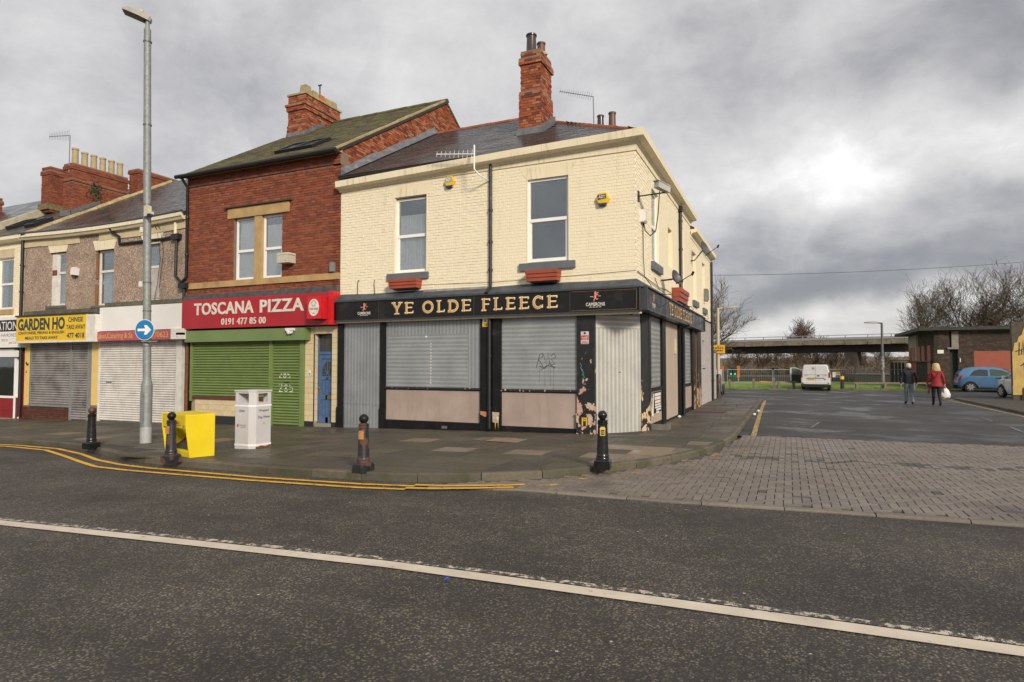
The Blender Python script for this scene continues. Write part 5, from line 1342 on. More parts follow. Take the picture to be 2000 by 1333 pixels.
# gutter and downpipe
mb = MB(); mb.tube([(-14.66, -.32, 7.66), (-8.28, -.32, 7.66)], .065, 8); mb.build('gutter', M_black_p, red, smooth=40)
downpipe(red, [(-14.40, -.30, 7.6), (-14.40, -.08, 7.35), (-14.40, -.07, 4.5), (-14.45, -.08, 4.42), (-14.6, -.08, 4.32)], .045, M_black_p, clips=[((-14.4, -.07, z - .03), (-14.4, -.07, z + .03)) for z in (5.2, 6.4)])
chr_ = chimney(red, -14.45, -13.62, 4.3, 6.32, 9.6, 12.05, M_red_pale, bands=((9.6, 10.9, .03), (11.45, 11.62, .05), (11.62, 11.72, .09)))
mb = MB(); mb.box(-14.5, -13.57, 4.25, 6.37, 12.05, 12.12); mb.build('flaunching', M_coping, chr_)
for i, (v, m_, h) in enumerate(((4.62, M_pot_stone, .42), (5.02, M_pot_stone, .34), (5.42, M_pot_orange, .34), (5.78, M_sand, .32), (6.14, M_pot_stone, .34))): pot(chr_, -13.9, v, 12.1, h, .17, m_, True)
mb = MB(); mb.tube([(-13.9, 5.42, 12.4), (-13.9, 5.42, 12.86)], .03, 6); mb.tube([(-13.98, 5.42, 12.88), (-13.82, 5.42, 12.88)], .03, 6); mb.build('flue_cowl', M_cable, chr_)
mb = MB(); mb.loft([[(-14.5, 4.22, RZ + RS * 4.22 + .06), (-13.5, 4.22, RZ + RS * 4.22 + .06), (-13.5, 4.27, RZ + RS * 4.27 + .22), (-14.5, 4.27, RZ + RS * 4.27 + .22)], [(-14.5, 4.3, 10.4), (-13.5, 4.3, 10.4), (-13.5, 4.3, 10.62), (-14.5, 4.3, 10.62)]])
for i in range(6):
    v = 4.3 + i * .16; mb.box(-13.60, -13.565, v, v + .155, RZ + RS * v + .02, RZ + RS * v + .26)
mb.build('flashing', M_lead, chr_)
# vent box and old stub on the wall
mb = MB(F0); mb.box(-10.38, -9.95, 4.63, 4.87, 0, .30); mb.prism([(-10.40, 4.86), (-9.93, 4.86), (-9.97, 4.92), (-10.36, 4.92)], 0, .31)
for k in range(4): mb.box(-10.34 + k * .09, -10.29 + k * .09, 4.68, 4.82, .30, .31)
tag(mb.build('extractor_vent', plain('cream_vent_plastic', (.52, .48, .40), .5, var=.12), None, loc=(-10.2, 0, 4.7)), 'cream extractor vent box beside the brick building window', 'vent')
mb = MB(F0); mb.box(-8.62, -8.50, 4.30, 4.56, 0, .12); mb.build('pipe_stub', M_galv, red)
# ground floor shop
mb = MB(F0); mb.box(-14.5, -8.34, 2.55, 3.66, -.3, -.05); mb.box(-8.38, -8.342, base(-8.4), 3.66, -.2, .02); mb.box(-14.5, -14.18, base(-14.4), 2.5, -.2, -.02); mb.build('shopfront_frame', M_black, red)
mb = MB(F0); mb.box(-14.2, -9.36, 2.39, 2.74, 0, .25); mb.box(-11.60, -11.59, 2.39, 2.74, .25, .253); mb.box(-9.62, -9.61, 2.39, 2.74, .25, .253); mb.build('shutter_housing', M_green_h, red)
boxes(F0, [(a, b, z, 2.39, -.02, .07) for a, b, z in ((-14.16, -14.08, .55), (-10.87, -10.74, base(-10.8)), (-9.70, -9.57, base(-9.6)))], 'shutter_guide', M_green, red)
sb = slat_shutter(red, F0, -14.08, -10.87, .70, 2.40, .01, M_green, .080)
sd = slat_shutter(red, F0, -10.74, -9.70, gp(-10) + .0, 2.40, .01, M_green, .080, 'roller_shutter')
mb = MB(F0); mb.box(-14.08, -10.87, .62, .70, -.02, .035); mb.build('bottom_bar', plain('maroon_bar', (.12, .03, .03), .5), red)
# hand-painted number, twice
def dashnum(mb, s, x, z, h, w, n):
    segs = {'2': [[(0, .9), (.3, 1), (.7, .95), (.75, .7), (.4, .4), (.05, .05), (.9, .05)]], '8': [[(.45, .52), (.1, .75), (.45, 1), (.8, .75), (.45, .52), (.05, .25), (.45, 0), (.88, .25), (.45, .52)]], '5': [[(.85, 1), (.15, 1), (.12, .55), (.6, .62), (.9, .3), (.5, 0), (.1, .08)]]}
    for c_ in s:
        for g_ in segs[c_]:
            for i in range(len(g_) - 1):
                ribbon(mb, [(x + g_[i][0] * w, z + g_[i][1] * h), (x + g_[i + 1][0] * w, z + g_[i + 1][1] * h)], .020, n + .0002 * i)
        x += w * 1.28
mb = MB(F0); dashnum(mb, '285', -10.50, 1.30, .16, .125, .0315); dashnum(mb, '285', -10.50, .90, .22, .155, .0315); mb.build('painted_number', M_white_print, sd)
mb = MB(F0); mb.box(-10.3, -10.12, 1.16, 1.19, .02, .03); mb.build('letter_slot', M_black_p, sd)
# cream tiles
mb = MB(F0); mb.box(-14.16, -10.87, base(-12.5), .62, -.2, -.02); mb.box(-9.57, -9.22, base(-9.4), 2.78, -.2, -.005); mb.box(-8.60, -8.38, base(-8.5), 2.78, -.2, -.005); mb.box(-9.22, -8.60, 2.56, 2.78, -.2, -.005)
mb.box(-9.24, -9.22, base(-9), 2.56, -.36, -.2); 
tw = mb.build('wall', M_grout, red, label='wall of cream glazed tiles round the doorway')
def tile_items(F, x0, x1, z0, z1, w, h, n=0.0):
    o, X, Y, nn = F; out = []; nx = max(1, round((x1 - x0) / w)); nz = max(1, round((z1 - z0) / h)); w, h = (x1 - x0) / nx, (z1 - z0) / nz
    for i in range(nx):
        for j in range(nz): out.append((o + X * (x0 + (i + .5) * w) + Y * (z0 + (j + .5) * h) + nn * n, X, Y, w - .006, h - .006, .008 + R.uniform(-.001, .001)))
    return out
it = tile_items(F0, -9.56, -9.23, .08, 2.77, .16, .155, -.004) + tile_items(F0, -8.595, -8.385, .08, 2.77, .16, .155, -.004) + tile_items(F0, -9.22, -8.60, 2.565, 2.77, .16, .155, -.004) + tile_items(F0, -14.0, -10.88, .12, .615, .155, .155, -.019)
it += tile_items(SIDE(-9.22), .02, .18, .08, 2.55, .16, .155, .0)
pieces('tile', it, tw, M_tile, 300)
mb = MB(F0); mb.box(-14.0, -10.88, base(-12.4), .11, -.02, -.008); mb.box(-9.56, -9.23, base(-9.4), .08, -.01, .006); mb.box(-8.6, -8.38, base(-8.5), .08, -.01, .006); mb.box(-9.245, -9.215, .08, 2.56, -.004, .006); mb.build('black_skirting', M_tile_black, red)
mb = MB(F0); mb.box(-11.35, -11.12, .26, .46, -.015, .0); mb.build('air_vent', M_galv, red)
mb = MB(F0); mb.tube([(-11.75, .33, .02), (-11.75, .2, .04)], .035, 8); mb.build('waste_pipe', M_white_p, red)
mb = MB(F0); mb.tube([(-11.75, .2, .04), (-11.78, -.05, .05)], .03, 8); mb.build('waste_pipe', M_black_p, red)
# recessed blue door
FD = FRONT(-.18)
mb = MB(FD); mb.box(-9.2, -8.6, base(-9), .035, -.40, -.18); mb.build('doorstep', M_conc, red)
dr = MB(FD); dr.box(-9.20, -8.60, .04, 1.98, -.40, -.36)
# stiles, rails and raised panels
for a, b, z0, z1 in ((-9.20, -9.09, .04, 1.98), (-8.69, -8.60, .04, 1.98), (-8.94, -8.85, .04, 1.28), (-9.09, -8.69, .04, .20), (-9.09, -8.69, .70, .82), (-9.09, -8.69, 1.26, 1.36), (-9.09, -8.69, 1.86, 1.98)): dr.box(a, b, z0, z1, -.36, -.335)
for a, b, z0, z1 in ((-9.07, -8.96, .23, .67), (-8.83, -8.71, .23, .67), (-9.07, -8.96, .85, 1.23), (-8.83, -8.71, .85, 1.23)): dr.box(a + .02, b - .02, z0 + .02, z1 - .02, -.36, -.345)
door = dr.build('door', M_door, red)
mb = MB(FD); mb.prism([(-9.07, 1.37)] + arc(-8.89, 1.37, .19, .42, 180, 0, 14)[1:] , -.3595, -.352); mb.build('fanlight', plain('fanlight_glass', (.05, .045, .035), .15, bump=0), door)
mb = MB(FD)
for i in range(-1, 4):
    a_ = rad(90 + (i - 1) * 42); mb.prism([(-8.89 - .012 * math.sin(a_), 1.38 + .012 * math.cos(a_)), (-8.89 + .19 * math.cos(a_) - .012 * math.sin(a_), 1.38 + .41 * math.sin(a_)), (-8.89 + .19 * math.cos(a_) + .012 * math.sin(a_), 1.38 + .41 * math.sin(a_)), (-8.89 + .012 * math.sin(a_), 1.38 - .012 * math.cos(a_))], -.352, -.345)
mb.build('fanlight_bar', M_door, door)
mb = MB(FD); mb.box(-8.88, -8.68, .72, .80, -.334, -.326); mb.build('letter_plate', M_brass, door)
mb = MB(FD); mb.lathe([(.025, 0), (.03, .03), (.0, .05)], (-9.14, 1.02, -.335), 10); mb.box(-9.16, -9.12, .9, 1.06, -.335, -.328); mb.build('handle', M_brass, door)
mb = MB(FD); text_mesh(mb, '28', -8.95, -8.84, 1.285, 1.345, -.333, bold=.02); mb.build('door_number', M_black_print, door)
mb = MB(FD); mb.box(-9.20, -8.60, 1.98, 2.06, -.40, -.31); mb.box(-9.215, -9.195, .04, 2.56, -.4, -.31); mb.build('door_frame', M_door, red)
mb = MB(FD); mb.box(-9.2, -8.6, 2.06, 2.56, -.40, -.38); mb.build('transom_light', plain('dusty_dark_glass', (.05, .048, .045), .2, bump=0), red)
mb = MB(F0); mb.box(-9.42, -9.34, 1.40, 1.52, .006, .012); mb.mi = 1; mb.box(-9.41, -9.35, 1.41, 1.45, .012, .013); tag(mb.build('sticker', [M_white_p, plain('blue_sticker', (.05, .2, .5), .5)], None, loc=(-9.38, 0, 1.4)), 'small blue and white sticker on the tiled pilaster left of the blue door', 'sticker')
# pizza sign
ts = thing('shop_sign', 'long dark red sign with raised letters reading TOSCANA PIZZA', 'sign', (-11.3, -.3, 2.8))
mb = MB(F0); mb.box(-14.27, -8.47, 2.80, 3.70, .04, .30); mb.build('panel', M_red_sign, ts)
mb = MB(F0); mb.box(-8.465, -8.30, 2.795, 3.72, .04, .33); mb.build('end_panel', M_red_bright, ts)
def raised(parent, F, s, x0, x1, y0, y1, n, m_, bold=.02, gap_u=None):
    """text letter by letter, each its own piece"""
    cu = bpy.data.curves.new('t', 'FONT'); cu.body = s; cu.offset = bold; cu.resolution_u = 3; cu.extrude = 0.0; cu.space_character = 1.06
    ob = bpy.data.objects.new('t', cu); COL.objects.link(ob); bpy.context.view_layer.update()
    me = bpy.data.meshes.new_from_object(ob.evaluated_get(bpy.context.evaluated_depsgraph_get()))
    vs = [v.co.copy() for v in me.vertices]; fs = [tuple(p.vertices) for p in me.polygons]
    bpy.data.objects.remove(ob); bpy.data.curves.remove(cu); bpy.data.meshes.remove(me)
    ax, bx = min(v.x for v in vs), max(v.x for v in vs); ay, by = min(v.y for v in vs), max(v.y for v in vs)
    par = list(range(len(vs)))
    def fd(i):
        while par[i] != i: par[i] = par[par[i]]; i = par[i]
        return i
    for f in fs:
        for i in f[1:]: par[fd(i)] = fd(f[0])
    grp = {}
    for f in fs: grp.setdefault(fd(f[0]), []).append(f)
    for g_ in grp.values():
        idx = sorted({i for f in g_ for i in f}); mp = {i: k for k, i in enumerate(idx)}
        P = [(x0 + (vs[i].x - ax) / (bx - ax) * (x1 - x0), y0 + (vs[i].y - ay) / (by - ay) * (y1 - y0)) for i in idx]
        m = MB(F); kk = len(P)
        edges = {}
        for f in g_:
            for a, b in zip(f, f[1:] + f[:1]): edges[(mp[a], mp[b])] = 1
        side = [(a, b, b + kk, a + kk) for (a, b) in edges if (b, a) not in edges]
        m.mesh([(x, y, n) for x, y in P] + [(x, y, n + .018) for x, y in P], [tuple(mp[i] + kk for i in f) for f in g_] + side)
        m.build('letter', m_, parent)
raised(ts, F0, 'TOSCANA', -13.72, -11.25, 3.21, 3.585, .30, M_letter_grey, .025)
raised(ts, F0, 'PIZZA', -11.0, -9.35, 3.21, 3.585, .30, M_letter_grey, .025)
raised(ts, F0, '0191 477 85 00', -12.55, -10.77, 2.885, 3.085, .30, M_letter_grey, .01)
mb = MB(F0); mb.box(-9.02, -8.52, 2.95, 3.56, .302, .56); mb.build('logo_box', M_red_bright, ts)
lb = MB(F0); lb.disc(-8.77, 3.26, .18, .235, .56, .563, 36); lb.mi = 1
text_mesh(lb, 'TOSCANA', -8.93, -8.61, 3.19, 3.245, .564, bold=.02)
ribbon(lb, [(-8.82, 3.29), (-8.83, 3.36)] + arc(-8.83, 3.385, .035, .03, 250, 60, 8) + arc(-8.775, 3.405, .045, .038, 150, 20, 8) + arc(-8.72, 3.375, .03, .03, 70, -110, 8) + [(-8.72, 3.29)], .012, .5645)
ribbon(lb, [(-8.82, 3.30), (-8.715, 3.305)], .012, .565)
text_mesh(lb, 'PIZZA', -8.82, -8.72, 3.08, 3.115, .564, bold=.02); lb.disc(-8.86, 3.135, .012, .012, .5635, .5645, 6); lb.disc(-8.68, 3.135, .012, .012, .5635, .5645, 6)
lb.build('logo', [plain('off_white_print', (.68, .64, .56), .5, bump=0), M_black_print], ts)
def dome_cam(label, x, z, F, n):
    t_ = thing('cctv_camera', label, 'security camera', F[0] + F[1] * x + F[2] * z + F[3] * n)
    mb = MB(F); mb.box(x - .14, x + .14, z, z + .07, n, n + .10); mb.build('arm', M_white_p, t_)
    mb = MB(F); mb.F = F; mb.lathe([(.06, .03), (.062, .0)], (x + .05, z - .03, n + .05), 10); mb.tube([(x - .05, z, n + .06), (x - .05, z - .05, n + .06), (x - .05, z - .10, n + .06)], [.065, .062, .03], 10); mb.build('housing', M_white_p, t_, smooth=50)
dome_cam('white dome camera at the right end of the green shutter housing', -9.85, 2.66, F0, .25)
dome_cam('white camera at the left end of the green shutter housing', -14.28, 2.62, F0, .28)

# ------------------------------------------------------------------ the pebbledashed building
peb = thing('pebbledash_house', 'pebbledashed building with slate roof above the yellow takeaway sign and a white shuttered shop', 'building', (-18.8, 4, -.3))
PW = [(-21.62, -20.70, 3.82, 5.78), (-19.02, -18.05, 3.73, 5.68), (-16.52, -15.74, 3.80, 5.69)]
mb = MB(F0); wall_cells(mb, -23.2, -14.48, 2.4, 6.55, PW, -.3, 0); mb.build('wall', M_pebble, peb)
for i, (a, b, c_, d) in enumerate(PW):
    q = MB(F0); q.prism([(a + .0, d), (b - .0, d), (b + .14, d + .34), (a - .16, d + .34)], -.05, .022); q.build('lintel', M_cream_trim, peb)
    q = MB(F0); q.box(a - .06, b + .06, c_ - .09, c_, -.1, .10); q.build('window_sill', plain('mossy_sill', (.13, .12, .09), .9, var=.3), peb)
q = MB(F0); q.box(-21.60, -21.28, 3.83, 5.76, -.14, -.06); q.build('boarding', M_old_white, peb, label='white board filling the left side of the window')
q = MB(F0); q.box(-21.58, -21.30, 4.95, 5.15, -.06, -.055); q.build('boarding', M_rust, peb, label='brown patch on the white boarding')
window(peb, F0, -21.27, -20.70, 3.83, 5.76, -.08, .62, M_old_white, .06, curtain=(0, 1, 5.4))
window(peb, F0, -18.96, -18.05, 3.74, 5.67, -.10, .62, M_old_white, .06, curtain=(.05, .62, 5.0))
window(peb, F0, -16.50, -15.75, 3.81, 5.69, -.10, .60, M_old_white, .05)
q = MB(F0); q.box(-16.45, -15.79, 3.86, 4.92, -.125, -.10); q.build('boarding', plain('pale_board', (.46, .43, .40), .8, var=.15, dirt=(.3, .27, .24)), peb, label='pale board over the lower half of the window')
q = MB(F0); q.box(-19.0, -18.965, 4.7, 5.65, -.06, .0); q.box(-19.01, -18.965, 3.74, 4.5, -.06, .004); q.build('boarding', plain('bare_brown_wood', (.22, .10, .04), .8), peb, label='bare wood strip at the window edge')
def psag(u):
    t = (u + 18.6) / 4.3; return -.10 * max(0, 1 - t * t)
us = [-23.2 + 1.09 * i for i in range(9)]
fz = MB()
for i in range(8):
    a, b = us[i], us[i + 1]
    mb = MB()
    mb.loft([[(u + e, -.0, 6.36 + psag(u)), (u + e, -.16, 6.36 + psag(u)), (u + e, -.21, 6.43 + psag(u)), (u + e, -.25, 6.45 + psag(u)), (u + e, -.25, 6.56 + psag(u)), (u + e, -.19, 6.58 + psag(u)), (u + e, 0, 6.58 + psag(u))] for u, e in ((a, .004), (b, -.004))])
    mb.build('cornice', M_cream_trim, peb)
    if i not in (3,):
        fz = MB(); fz.loft([[(u + e, -.035, 6.10 + psag(u) + R.uniform(-.03, .03)), (u + e, .0, 6.10 + psag(u)), (u + e, .0, 6.36 + psag(u)), (u + e, -.035, 6.36 + psag(u))] for u, e in ((a, .006), (b, -.006))]); fz.build('frieze', M_frieze, peb)
mb = MB(); mb.tube([(u, -.22, 6.60 + psag(u)) for u in us], .05, 7); mb.build('gutter', plain('dark_lead_gutter', (.06, .062, .068), .5, var=.3), peb)
# roofs of the pebbledashed and the cream building share one slope
QZ, QS, QV = 6.66, .60, 5.7
c = math.cos(math.atan(QS)); s_ = math.sin(math.atan(QS)); Lq = (QV + .2) / c
FQ = fr((0, -.2, QZ - .2 * QS), (1, 0, 0), (0, c, s_))
mb = MB(FQ); mb.prism([(-22.9, 0), (-14.45, 0), (-14.45, Lq), (-22.9, Lq)], -.08, 0); pr = mb.build('roof', M_roof_under, peb)
pieces('slate', slate_items(FQ, -22.9, -14.47, .02, Lq, .34, .20, lambda x, y: True), pr, M_slate, 300, rest_name='slate_field')
mb = MB(); mb.loft([[(u, 11.5, QZ), (u, QV, QZ + QV * QS), (u, QV, QZ + QV * QS - .1), (u, 11.5, QZ - .1)] for u in (-22.9, -14.45)]); mb.build('roof', M_slate, peb, label='rear roof slope')
k = 9
for i in range(k):
    v0, v1 = -.25 + 6.0 * i / k, -.25 + 6.0 * (i + 1) / k; j = R.uniform(-.02, .03); w = R.uniform(-.02, .03)
    mb = MB(); mb.loft([[(-23.05 - w, v, QZ + QS * v - .02), (-22.98 - w, v, QZ + QS * v + .11 + j), (-22.86 + w, v, QZ + QS * v + .12 + j), (-22.76 + w, v, QZ + QS * v + .01)] for v in (v0, v1 - .01)])
    mb.build('party_wall_coping', M_coping, peb)
# rainwater pipes sagging across the front
downpipe(peb, [(-18.0, -.2, 6.35), (-18.0, -.1, 6.2), (-17.7, -.06, 6.05), (-17.7, -.06, 5.80), (-15.5, -.06, 5.80), (-14.95, -.07, 5.83)], .045, M_black_p)
mb = MB(F0); mb.box(-15.05, -14.72, 5.72, 5.90, .0, .16); mb.box(-14.62, -14.30, 4.12, 4.28, .0, .2); mb.build('hopper', M_black_p, peb)
downpipe(peb, [(-14.88, -.08, 5.72), (-14.88, -.08, 4.55), (-14.6, -.08, 4.30)], .045, M_black_p)
downpipe(peb, [(-14.45, -.10, 4.15), (-14.45, -.10, 3.4)], .05, M_black_p)
downpipe(peb, [(-14.33, -.04, 2.6), (-14.33, -.04, -.1)], .05, M_rust, clips=[((-14.33, -.04, z), (-14.33, -.04, z + .05)) for z in (.8, 1.7)])
downpipe(peb, [(-14.98, -.04, 6.3), (-14.98, -.04, 5.9)], .05, M_cream_trim)
downpipe(peb, [(-23.22, -.08, 6.4), (-23.22, -.08, 3.4)], .055, M_black_p, clips=[((-23.22, -.08, z), (-23.22, -.08, z + .05)) for z in (4.4, 5.4)])
downpipe(peb, [(-23.1, -.10, 2.6), (-23.1, -.10, -.25)], .055, M_black_p)
mb = MB(); mb.tube([(-15.9, -.2, 6.45), (-15.86, -.02, 6.1), (-15.7, -.02, 5.2), (-15.8, -.02, 4.4), (-15.95, -.02, 3.8)], .008, 4); mb.tube([(-15.75, -.2, 6.45), (-15.7, -.02, 6.1), (-15.55, -.02, 5.4), (-15.72, -.02, 4.2)], .008, 4); mb.build('cable', M_cable, peb)
mb = MB(F0); mb.box(-23.0, -18.3, 3.46, 3.66, -.02, .10); mb.box(-21.7, -20.6, 3.64, 3.76, -.02, .08); mb.box(-18.3, -14.5, 3.66, 3.80, -.02, .12); mb.build('ledge', plain('mossy_ledge', (.10, .095, .07), .9, var=.4, dirt=(.3, .27, .2), dlo=.65, dhi=.8), peb)
mb = MB(F0); mb.prism([(-20.24, 4.90), (-19.94, 4.86), (-19.92, 5.10), (-20.06, 5.16), (-20.22, 5.13)], 0, .12); mb.mi = 1; mb.prism([(-20.2, 4.82), (-20.0, 4.80), (-19.97, 4.87), (-20.22, 4.89)], 0, .10)
tag(mb.build('alarm_box', [M_white_p, M_black_p], None, loc=(-20.1, 0, 4.9)), 'small white bell-shaped alarm box between the first two pebbledash windows', 'alarm box')
# takeaway: yellow sign, shutters, pilasters
mb = MB(F0); mb.box(-23.2, -14.48, 2.38, 3.5, -.3, -.04); mb.build('shopfront_frame', M_black, peb)
gh = thing('shop_sign', 'bright yellow sign reading GARDEN HO CHINESE TAKE AWAY', 'sign', (-20.8, -.45, 2.5))
mb = MB(F0); mb.box(-22.75, -18.75, 2.53, 3.42, .0, .45); mb.build('panel', M_ysign, gh)
mb = MB(F0); mb.box(-18.75, -18.28, 2.50, 3.40, .02, .44); mb.build('end_panel', M_old_white, gh)
mb = MB(F0); mb.box(-22.8, -18.74, 3.42, 3.48, .0, .48); mb.build('top_trim', plain('dark_sign_trim', (.03, .03, .025), .7), gh)
mb = MB(F0); mb.box(-22.76, -18.26, 2.47, 2.53, .0, .47); mb.build('bottom_trim', M_old_white, gh)
lt = MB(F0)
def serif_text(mb, s, x0, x1, y0, y1, n, bold=.03):
    text_mesh(mb, s, x0, x1, y0, y1, n, bold=bold)
serif_text(lt, 'GARDEN HO', -22.66, -19.90, 2.92, 3.36, .452, .045)
serif_text(lt, 'CANTONESE, PEKING & ENGLISH', -22.62, -19.93, 2.76, 2.88, .452, .035)
serif_text(lt, 'MEALS TO TAKE AWAY', -22.2, -20.28, 2.59, 2.70, .452, .035)
serif_text(lt, 'CHINESE', -19.72, -18.91, 3.16, 3.33, .452, .03)
serif_text(lt, 'TAKE AWAY', -19.82, -18.78, 2.91, 3.07, .452, .03)
serif_text(lt, '477 4018', -19.78, -18.82, 2.60, 2.79, .452, .03)
lt.build('lettering', M_ink_green, gh)
# small serif ticks on the big name
mb = MB(F0)
for x in (-22.18, -21.93, -21.84, -21.55, -21.38, -21.05, -20.78, -20.62, -20.44, -20.30): mb.box(x - .035, x + .035, 2.915, 2.932, .4525, .4535)
mb.build('lettering', M_ink_green, gh)
boxes(F0, [(-22.97, -22.62, .18, 2.5, -.1, .03), (-19.06, -18.70, .28, 2.5, -.1, .03)], 'pilaster', M_yshop, peb)
boxes(F0, [(-19.31, -19.06, base(-19), 2.5, -.1, .02), (-20.26, -20.16, base(-20), 2.5, -.1, .04), (-22.64, -22.58, .2, 2.5, -.1, .03)], 'shutter_guide', M_galv, peb)
slat_shutter(peb, F0, -22.58, -20.26, .24, 2.48, .0, M_grshut, .085)
s_d = slat_shutter(peb, F0, -20.16, -19.31, gp(-19.7), 2.48, .0, M_grshut, .085)
mb = MB(F0); mb.box(-19.82, -19.6, 1.05, 1.1, .01, .02); mb.build('letter_slot', M_black_p, s_d)
mb = MB(F0); mb.box(-22.62, -20.26, .17, .24, -.1, .06); mb.build('bottom_bar', M_galv, peb)
mb = MB(F0); mb.box(-23.05, -20.26, base(-21), .17, -.12, -.012); mb.box(-19.08, -18.68, base(-19), .28, -.12, .02); pl = mb.build('plinth', M_mortar, peb)
pieces('brick', brick_items(F0, gp(-22.5), .16, lambda z: (-23.05, -20.27), [], bw=.22, depth=.02, jit=.001) + brick_items(FRONT(-.02), gp(-19), .27, lambda z: (-19.08, -18.68), [], depth=.01, jit=.001), pl, M_plinth_brick, 300)
mb = MB(F0); mb.prism([(-22.92, 1.75), (-22.86, 1.80), (-22.78, 1.72), (-22.70, 1.74), (-22.74, 1.64), (-22.84, 1.66)], .03, .033); mb.prism([(-22.9, 1.40), (-22.82, 1.5), (-22.84, 1.36)], .03, .033); mb.build('peeled_patch', M_black_print, peb)
# cake shop
bs = MB(F0); bs.box(-18.27, -14.29, 2.82, 3.62, .0, .30); tag(bs.build('shop_sign', M_wsign, None, loc=(-16.3, -.3, 2.8)), 'blank white sign board between the yellow and the red shop signs', 'sign')
pk = thing('shop_sign', 'narrow pink sign with yellow lettering offering Cakes and Catering', 'sign', (-16.5, -.38, 2.5))
mb = MB(F0); mb.box(-18.50, -14.66, 2.49, 2.80, .0, .36); mb.build('panel', M_pink_sign, pk)
mb = MB(F0); mb.box(-14.66, -14.14, 2.49, 2.82, .0, .38); mb.box(-18.62, -18.50, 2.48, 2.82, 0, .38); mb.build('end_panel', M_old_white, pk)
mb = MB(F0); text_mesh(mb, 'Cakes,Catering & Sa', -18.38, -16.48, 2.51, 2.75, .362, bold=.012); text_mesh(mb, '4770623', -15.72, -14.80, 2.56, 2.745, .362, bold=.012); mb.build('lettering', M_yellow_print, pk)
slat_shutter(peb, F0, -18.62, -14.82, gp(-16.6) - .02, 2.50, .0, M_whshut, .076)
boxes(F0, [(-14.82, -14.56, base(-14.7), 2.5, -.1, .05), (-18.70, -18.63, base(-18.7), 2.5, -.1, .04)], 'shutter_guide', M_old_white, peb)
mb = MB(F0); mb.box(-18.28, -17.98, 1.06, 1.12, .02, .03); mb.build('letter_slot', M_galv, peb)

# ------------------------------------------------------------------ the cream building at the left edge
crm = thing('cream_house', 'cream painted brick building at the left edge above the hairdresser', 'building', (-27, 4, -.4))
CW = (-24.92, -23.9, 3.80, 5.78)
mb = MB(F0); wall_cells(mb, -30.5, -23.24, 2.4, 6.55, [CW], -.3, 0); cw = mb.build('wall', M_mortar_cream, crm)
pieces('brick', brick_items(F0, 3.5, 6.2, lambda z: (-30.5, -23.25), [(CW[0] - .03, CW[1] + .03, 3.78, 6.1)], depth=.012, jit=.004), cw, M_cream_brick, 300, taper=.02)
window(crm, F0, CW[0], CW[1], CW[2], CW[3], -.07, .5, M_upvc, .07, curtain=(0, .35, 5.7))
q = MB(F0); q.box(-25.0, -23.85, 5.80, 6.12, -.05, .02); q.build('lintel', M_frieze, crm)
q = MB(F0); q.box(-25.0, -23.8, 3.62, 3.80, -.1, .07); q.build('window_sill', M_sand, crm)
for i in range(7):
    a = -30.5 + i * 1.036; mb = MB(); mb.loft([[(u, 0, 6.34), (u, -.16, 6.36), (u, -.24, 6.44), (u, -.24, 6.56), (u, 0, 6.58)] for u in (a + .003, a + 1.033)]); mb.build('cornice', M_cream_trim, crm)
mb = MB(FQ); mb.prism([(-27.0, 0), (-23.05, 0), (-23.05, Lq), (-27.0, Lq)], -.08, 0); cr_ = mb.build('roof', M_roof_under, crm)
pieces('slate', slate_items(FQ, -27.0, -23.06, .02, Lq, .36, .22, lambda x, y: True, jit=.006), cr_, M_slate_old, 300, rest_name='slate_field')
FQ2 = fr((0, -.2, QZ - .2 * QS + .22), (1, 0, 0), (0, c, s_))
mb = MB(FQ2); mb.prism([(-36, 0), (-27.2, 0), (-27.2, Lq), (-36, Lq)], -.1, 0); mb.build('roof', M_slate, crm, label='slightly higher slate roof beyond the coping')
mb = MB(); mb.loft([[(u, 11.5, QZ), (u, QV, QZ + QV * QS), (u, QV, QZ + QV * QS - .1), (u, 11.5, QZ - .1)] for u in (-36, -23.05)]); mb.build('roof', M_slate, crm, label='rear roof slope')
k = 6
for i in range(k):
    v0, v1 = -.2 + 5.6 * i / k, -.2 + 5.6 * (i + 1) / k
    mb = MB(); mb.loft([[(-27.22, v, QZ + QS * v - .0), (-27.22, v, QZ + QS * v + .36), (-26.98, v, QZ + QS * v + .34), (-26.98, v, QZ + QS * v)] for v in (v0, v1 - .01)]); mb.build('party_wall_coping', plain('pale_coping', (.42, .38, .28), .9, var=.2, dirt=(.2, .18, .12)), crm)
for (u, y0, y1) in ((-24.3, 1.1, 1.9), (-25.9, 1.3, 2.2)):
    mb = MB(FQ)
    for q in ((u - .35, u + .35, y0, y0 + .08), (u - .35, u + .35, y1 - .08, y1), (u - .35, u - .28, y0 + .08, y1 - .08), (u + .28, u + .35, y0 + .08, y1 - .08)): mb.box(*q, 0, .16)
    o = mb.build('roof_window', M_black_p, crm); mb = MB(FQ); mb.box(u - .28, u + .28, y0 + .08, y1 - .08, .08, .09); mb.build('pane', plain('roof_glass', (.10, .105, .11), .12), o)
c1 = chimney(crm, -24.62, -24.05, 2.12, 4.5, 7.8, 10.12, M_red, bands=((9.35, 9.45, .03), (9.85, 10.0, .035)))
for i in range(6): pot(c1, -24.3, 2.36 + i * .385, 10.1, .66 if i else .72, .135, M_pot)
mb = MB()
for i in range(8):
    v = 2.05 + .15 * i; mb.box(-24.04, -24.0, v, v + .148, QZ + QS * v + .0, QZ + QS * v + .24)
mb.box(-24.65, -24.0, 2.02, 2.07, QZ + QS * 2.05, QZ + QS * 2.05 + .22); mb.build('flashing', M_lead, c1)
c2 = chimney(crm, -27.05, -26.45, 2.62, 3.75, 8.4, 10.42, M_red, bands=((10.05, 10.25, .04),))
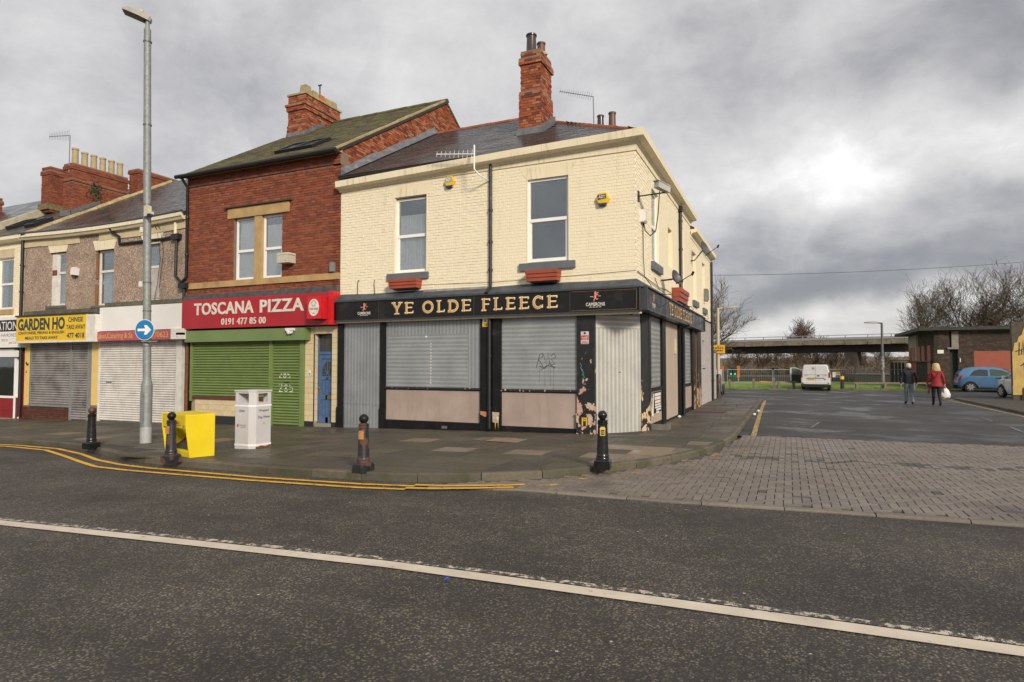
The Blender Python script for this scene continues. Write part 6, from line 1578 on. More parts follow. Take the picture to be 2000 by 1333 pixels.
mb = MB(); mb.prism([(-27.1, 2.5), (-26.4, 2.5), (-26.4, 3.8), (-27.1, 3.8)], 8.5, 8.75); mb.build('flaunching', plain('mossy_flaunching', (.17, .14, .07), .9, var=.4, scale=8), c2)
c3 = chimney(crm, -24.1, -23.5, 4.6, 6.8, 9.0, 10.5, M_red, bands=((10.3, 10.5, .04),))
c4 = chimney(crm, -34.6, -33.2, 2.7, 4.2, 8.2, 10.1, M_red, bands=((9.75, 9.95, .05),))
pot(c4, -34.0, 3.2, 10.1, .7, .15, M_pot)
# self-seeded shrub growing out of the stack
t_ = thing('wall_shrub', 'small green shrub growing from the side of the six-pot chimney stack', 'plant', (-24.05, 3.0, 9.1))
mb = MB()
for i in range(150):
    p = Vector((-24.0 + abs(R.gauss(.06, .06)), 3.0 + R.gauss(0, .17), 9.12 + R.gauss(0, .20))); a = R.uniform(0, 6.28); w = R.uniform(.03, .06)
    d = Vector((R.uniform(-.4, .4), math.cos(a), math.sin(a))).normalized(); e = d.orthogonal().normalized()
    mb.face([p - d * w, p + e * w * .5, p + d * w, p - e * w * .5])
mb.build('foliage', plain('dark_shrub_leaf', (.04, .055, .018), .8, var=.4, scale=30), t_)
yagi('tv_aerial', 'long dark aerial on a mast strapped to the six-pot chimney stack', (-24.25, 2.1, 9.7), (-24.25, 2.1, 11.28), (-25.5, 2.0, 11.38), 13, .22, M_alu)
# hairdresser
mb = MB(F0); mb.box(-30.5, -23.24, 2.1, 3.5, -.3, -.04); mb.build('shopfront_frame', M_black, crm)
hs = thing('shop_sign', 'white hairdresser sign with a black band at the left edge', 'sign', (-25, -.3, 2.4))
mb = MB(F0); mb.box(-30, -22.85, 2.33, 3.48, .0, .28); mb.build('panel', M_wsign, hs)
mb = MB(F0); mb.box(-30, -22.95, 2.93, 3.36, .28, .285); mb.build('band', M_sign_black, hs)
mb = MB(F0); text_mesh(mb, 'ATION', -24.30, -23.02, 2.98, 3.30, .287); mb.build('lettering', M_white_print, hs)
mb = MB(F0); text_mesh(mb, "'S HAIRDRESS", -24.22, -22.98, 2.73, 2.86, .282); text_mesh(mb, '203', -24.02, -23.62, 2.56, 2.65, .282); mb.build('lettering', plain('grey_print', (.12, .11, .11), .5), hs)
mb = MB(F0); text_mesh(mb, 'Just Call In', -23.54, -22.9, 2.44, 2.56, .282, bold=.01); text_mesh(mb, 'No Appointment', -23.52, -22.92, 2.625, 2.66, .282); mb.build('lettering', plain('red_print', (.4, .04, .06), .5), hs)
mb = MB(F0); mb.box(-30, -23.5, 1.98, 2.28, .0, .12); mb.build('fascia', M_wsign, crm)
mb = MB(F0); mb.box(-30, -23.62, .48, 1.98, -.08, -.06); o = mb.build('shop_window', M_glass_dark, crm)
mb = MB(F0); mb.box(-30, -23.62, .42, .50, -.1, .02); mb.box(-23.62, -23.50, -.35, 1.98, -.1, .03); mb.box(-23.34, -23.26, -.35, 1.9, -.1, .03); mb.box(-23.5, -23.34, .45, .52, -.1, .03); mb.build('shopfront_frame', M_upvc, crm)
mb = MB(F0); mb.box(-30, -23.3, -.5, 2.3, -2.6, -2.55); mb.box(-30, -23.3, -.5, -.35, -2.5, -.1); mb.box(-30, -23.3, 2.2, 2.3, -2.5, -.1); mb.build('room', M_room, crm)
mb = MB(F0); mb.box(-24.35, -23.9, .50, .66, -.5, -.15); mb.box(-24.9, -24.5, .5, 1.5, -1.5, -1.2); mb.build('counter', M_old_white, crm)
mb = MB(F0); mb.box(-30, -23.62, base(-26), .42, -.1, -.0); tb = mb.build('wall', M_mortar, crm, label='low wall of red tiles under the shop window')
pieces('tile', tile_items(F0, -26.4, -23.63, gp(-25) - .05, .41, .62, .4, .0), tb, pieces_mat('red_glazed_tile', [(.24, .018, .02), (.21, .016, .02)], rough=.25, bump=.05), 300)
mb = MB(F0); mb.box(-23.5, -23.34, -.35, .45, -.1, .02); mb.box(-23.26, -23.12, -.35, 2.2, -.1, .02); mb.build('pilaster', plain('dark_red_pilaster', (.16, .012, .015), .4), crm)
mb = MB(F0); mb.box(-23.5, -23.34, .52, 1.9, -.09, -.07); mb.build('door_glass', M_glass_dark, crm)
mb = MB(F0); mb.box(-23.46, -23.22, 1.98, 2.22, .03, .13); tag(mb.build('alarm_box', M_white_p, None, loc=(-23.3, 0, 2)), 'cream box under the hairdresser sign beside the drainpipe', 'alarm box')
mb = MB(F0); mb.box(-30, -23.5, base(-26) - .1, gp(-24) + .02, -.1, .35); mb.build('doorstep', M_conc, crm)
# ------------------------------------------------------------------ street furniture
def bev(o, w):
    m = o.modifiers.new('bevel', 'BEVEL'); m.width = w; m.segments = 2; m.limit_method = 'ANGLE'; return o
def bollard_proto():
    b = local_thing('bollard', 'glossy black bollard with ball top and a gold crest on the pavement corner', 'bollard', (.48, -4.56, .12), rad(8), 'cast bollards along the kerb')
    mb = MB(); a = .12; mb.loft([[(-a, -a, -.02), (a, -a, -.02), (a, a, -.02), (-a, a, -.02)], [(-a, -a, .10), (a, -a, .10), (a, a, .10), (-a, a, .10)], [(-.10, -.10, .125), (.10, -.10, .125), (.10, .10, .125), (-.10, .10, .125)]]); mb.build('base', M_black_g, b)
    mb = MB(); mb.lathe([(.100, .12), (.102, .145), (.094, .16), (.099, .17), (.099, .185), (.092, .195), (.090, .21), (.073, .66), (.082, .665), (.082, .685), (.072, .693), (.080, .70), (.080, .716), (.06, .728), (.045, .735)], n=20); mb.build('post', M_black_g, b, smooth=35)
    mb = MB(); mb.lathe([(.045, .73)] + [(.073 * math.sin(t), .797 - .073 * math.cos(t)) for t in [.55 + (math.pi - .6) * k / 10 for k in range(11)]] + [(.004, .870)], n=20); mb.build('ball', M_black_g, b, smooth=60)
    return b
M_black_g = plain('glossy_black_iron', (.010, .010, .011), .22, var=.3, scale=8, bump=.15, bscale=30)
M_black_r = peeling('rusting_black_iron', (.016, .017, .022), (.075, .042, .030), (.10, .045, .025), .52, .58, None, 3.5, (1, 2, 3))
bol = bollard_proto()
def crest(parent, mats, rz):
    mb = MB(fr((0, 0, 0), (math.cos(rz), math.sin(rz), 0), (0, 0, 1)))
    mb.box(-.04, .04, .49, .59, .075, .090); mb.prism([(-.045, .59), (.045, .59), (.03, .625), (-.03, .625)], .072, .089)
    mb.mi = 1; mb.box(-.028, .028, .56, .578, .090, .0915); mb.box(-.028, .028, .505, .52, .090, .0915)
    for k in range(3): mb.box(-.026 + k * .02, -.014 + k * .02, .525, .555, .090, .0915)
    return mb.build('crest', mats, parent)
crest(bol, [plain('gilt_crest', (.60, .40, .12), .45), M_black_g], rad(8))
for (x, y_, lab, rust, cr) in ((-2.89, -6.04, 'rust-streaked bollard before the steel door sheet at the left of the pub', True, True), (-6.93, -6.22, 'rusty bollard standing right in front of the yellow grit bin', True, True), (-10.57, -5.32, 'dark bollard with a reddish worn ball, furthest left by the white shutter', False, False)):
    c_ = copy_thing(bol, (x, y_, gp(x)), R.uniform(-.1, .3), lab)
    for ch_ in list(c_.children):
        st = ch_.name.split('.')[0]
        if st == 'crest' and not cr: bpy.data.objects.remove(ch_); continue
        if rust or (st == 'ball' and not cr):
            d = ch_.data.copy(); ch_.data = d; d.materials.clear()
            if st == 'crest': d.materials.append(plain('rusty_crest', (.42, .22, .09), .7, var=.4, scale=20)); d.materials.append(M_rust)
            elif st == 'ball': d.materials.append(M_black if cr else plain('worn_red_ball', (.10, .035, .025), .5, var=.4, scale=15))
            else: d.materials.append(M_black_r)
# litter bin: two back to back compartments, cut corner
lx, ly = -7.27, -4.52
lb = thing('litter_bin', 'white metal litter bin with openings on both faces and rusty foot', 'litter bin', (-7.02, -4.28, gp(-7)))
z0 = gp(-7)
M_bin = plain('pale_grey_bin_paint', (.53, .52, .535), .5, var=.08, scale=2, dirt=(.36, .34, .33), dscale=4, dlo=.6, dhi=.85, streak=True)
ch = .07
out = [(lx, ly), (-6.83 - ch, ly), (-6.77, ly + ch), (-6.77, -4.05), (lx, -4.05)]
body = MB(); body.prism(out, z0 + .03, z0 + .90); 
# top zone with openings: corner posts
for px0, px1, py0, py1 in ((lx, lx + .07, ly, -4.05), (-6.97, -6.77, -4.07, -4.05), (lx + .07, lx + .14, -4.08, -4.05)): body.box(px0, px1, py0, py1, z0 + .90, z0 + 1.16)
body.prism([(-6.90, ly + .0), (-6.83 - ch, ly), (-6.77, ly + ch), (-6.77, ly + .13), (-6.84, ly + .13)], z0 + .90, z0 + 1.16)
body.box(-6.79, -6.77, -4.14, -4.07, z0 + .9, z0 + 1.16)
body.box(lx + .07, -6.90, ly, ly + .03, z0 + 1.12, z0 + 1.16); body.box(lx + .07, -6.90, ly, ly + .03, z0 + .90, z0 + .93); body.box(-6.80, -6.77, ly + .13, -4.14, z0 + 1.12, z0 + 1.16); body.box(-6.80, -6.77, ly + .13, -4.14, z0 + .9, z0 + .93)
bev(body.build('body', M_bin, lb), .006)
t2 = MB(); t2.prism([(lx - .015, ly - .015), (-6.83 - ch, ly - .015), (-6.755, ly + ch), (-6.755, -4.035), (lx - .015, -4.035)], z0 + 1.16, z0 + 1.19); t2.build('top', M_bin, lb)
b2 = MB()
for zz in (.855, .06): b2.prism([(lx - .006, ly - .006), (-6.83 - ch, ly - .006), (-6.764, ly + ch), (-6.764, -4.044), (lx - .006, -4.044)], z0 + zz, z0 + zz + .035)
b2.build('band', M_upvc, lb)
ft = MB(); ft.prism([(lx, ly), (-6.83 - ch, ly), (-6.77, ly + ch), (-6.77, -4.05), (lx, -4.05)], z0 - .01, z0 + .032); ft.build('foot', M_bin, lb)
rs = MB(SIDE(-6.768)); rs.prism([(ly + ch, z0 + .0), (-4.06, z0), (-4.06, z0 + .06), (-4.2, z0 + .035), (-4.32, z0 + .065), (-4.4, z0 + .04), (ly + ch, z0 + .05)], .0, .004); rs.build('rust_patch', M_rust, lb)
FL, FS = FRONT(ly), SIDE(-6.77)
tx = MB(FL); text_mesh(tx, 'Litter', -7.16, -7.0, z0 + .745, z0 + .80, .002, bold=.015)
tx.F = FS; text_mesh(tx, 'Wrapped', -4.38, -4.12, z0 + .735, z0 + .80, .002, bold=.015); text_mesh(tx, 'Dog Waste', -4.40, -4.09, z0 + .60, z0 + .665, .002, bold=.015)
tx.build('lettering', M_black_print, lb)
tx = MB(FL); tx.box(-7.21, -7.175, z0 + .44, z0 + .50, .0015, .003); tx.mi = 1; text_mesh(tx, 'Gateshead', -7.165, -6.97, z0 + .455, z0 + .50, .002); ribbon(tx, arc(-7.03, z0 + .40, .09, .035, 150, 60, 8), .008, .0022); tx.build('logo', [M_red_bright, plain('grey_print', (.12, .11, .11), .5)], lb)
tx = MB(FS); tx.disc(-4.24, z0 + .51, .03, .022, .0015, .003, 9); tx.build('torn_sticker', plain('grubby_sticker', (.42, .40, .34), .8), lb)
# grit bin
gA = Vector((-6.95, -5.85)); gB = Vector((-6.76, -5.44)); gC = Vector((-7.90, -5.62))
gb = thing('grit_bin', 'bright yellow open-fronted grit bin standing behind the rusty bollard', 'grit bin', (-7.3, -5.5, gp(-7.3)))
gzz = gp(-7.2); e1 = (gB - gA); e2 = (gC - gA); nrm = -e1.normalized()
M_grit = plain('yellow_grit_bin_plastic', (.66, .505, .004), .45, var=.06, scale=2, bump=.08, dirt=(.46, .34, .015), dscale=3, dlo=.56, dhi=.85)
def gpnt(s, t, z, lean=0.0): p = gA + e2 * s + e1 * t + nrm * lean; return (p.x, p.y, gzz + z)
mb = MB()
H = .80
# side panels (flared), back, top rim, lower lip, upper front panel
for s in (0.0, 1.0):
    ds = .03 if s == 0 else -.03
    ring = lambda sv_: [gpnt(sv_, .04, .0), gpnt(sv_, 1.0, .0), gpnt(sv_, 1.0, H - .02), gpnt(sv_, -.02, H, .05), gpnt(sv_, -.02, H - .25, .045)]
    mb.loft([ring(s), ring(s + ds)])
mb.loft([[gpnt(.03, t, z) for t, z in ((1.0, 0), (1.0, H - .02), (.94, H - .02), (.94, 0))], [gpnt(.97, t, z) for t, z in ((1.0, 0), (1.0, H - .02), (.94, H - .02), (.94, 0))]])
mb.loft([[gpnt(s, t, z, l) for t, z, l in ((-.02, H - .27, .04), (-.02, H - .005, .05), (.06, H - .005, .05), (.06, H - .27, .04))] for s in (.03, .97)])
mb.loft([[gpnt(s, t, z) for t, z in ((.05, 0), (.05, .11), (.16, .13), (.5, .10), (.5, 0))] for s in (.03, .97)])
bev(mb.build('body', M_grit, gb), .012)
mb = MB(); mb.loft([[gpnt(s, t, z) for t, z in ((.12, H - .015), (1.0, H + .005), (1.0, H - .018), (.12, H - .03))] for s in (.04, .96)]); mb.build('lid', M_grit, gb)
mb = MB(); mb.loft([[gpnt(s, t, z) for t, z in ((.17, .12), (.5, .20), (.93, .34), (.93, .05), (.2, .05))] for s in (.05, .95)]); mb.build('grit', plain('dark_wet_grit', (.06, .045, .032), .9, var=.4, scale=30, bump=.8), gb)
fx = e2.normalized()
GF = fr((gA.x + nrm.x * .045, gA.y + nrm.y * .045, gzz), (-fx.x, -fx.y, 0), (0, 0, 1))
mb = MB(GF); L_ = e2.length
mb.box(-.62, -.17, H - .22, H - .06, .004, .008); mb.mi = 1
for q in ((-.60, -.19, H - .075, H - .068), (-.60, -.19, H - .212, H - .205), (-.60, -.595, H - .205, H - .075), (-.195, -.19, H - .205, H - .075)): mb.box(*q, .008, .0095)
text_mesh(mb, 'GRIT', -.57, -.22, H - .19, H - .09, .009, bold=.04); mb.build('label', [M_yellow_p, M_black_print], gb)
mb = MB(GF); mb.prism([(-.14, H - .26), (-.05, H - .25), (-.06, H - .04), (-.11, H - .02), (-.12, H - .14)], .005, .0065); mb.build('scuff', plain('grey_scuff', (.30, .25, .13), .9), gb)
# tall lamp column with its sign
lp = thing('street_lamp', 'tall galvanised street lamp column on the front pavement carrying the blue arrow sign', 'street lamp', (-10.25, -4.32, gp(-10.25)))
zb = gp(-10.25)
mb = MB()
mb.lathe([(.118, -.02), (.118, 1.28), (.112, 1.34), (.088, 1.42), (.085, 1.5)], (-10.24, -4.32, zb), 18); mb.build('base', M_galv, lp, smooth=40)
mb = MB(); mb.box(-10.29, -10.17, -4.442, -4.435, zb + .45, zb + 1.15); mb.build('access_door', M_galv, lp)
mb = MB(); mb.lathe([(.12, -.01), (.122, .36), (.118, .36)], (-10.24, -4.32, zb), 18); mb.build('foot_band', plain('pale_concrete_paint', (.36, .37, .38), .7, var=.25, scale=10, dirt=(.22, .2, .18)), lp, smooth=40)
mb = MB(); mb.tube([(-10.24, -4.32, zb + 1.4), (-10.30, -4.37, 5.6), (-10.36, -4.41, 9.46)], [.086, .082, .075], 14); mb.build('column', M_galv, lp, smooth=40)
mb = MB()
for z in (2.1, 2.9, 3.55, 5.35, 7.2, 9.15):
    t = (z - 1.2) / 8.4; x = -10.24 - .12 * t; y_ = -4.32 - .09 * t; mb.lathe([(.09, 0), (.092, .03)], (x, y_, z), 14)
mb.build('strap', plain('dull_steel_strap', (.18, .185, .19), .5, metal=.5), lp)
mb = MB(); mb.tube([(-10.36, -4.41, 9.44), (-10.36, -4.41, 9.64)], .045, 10); mb.build('spigot', M_galv, lp)
la = Vector((-10.40, -4.43, 9.70)); dirl = Vector((-.50, -.42, .22)).normalized()
FLm = fr(la, dirl, Vector((.42, -.50, 0)).normalized())
mb = MB(FLm); sec = lambda x, w, h, dn=0: [(x, -w, -.03 + dn), (x, w, -.03 + dn), (x, w * .9, h * .5), (x, w * .5, h), (x, -w * .5, h), (x, -w * .9, h * .5)]
mb.loft([sec(-.12, .05, .05), sec(-.08, .10, .09), sec(.14, .13, .11), sec(.42, .12, .09), sec(.49, .09, .045)]); lh = mb.build('lantern', plain('grey_lantern', (.33, .31, .28), .5), lp, smooth=35)
mb = MB(FLm); mb.loft([[(x, -w, -.035), (x, w, -.035), (x, w * .8, -.07), (x, -w * .8, -.07)] for x, w in ((0, .11), (.45, .10))]); mb.build('lens', plain('dark_lantern_glass', (.05, .045, .04), .15), lh)
mb = MB(FLm); mb.lathe([(.04, 0), (.04, .04), (.02, .05)], (.14, 0, .12), 8); mb.build('photocell', plain('pale_yellow_cap', (.55, .52, .36), .5), lh)
mb = MB(); mb.box(-10.22, -10.10, -4.50, -4.40, 5.06, 5.30); mb.box(-10.09, -10.02, -4.46, -4.40, 5.10, 5.16); mb.mi = 1; mb.tube([(-10.07, -4.43, 5.08), (-10.06, -4.50, 5.06)], .05, 8)
tag(mb.build('traffic_sensor', [plain('cream_sensor_box', (.55, .50, .38), .5), M_blue_p], None, loc=(-10.1, -4.4, 5.1)), 'cream sensor box with blue eye strapped halfway up the tall lamp column', 'sensor')
for i, (z, lab) in enumerate(((3.47, 'small white tag on the lamp column above the arrow sign'), (4.72, 'small white tag on the lamp column below the sensor box'))):
    mb = MB(); mb.box(-10.40, -10.35, -4.46, -4.40, z, z + .12); tag(mb.build('column_tag', M_white_p, None, loc=(-10.38, -4.4, z)), lab, 'tag')
ds = thing('arrow_sign', 'round blue sign with a white arrow pointing right on the lamp column', 'sign', (-10.27, -4.6, 2.1))
DC = fr((-10.30, -4.50, 2.475), (.93, -.37, 0), (0, 0, 1))
DC = fr((-10.14, -4.47, 2.475), (.96, .28, 0), (0, 0, 1))
mb = MB(DC); mb.disc(0, 0, .236, .236, .0, .008, 40); mb.build('rim', M_white_p, ds)
mb = MB(DC); mb.disc(0, 0, .224, .224, .008, .011, 40); mb.build('disc', plain('blue_sign_face', (.012, .17, .42), .35, var=.06, bump=0), ds)
mb = MB(DC); mb.prism([(-.17, -.028), (.03, -.028), (.03, .028), (-.17, .028)], .0112, .013); mb.prism([(.03, .0), (-.01, .105), (.055, .105), (.165, .0), (.055, -.105), (-.01, -.105)], .0114, .0135); mb.build('arrow', M_white_print, ds)
mb = MB(DC); mb.box(-.10, .28, -.03, .01, -.05, -.0); mb.box(-.10, .28, -.27, -.245, -.05, -.02); mb.build('clamp', M_galv, ds)

# manhole grate, cover and pieces of litter
mb = MB()
for k in range(9): mb.box(.22 + k * .105, .30 + k * .105, 7.5, 8.35, gp(0) + .002, gp(0) + .012)
for k in range(4): mb.box(.2, 1.18, 7.5 + k * .27, 7.53 + k * .27, gp(0) + .002, gp(0) + .010)
tag(mb.build('cellar_grating', plain('rusty_red_grating', (.13, .06, .045), .7, var=.4, scale=12), None, loc=(.6, 7.9, gp(0))), 'rusty cellar grating set in the side street pavement', 'grating')
mb = MB(); mb.box(1.2, 1.8, 7.55, 8.3, gp(0) + .001, gp(0) + .006); tag(mb.build('pavement_patch', plain('sandy_patch', (.20, .14, .075), .85), None, loc=(1.5, 7.9, gp(0))), 'sandy brown concrete patch beside the cellar grating', 'patch')
mb = MB(); mb.box(-2.75, -2.05, -2.05, -1.5, gp(-2) + .002, gp(-2) + .010); mb.box(-2.42, -2.36, -1.8, -1.76, gp(-2) + .01, gp(-2) + .014); tag(mb.build('manhole_cover', plain('buff_cover', (.25, .185, .13), .7), None, loc=(-2.4, -1.8, gp(-2))), 'buff square inspection cover in the pavement before the pub window', 'manhole cover')
bits = [(2.05, 8.2, 'white', 'crumpled pale scrap in the gutter by the single yellow line, nearer one'), (2.1, 9.9, 'white', 'crumpled pale scrap in the gutter by the single yellow line, further one'), (.64, -9.62, 'blue', 'small blue scrap on the main road beside the white line'), (.15, 4.9, 'white', 'crushed paper cup at the foot of the boarded side door')]
for x, y_, kc, lab in bits:
    mb = MB(); zz = (gp(0) if x < 1 and y_ > 0 else gz(x) + .01)
    rings = []
    for k in range(5): rings.append([(x + (.05 if kc == 'white' else .010) * math.sin(math.pi * (k + .4) / 5) * math.cos(t) * R.uniform(.7, 1.2), y_ + .04 * math.sin(math.pi * (k + .4) / 5) * math.sin(t) * R.uniform(.7, 1.2), zz + k * (.02 if kc == 'white' else .006)) for t in [2 * math.pi * j / 8 for j in range(8)]])
    mb.loft(rings); tag(mb.build('litter', M_white_p if kc == 'white' else plain('blue_scrap', (.03, .07, .4), .5), None, loc=(x, y_, zz)), lab, 'litter')
sp = MB()
for i in range(420):
    x = R.uniform(-12, 9); y_ = R.uniform(-10.5, 8); zz = (gp(x) if (y_ > -5.6 and x < 1.7 and y_ < 9 and x < 1.7 - max(0, -y_) * .5) else gz(x) + .018)
    if y_ > 0 and x < 0: continue
    r = R.uniform(.006, .016); a = R.uniform(0, 3); sp.face([(x + r * math.cos(a + k * 1.57), y_ + r * math.sin(a + k * 1.57) * .8, zz + .004) for k in range(4)])
sp.build('litter_specks', plain('pale_specks', (.48, .45, .38), .8, bump=0), kind='stuff')

# ------------------------------------------------------------------ right side: brick hut, yellow wall
hut = thing('brick_hut', 'flat roofed dark brick hut behind the blue car', 'building', (15, 38, 0))
HV, HU = 35.6, 12.02
FH, SH = FRONT(HV), SIDE(HU)
mb = MB(FH); wall_cells(mb, HU, 24, -.1, 3.95, [(12.88, 13.36, -.1, 2.78), (12.88, 13.36, 2.78, 3.95)], -.25, 0); mb.box(12.88, 13.36, 2.0, 3.95, -.6, -.5); mb.box(12.88, 13.36, -.1, 2.0, -1.2, -1.1)
hw_ = mb.build('wall', plain('dark_mortar', (.17, .145, .118), .9), hut)
pieces('brick', brick_items(FH, 0, 3.93, lambda z: (HU, 20.5), [(12.88, 13.36, -1, 5), (14.2, 16.45, -1, 2.56)], depth=.012, jit=.003), hw_, M_brown, 0, rest_name='brickwork')
FHs = fr((HU, HV, 0), (0, -1, 0), (0, 0, 1))
mb = MB(FHs); mb.box(-9.5, 0, -.1, 3.95, -.25, 0); hs2 = mb.build('wall', plain('dark_mortar', (.17, .145, .118), .9), hut)
pieces('brick', brick_items(FHs, 0, 3.93, lambda z: (-9.4, 0), [(-9.4, -5.4, 1.95, 3.93), (-9.4, -6.2, -1, 1.9)], depth=.03, jit=.012), hs2, M_brown, 0, rest_name='brickwork')
mb = MB(); mb.prism([(HU - .9, HV - .5), (26, HV - .5), (26, HV + 10.2), (HU - .9, HV + 10.2)], 3.95, 4.16); mb.build('roof', plain('dark_roof_edge', (.035, .033, .030), .7, var=.3, dirt=(.06, .06, .035)), hut)
mb = MB(FH); mb.box(14.2, 16.45, .2, 2.56, 0, .02); mb.build('painted_panel', M_terra, hut)
mb = MB(FH); mb.box(13.0, 13.38, 2.80, 3.9, -.3, .03); mb.box(12.75, 13.38, 2.70, 2.82, -.3, .10); mb.build('door_canopy', M_conc, hut)
mb = MB(FH); mb.box(12.88, 13.36, 0, 2.7, -.3, -.25); mb.build('door', M_room, hut)
mb = MB(FH); mb.box(12.2, 12.55, 2.42, 2.66, .01, .03); mb.build('name_plate', M_white_p, hut)
mb = MB(FH); mb.box(13.42, 13.47, 1.85, 2.1, .02, .06); mb.build('light_switch', M_white_p, hut)
mb = MB(FHs); mb.box(-9.4, -6.0, 1.95, 3.9, 0, .04); mb.build('concrete_panel', plain('buff_render', (.30, .27, .21), .85, var=.15, dirt=(.1, .09, .075), dscale=1.5), hut)
for a, b in ((-9.0, -8.1), (-7.7, -6.8), (-5.4, -4.5), (-3.8, -2.9)):
    mb = MB(FHs); mb.box(a, b, 1.95, 3.0, .04, .09); o = mb.build('vent_panel', plain('pinkish_brick_vent', (.42, .22, .13), .8), hut)
    mb = MB(FHs)
    for k in range(11): mb.box(a + .1, b - .1, 2.0 + k * .09, 2.055 + k * .09, .09, .11)
    mb.build('louvre', M_terra, o)
mb = MB(FHs); mb.box(-2.0, -.9, 1.0, 3.0, .03, .06); mb.box(-9.4, -6.2, .2, 1.9, .0, .05); mb.build('painted_panel', M_terra, hut)
mb = MB(FHs); mb.box(-9.4, -.5, 1.86, 1.94, 0, .14); mb.build('ledge', M_black, hut)
gt = thing('gate', 'dark green metal gate between the hut and the grass', 'gate', (11, 43.5, 0))
mb = MB()
for k in range(5): mb.box(10.55 + .24 * k, 10.74 + .24 * k, 43.5, 43.54, .1, 1.85)
mb.build('panel', plain('dark_green_gate_paint', (.015, .045, .03), .5), gt)
for x in (10.45, 11.72): 
    mb = MB(); mb.box(x, x + .1, 43.45, 43.55, -.1, 2.0); mb.build('post', plain('weathered_post', (.14, .11, .06), .8), gt)
mb = MB(); mb.box(10.45, 11.8, 43.47, 43.56, 1.95, 2.02); mb.build('rail', plain('weathered_post', (.14, .11, .06), .8), gt)
# yellow wall with graffiti
yw = thing('yellow_wall', 'yellow painted wall end with black graffiti at the right edge', 'wall', (14, 21.1, 0))
FY = FRONT(21.0)
mb = MB(FY); mb.box(12.36, 17, -.05, 3.62, -.25, 0); mb.build('masonry', plain('dark_bare_render', (.085, .070, .055), .9, var=.3), yw)
ypt = [(12.36, .32), (17, .32), (17, 3.7), (13.0, 3.55), (12.86, 3.35), (12.80, 3.32), (12.72, 3.02), (12.62, 2.95), (12.55, 2.70), (12.44, 2.66), (12.40, 2.3), (12.36, 2.25)]
ypt = [(x, min(z, 3.6)) for x, z in ypt]
mb = MB(FY); mb.prism(ypt, .0, .012); mb.build('yellow_paint', plain('aged_yellow_paint', (.52, .37, .12), .8, var=.15, scale=3, bump=.4, bscale=20, dirt=(.34, .26, .13), dscale=2, dlo=.5, dhi=.8), yw)
mb = MB(FY); mb.box(12.34, 17, .32, .75, .012, .05); mb.build('plinth', plain('aged_yellow_paint', (.52, .37, .12), .8), yw)
mb = MB(FY)
for i, g_ in enumerate([[(12.46, 2.0), (12.62, 2.05), (12.70, 2.0)], [(12.58, 1.9), (12.60, 2.25)], [(12.66, 1.92), (12.72, 2.28), (12.76, 1.9)], [(12.66, 2.06), (12.78, 2.08)], [(12.82, 1.92), (12.84, 2.3), (12.92, 2.2), (12.84, 2.08)], [(12.98, 2.5), (13.0, 1.95), (13.08, 2.2), (13.0, 2.2)], [(12.62, 1.62), (12.8, 1.72), (12.88, 1.70)], [(12.74, 1.72), (12.76, 1.42)], [(12.9, 2.35), (12.93, 2.42)]]): ribbon(mb, [(12.36 + (a - 12.36) * 1.1, 2.35 + (b - 2.05) * 1.7) for a, b in g_], .045, .014 + .0005 * i)
mb.build('graffiti', M_black_print, yw)
mb = MB(FY)
for i, g_ in enumerate([[(12.62, 1.1), (12.68, 1.3), (12.74, 1.1), (12.78, 1.28)], [(12.82, 1.0), (12.86, 1.25), (12.9, 1.05), (12.84, 1.0)]]): ribbon(mb, g_, .025, .014 + .0005 * i)
mb.build('graffiti', plain('ochre_spray', (.45, .26, .03), .7), yw)
mb = MB(FY); mb.tube([(12.72, .05, .07), (12.72, .62, .07), (12.78, .68, .07), (12.84, .62, .07), (12.84, .5, .07)], .03, 6); mb.build('pipe', M_rust, yw)

# ------------------------------------------------------------------ vehicles
def interp(x, P):
    if x <= P[0][0]: return P[0][1]
    for i in range(len(P) - 1):
        if x <= P[i + 1][0]:
            t = (x - P[i][0]) / (P[i + 1][0] - P[i][0]); t = t * t * (3 - 2 * t) if len(P[i]) > 2 else t
            return P[i][1] + (P[i + 1][1] - P[i][1]) * t
    return P[-1][1]
def car_paint(name, col, metal=.35):
    t = NT(name); MATS[name] = t.set(col=t.ramp(t.noise(3, 3), [(.3, tuple(c * .9 for c in col)), (.7, col)]), rough=.28, metal=metal, coat=.7, coatr=.06); return MATS[name]
M_tyre = plain('tyre_rubber', (.018, .018, .018), .85, bump=.2)
M_rim = plain('silver_hubcap', (.42, .41, .40), .35, metal=.6)
M_carglass = plain('tinted_car_glass', (.025, .035, .035), .06, bump=0, spec=.8)
M_tail = plain('red_lamp_lens', (.38, .015, .02), .2, bump=0)
M_trim_b = plain('black_trim', (.014, .014, .015), .5)
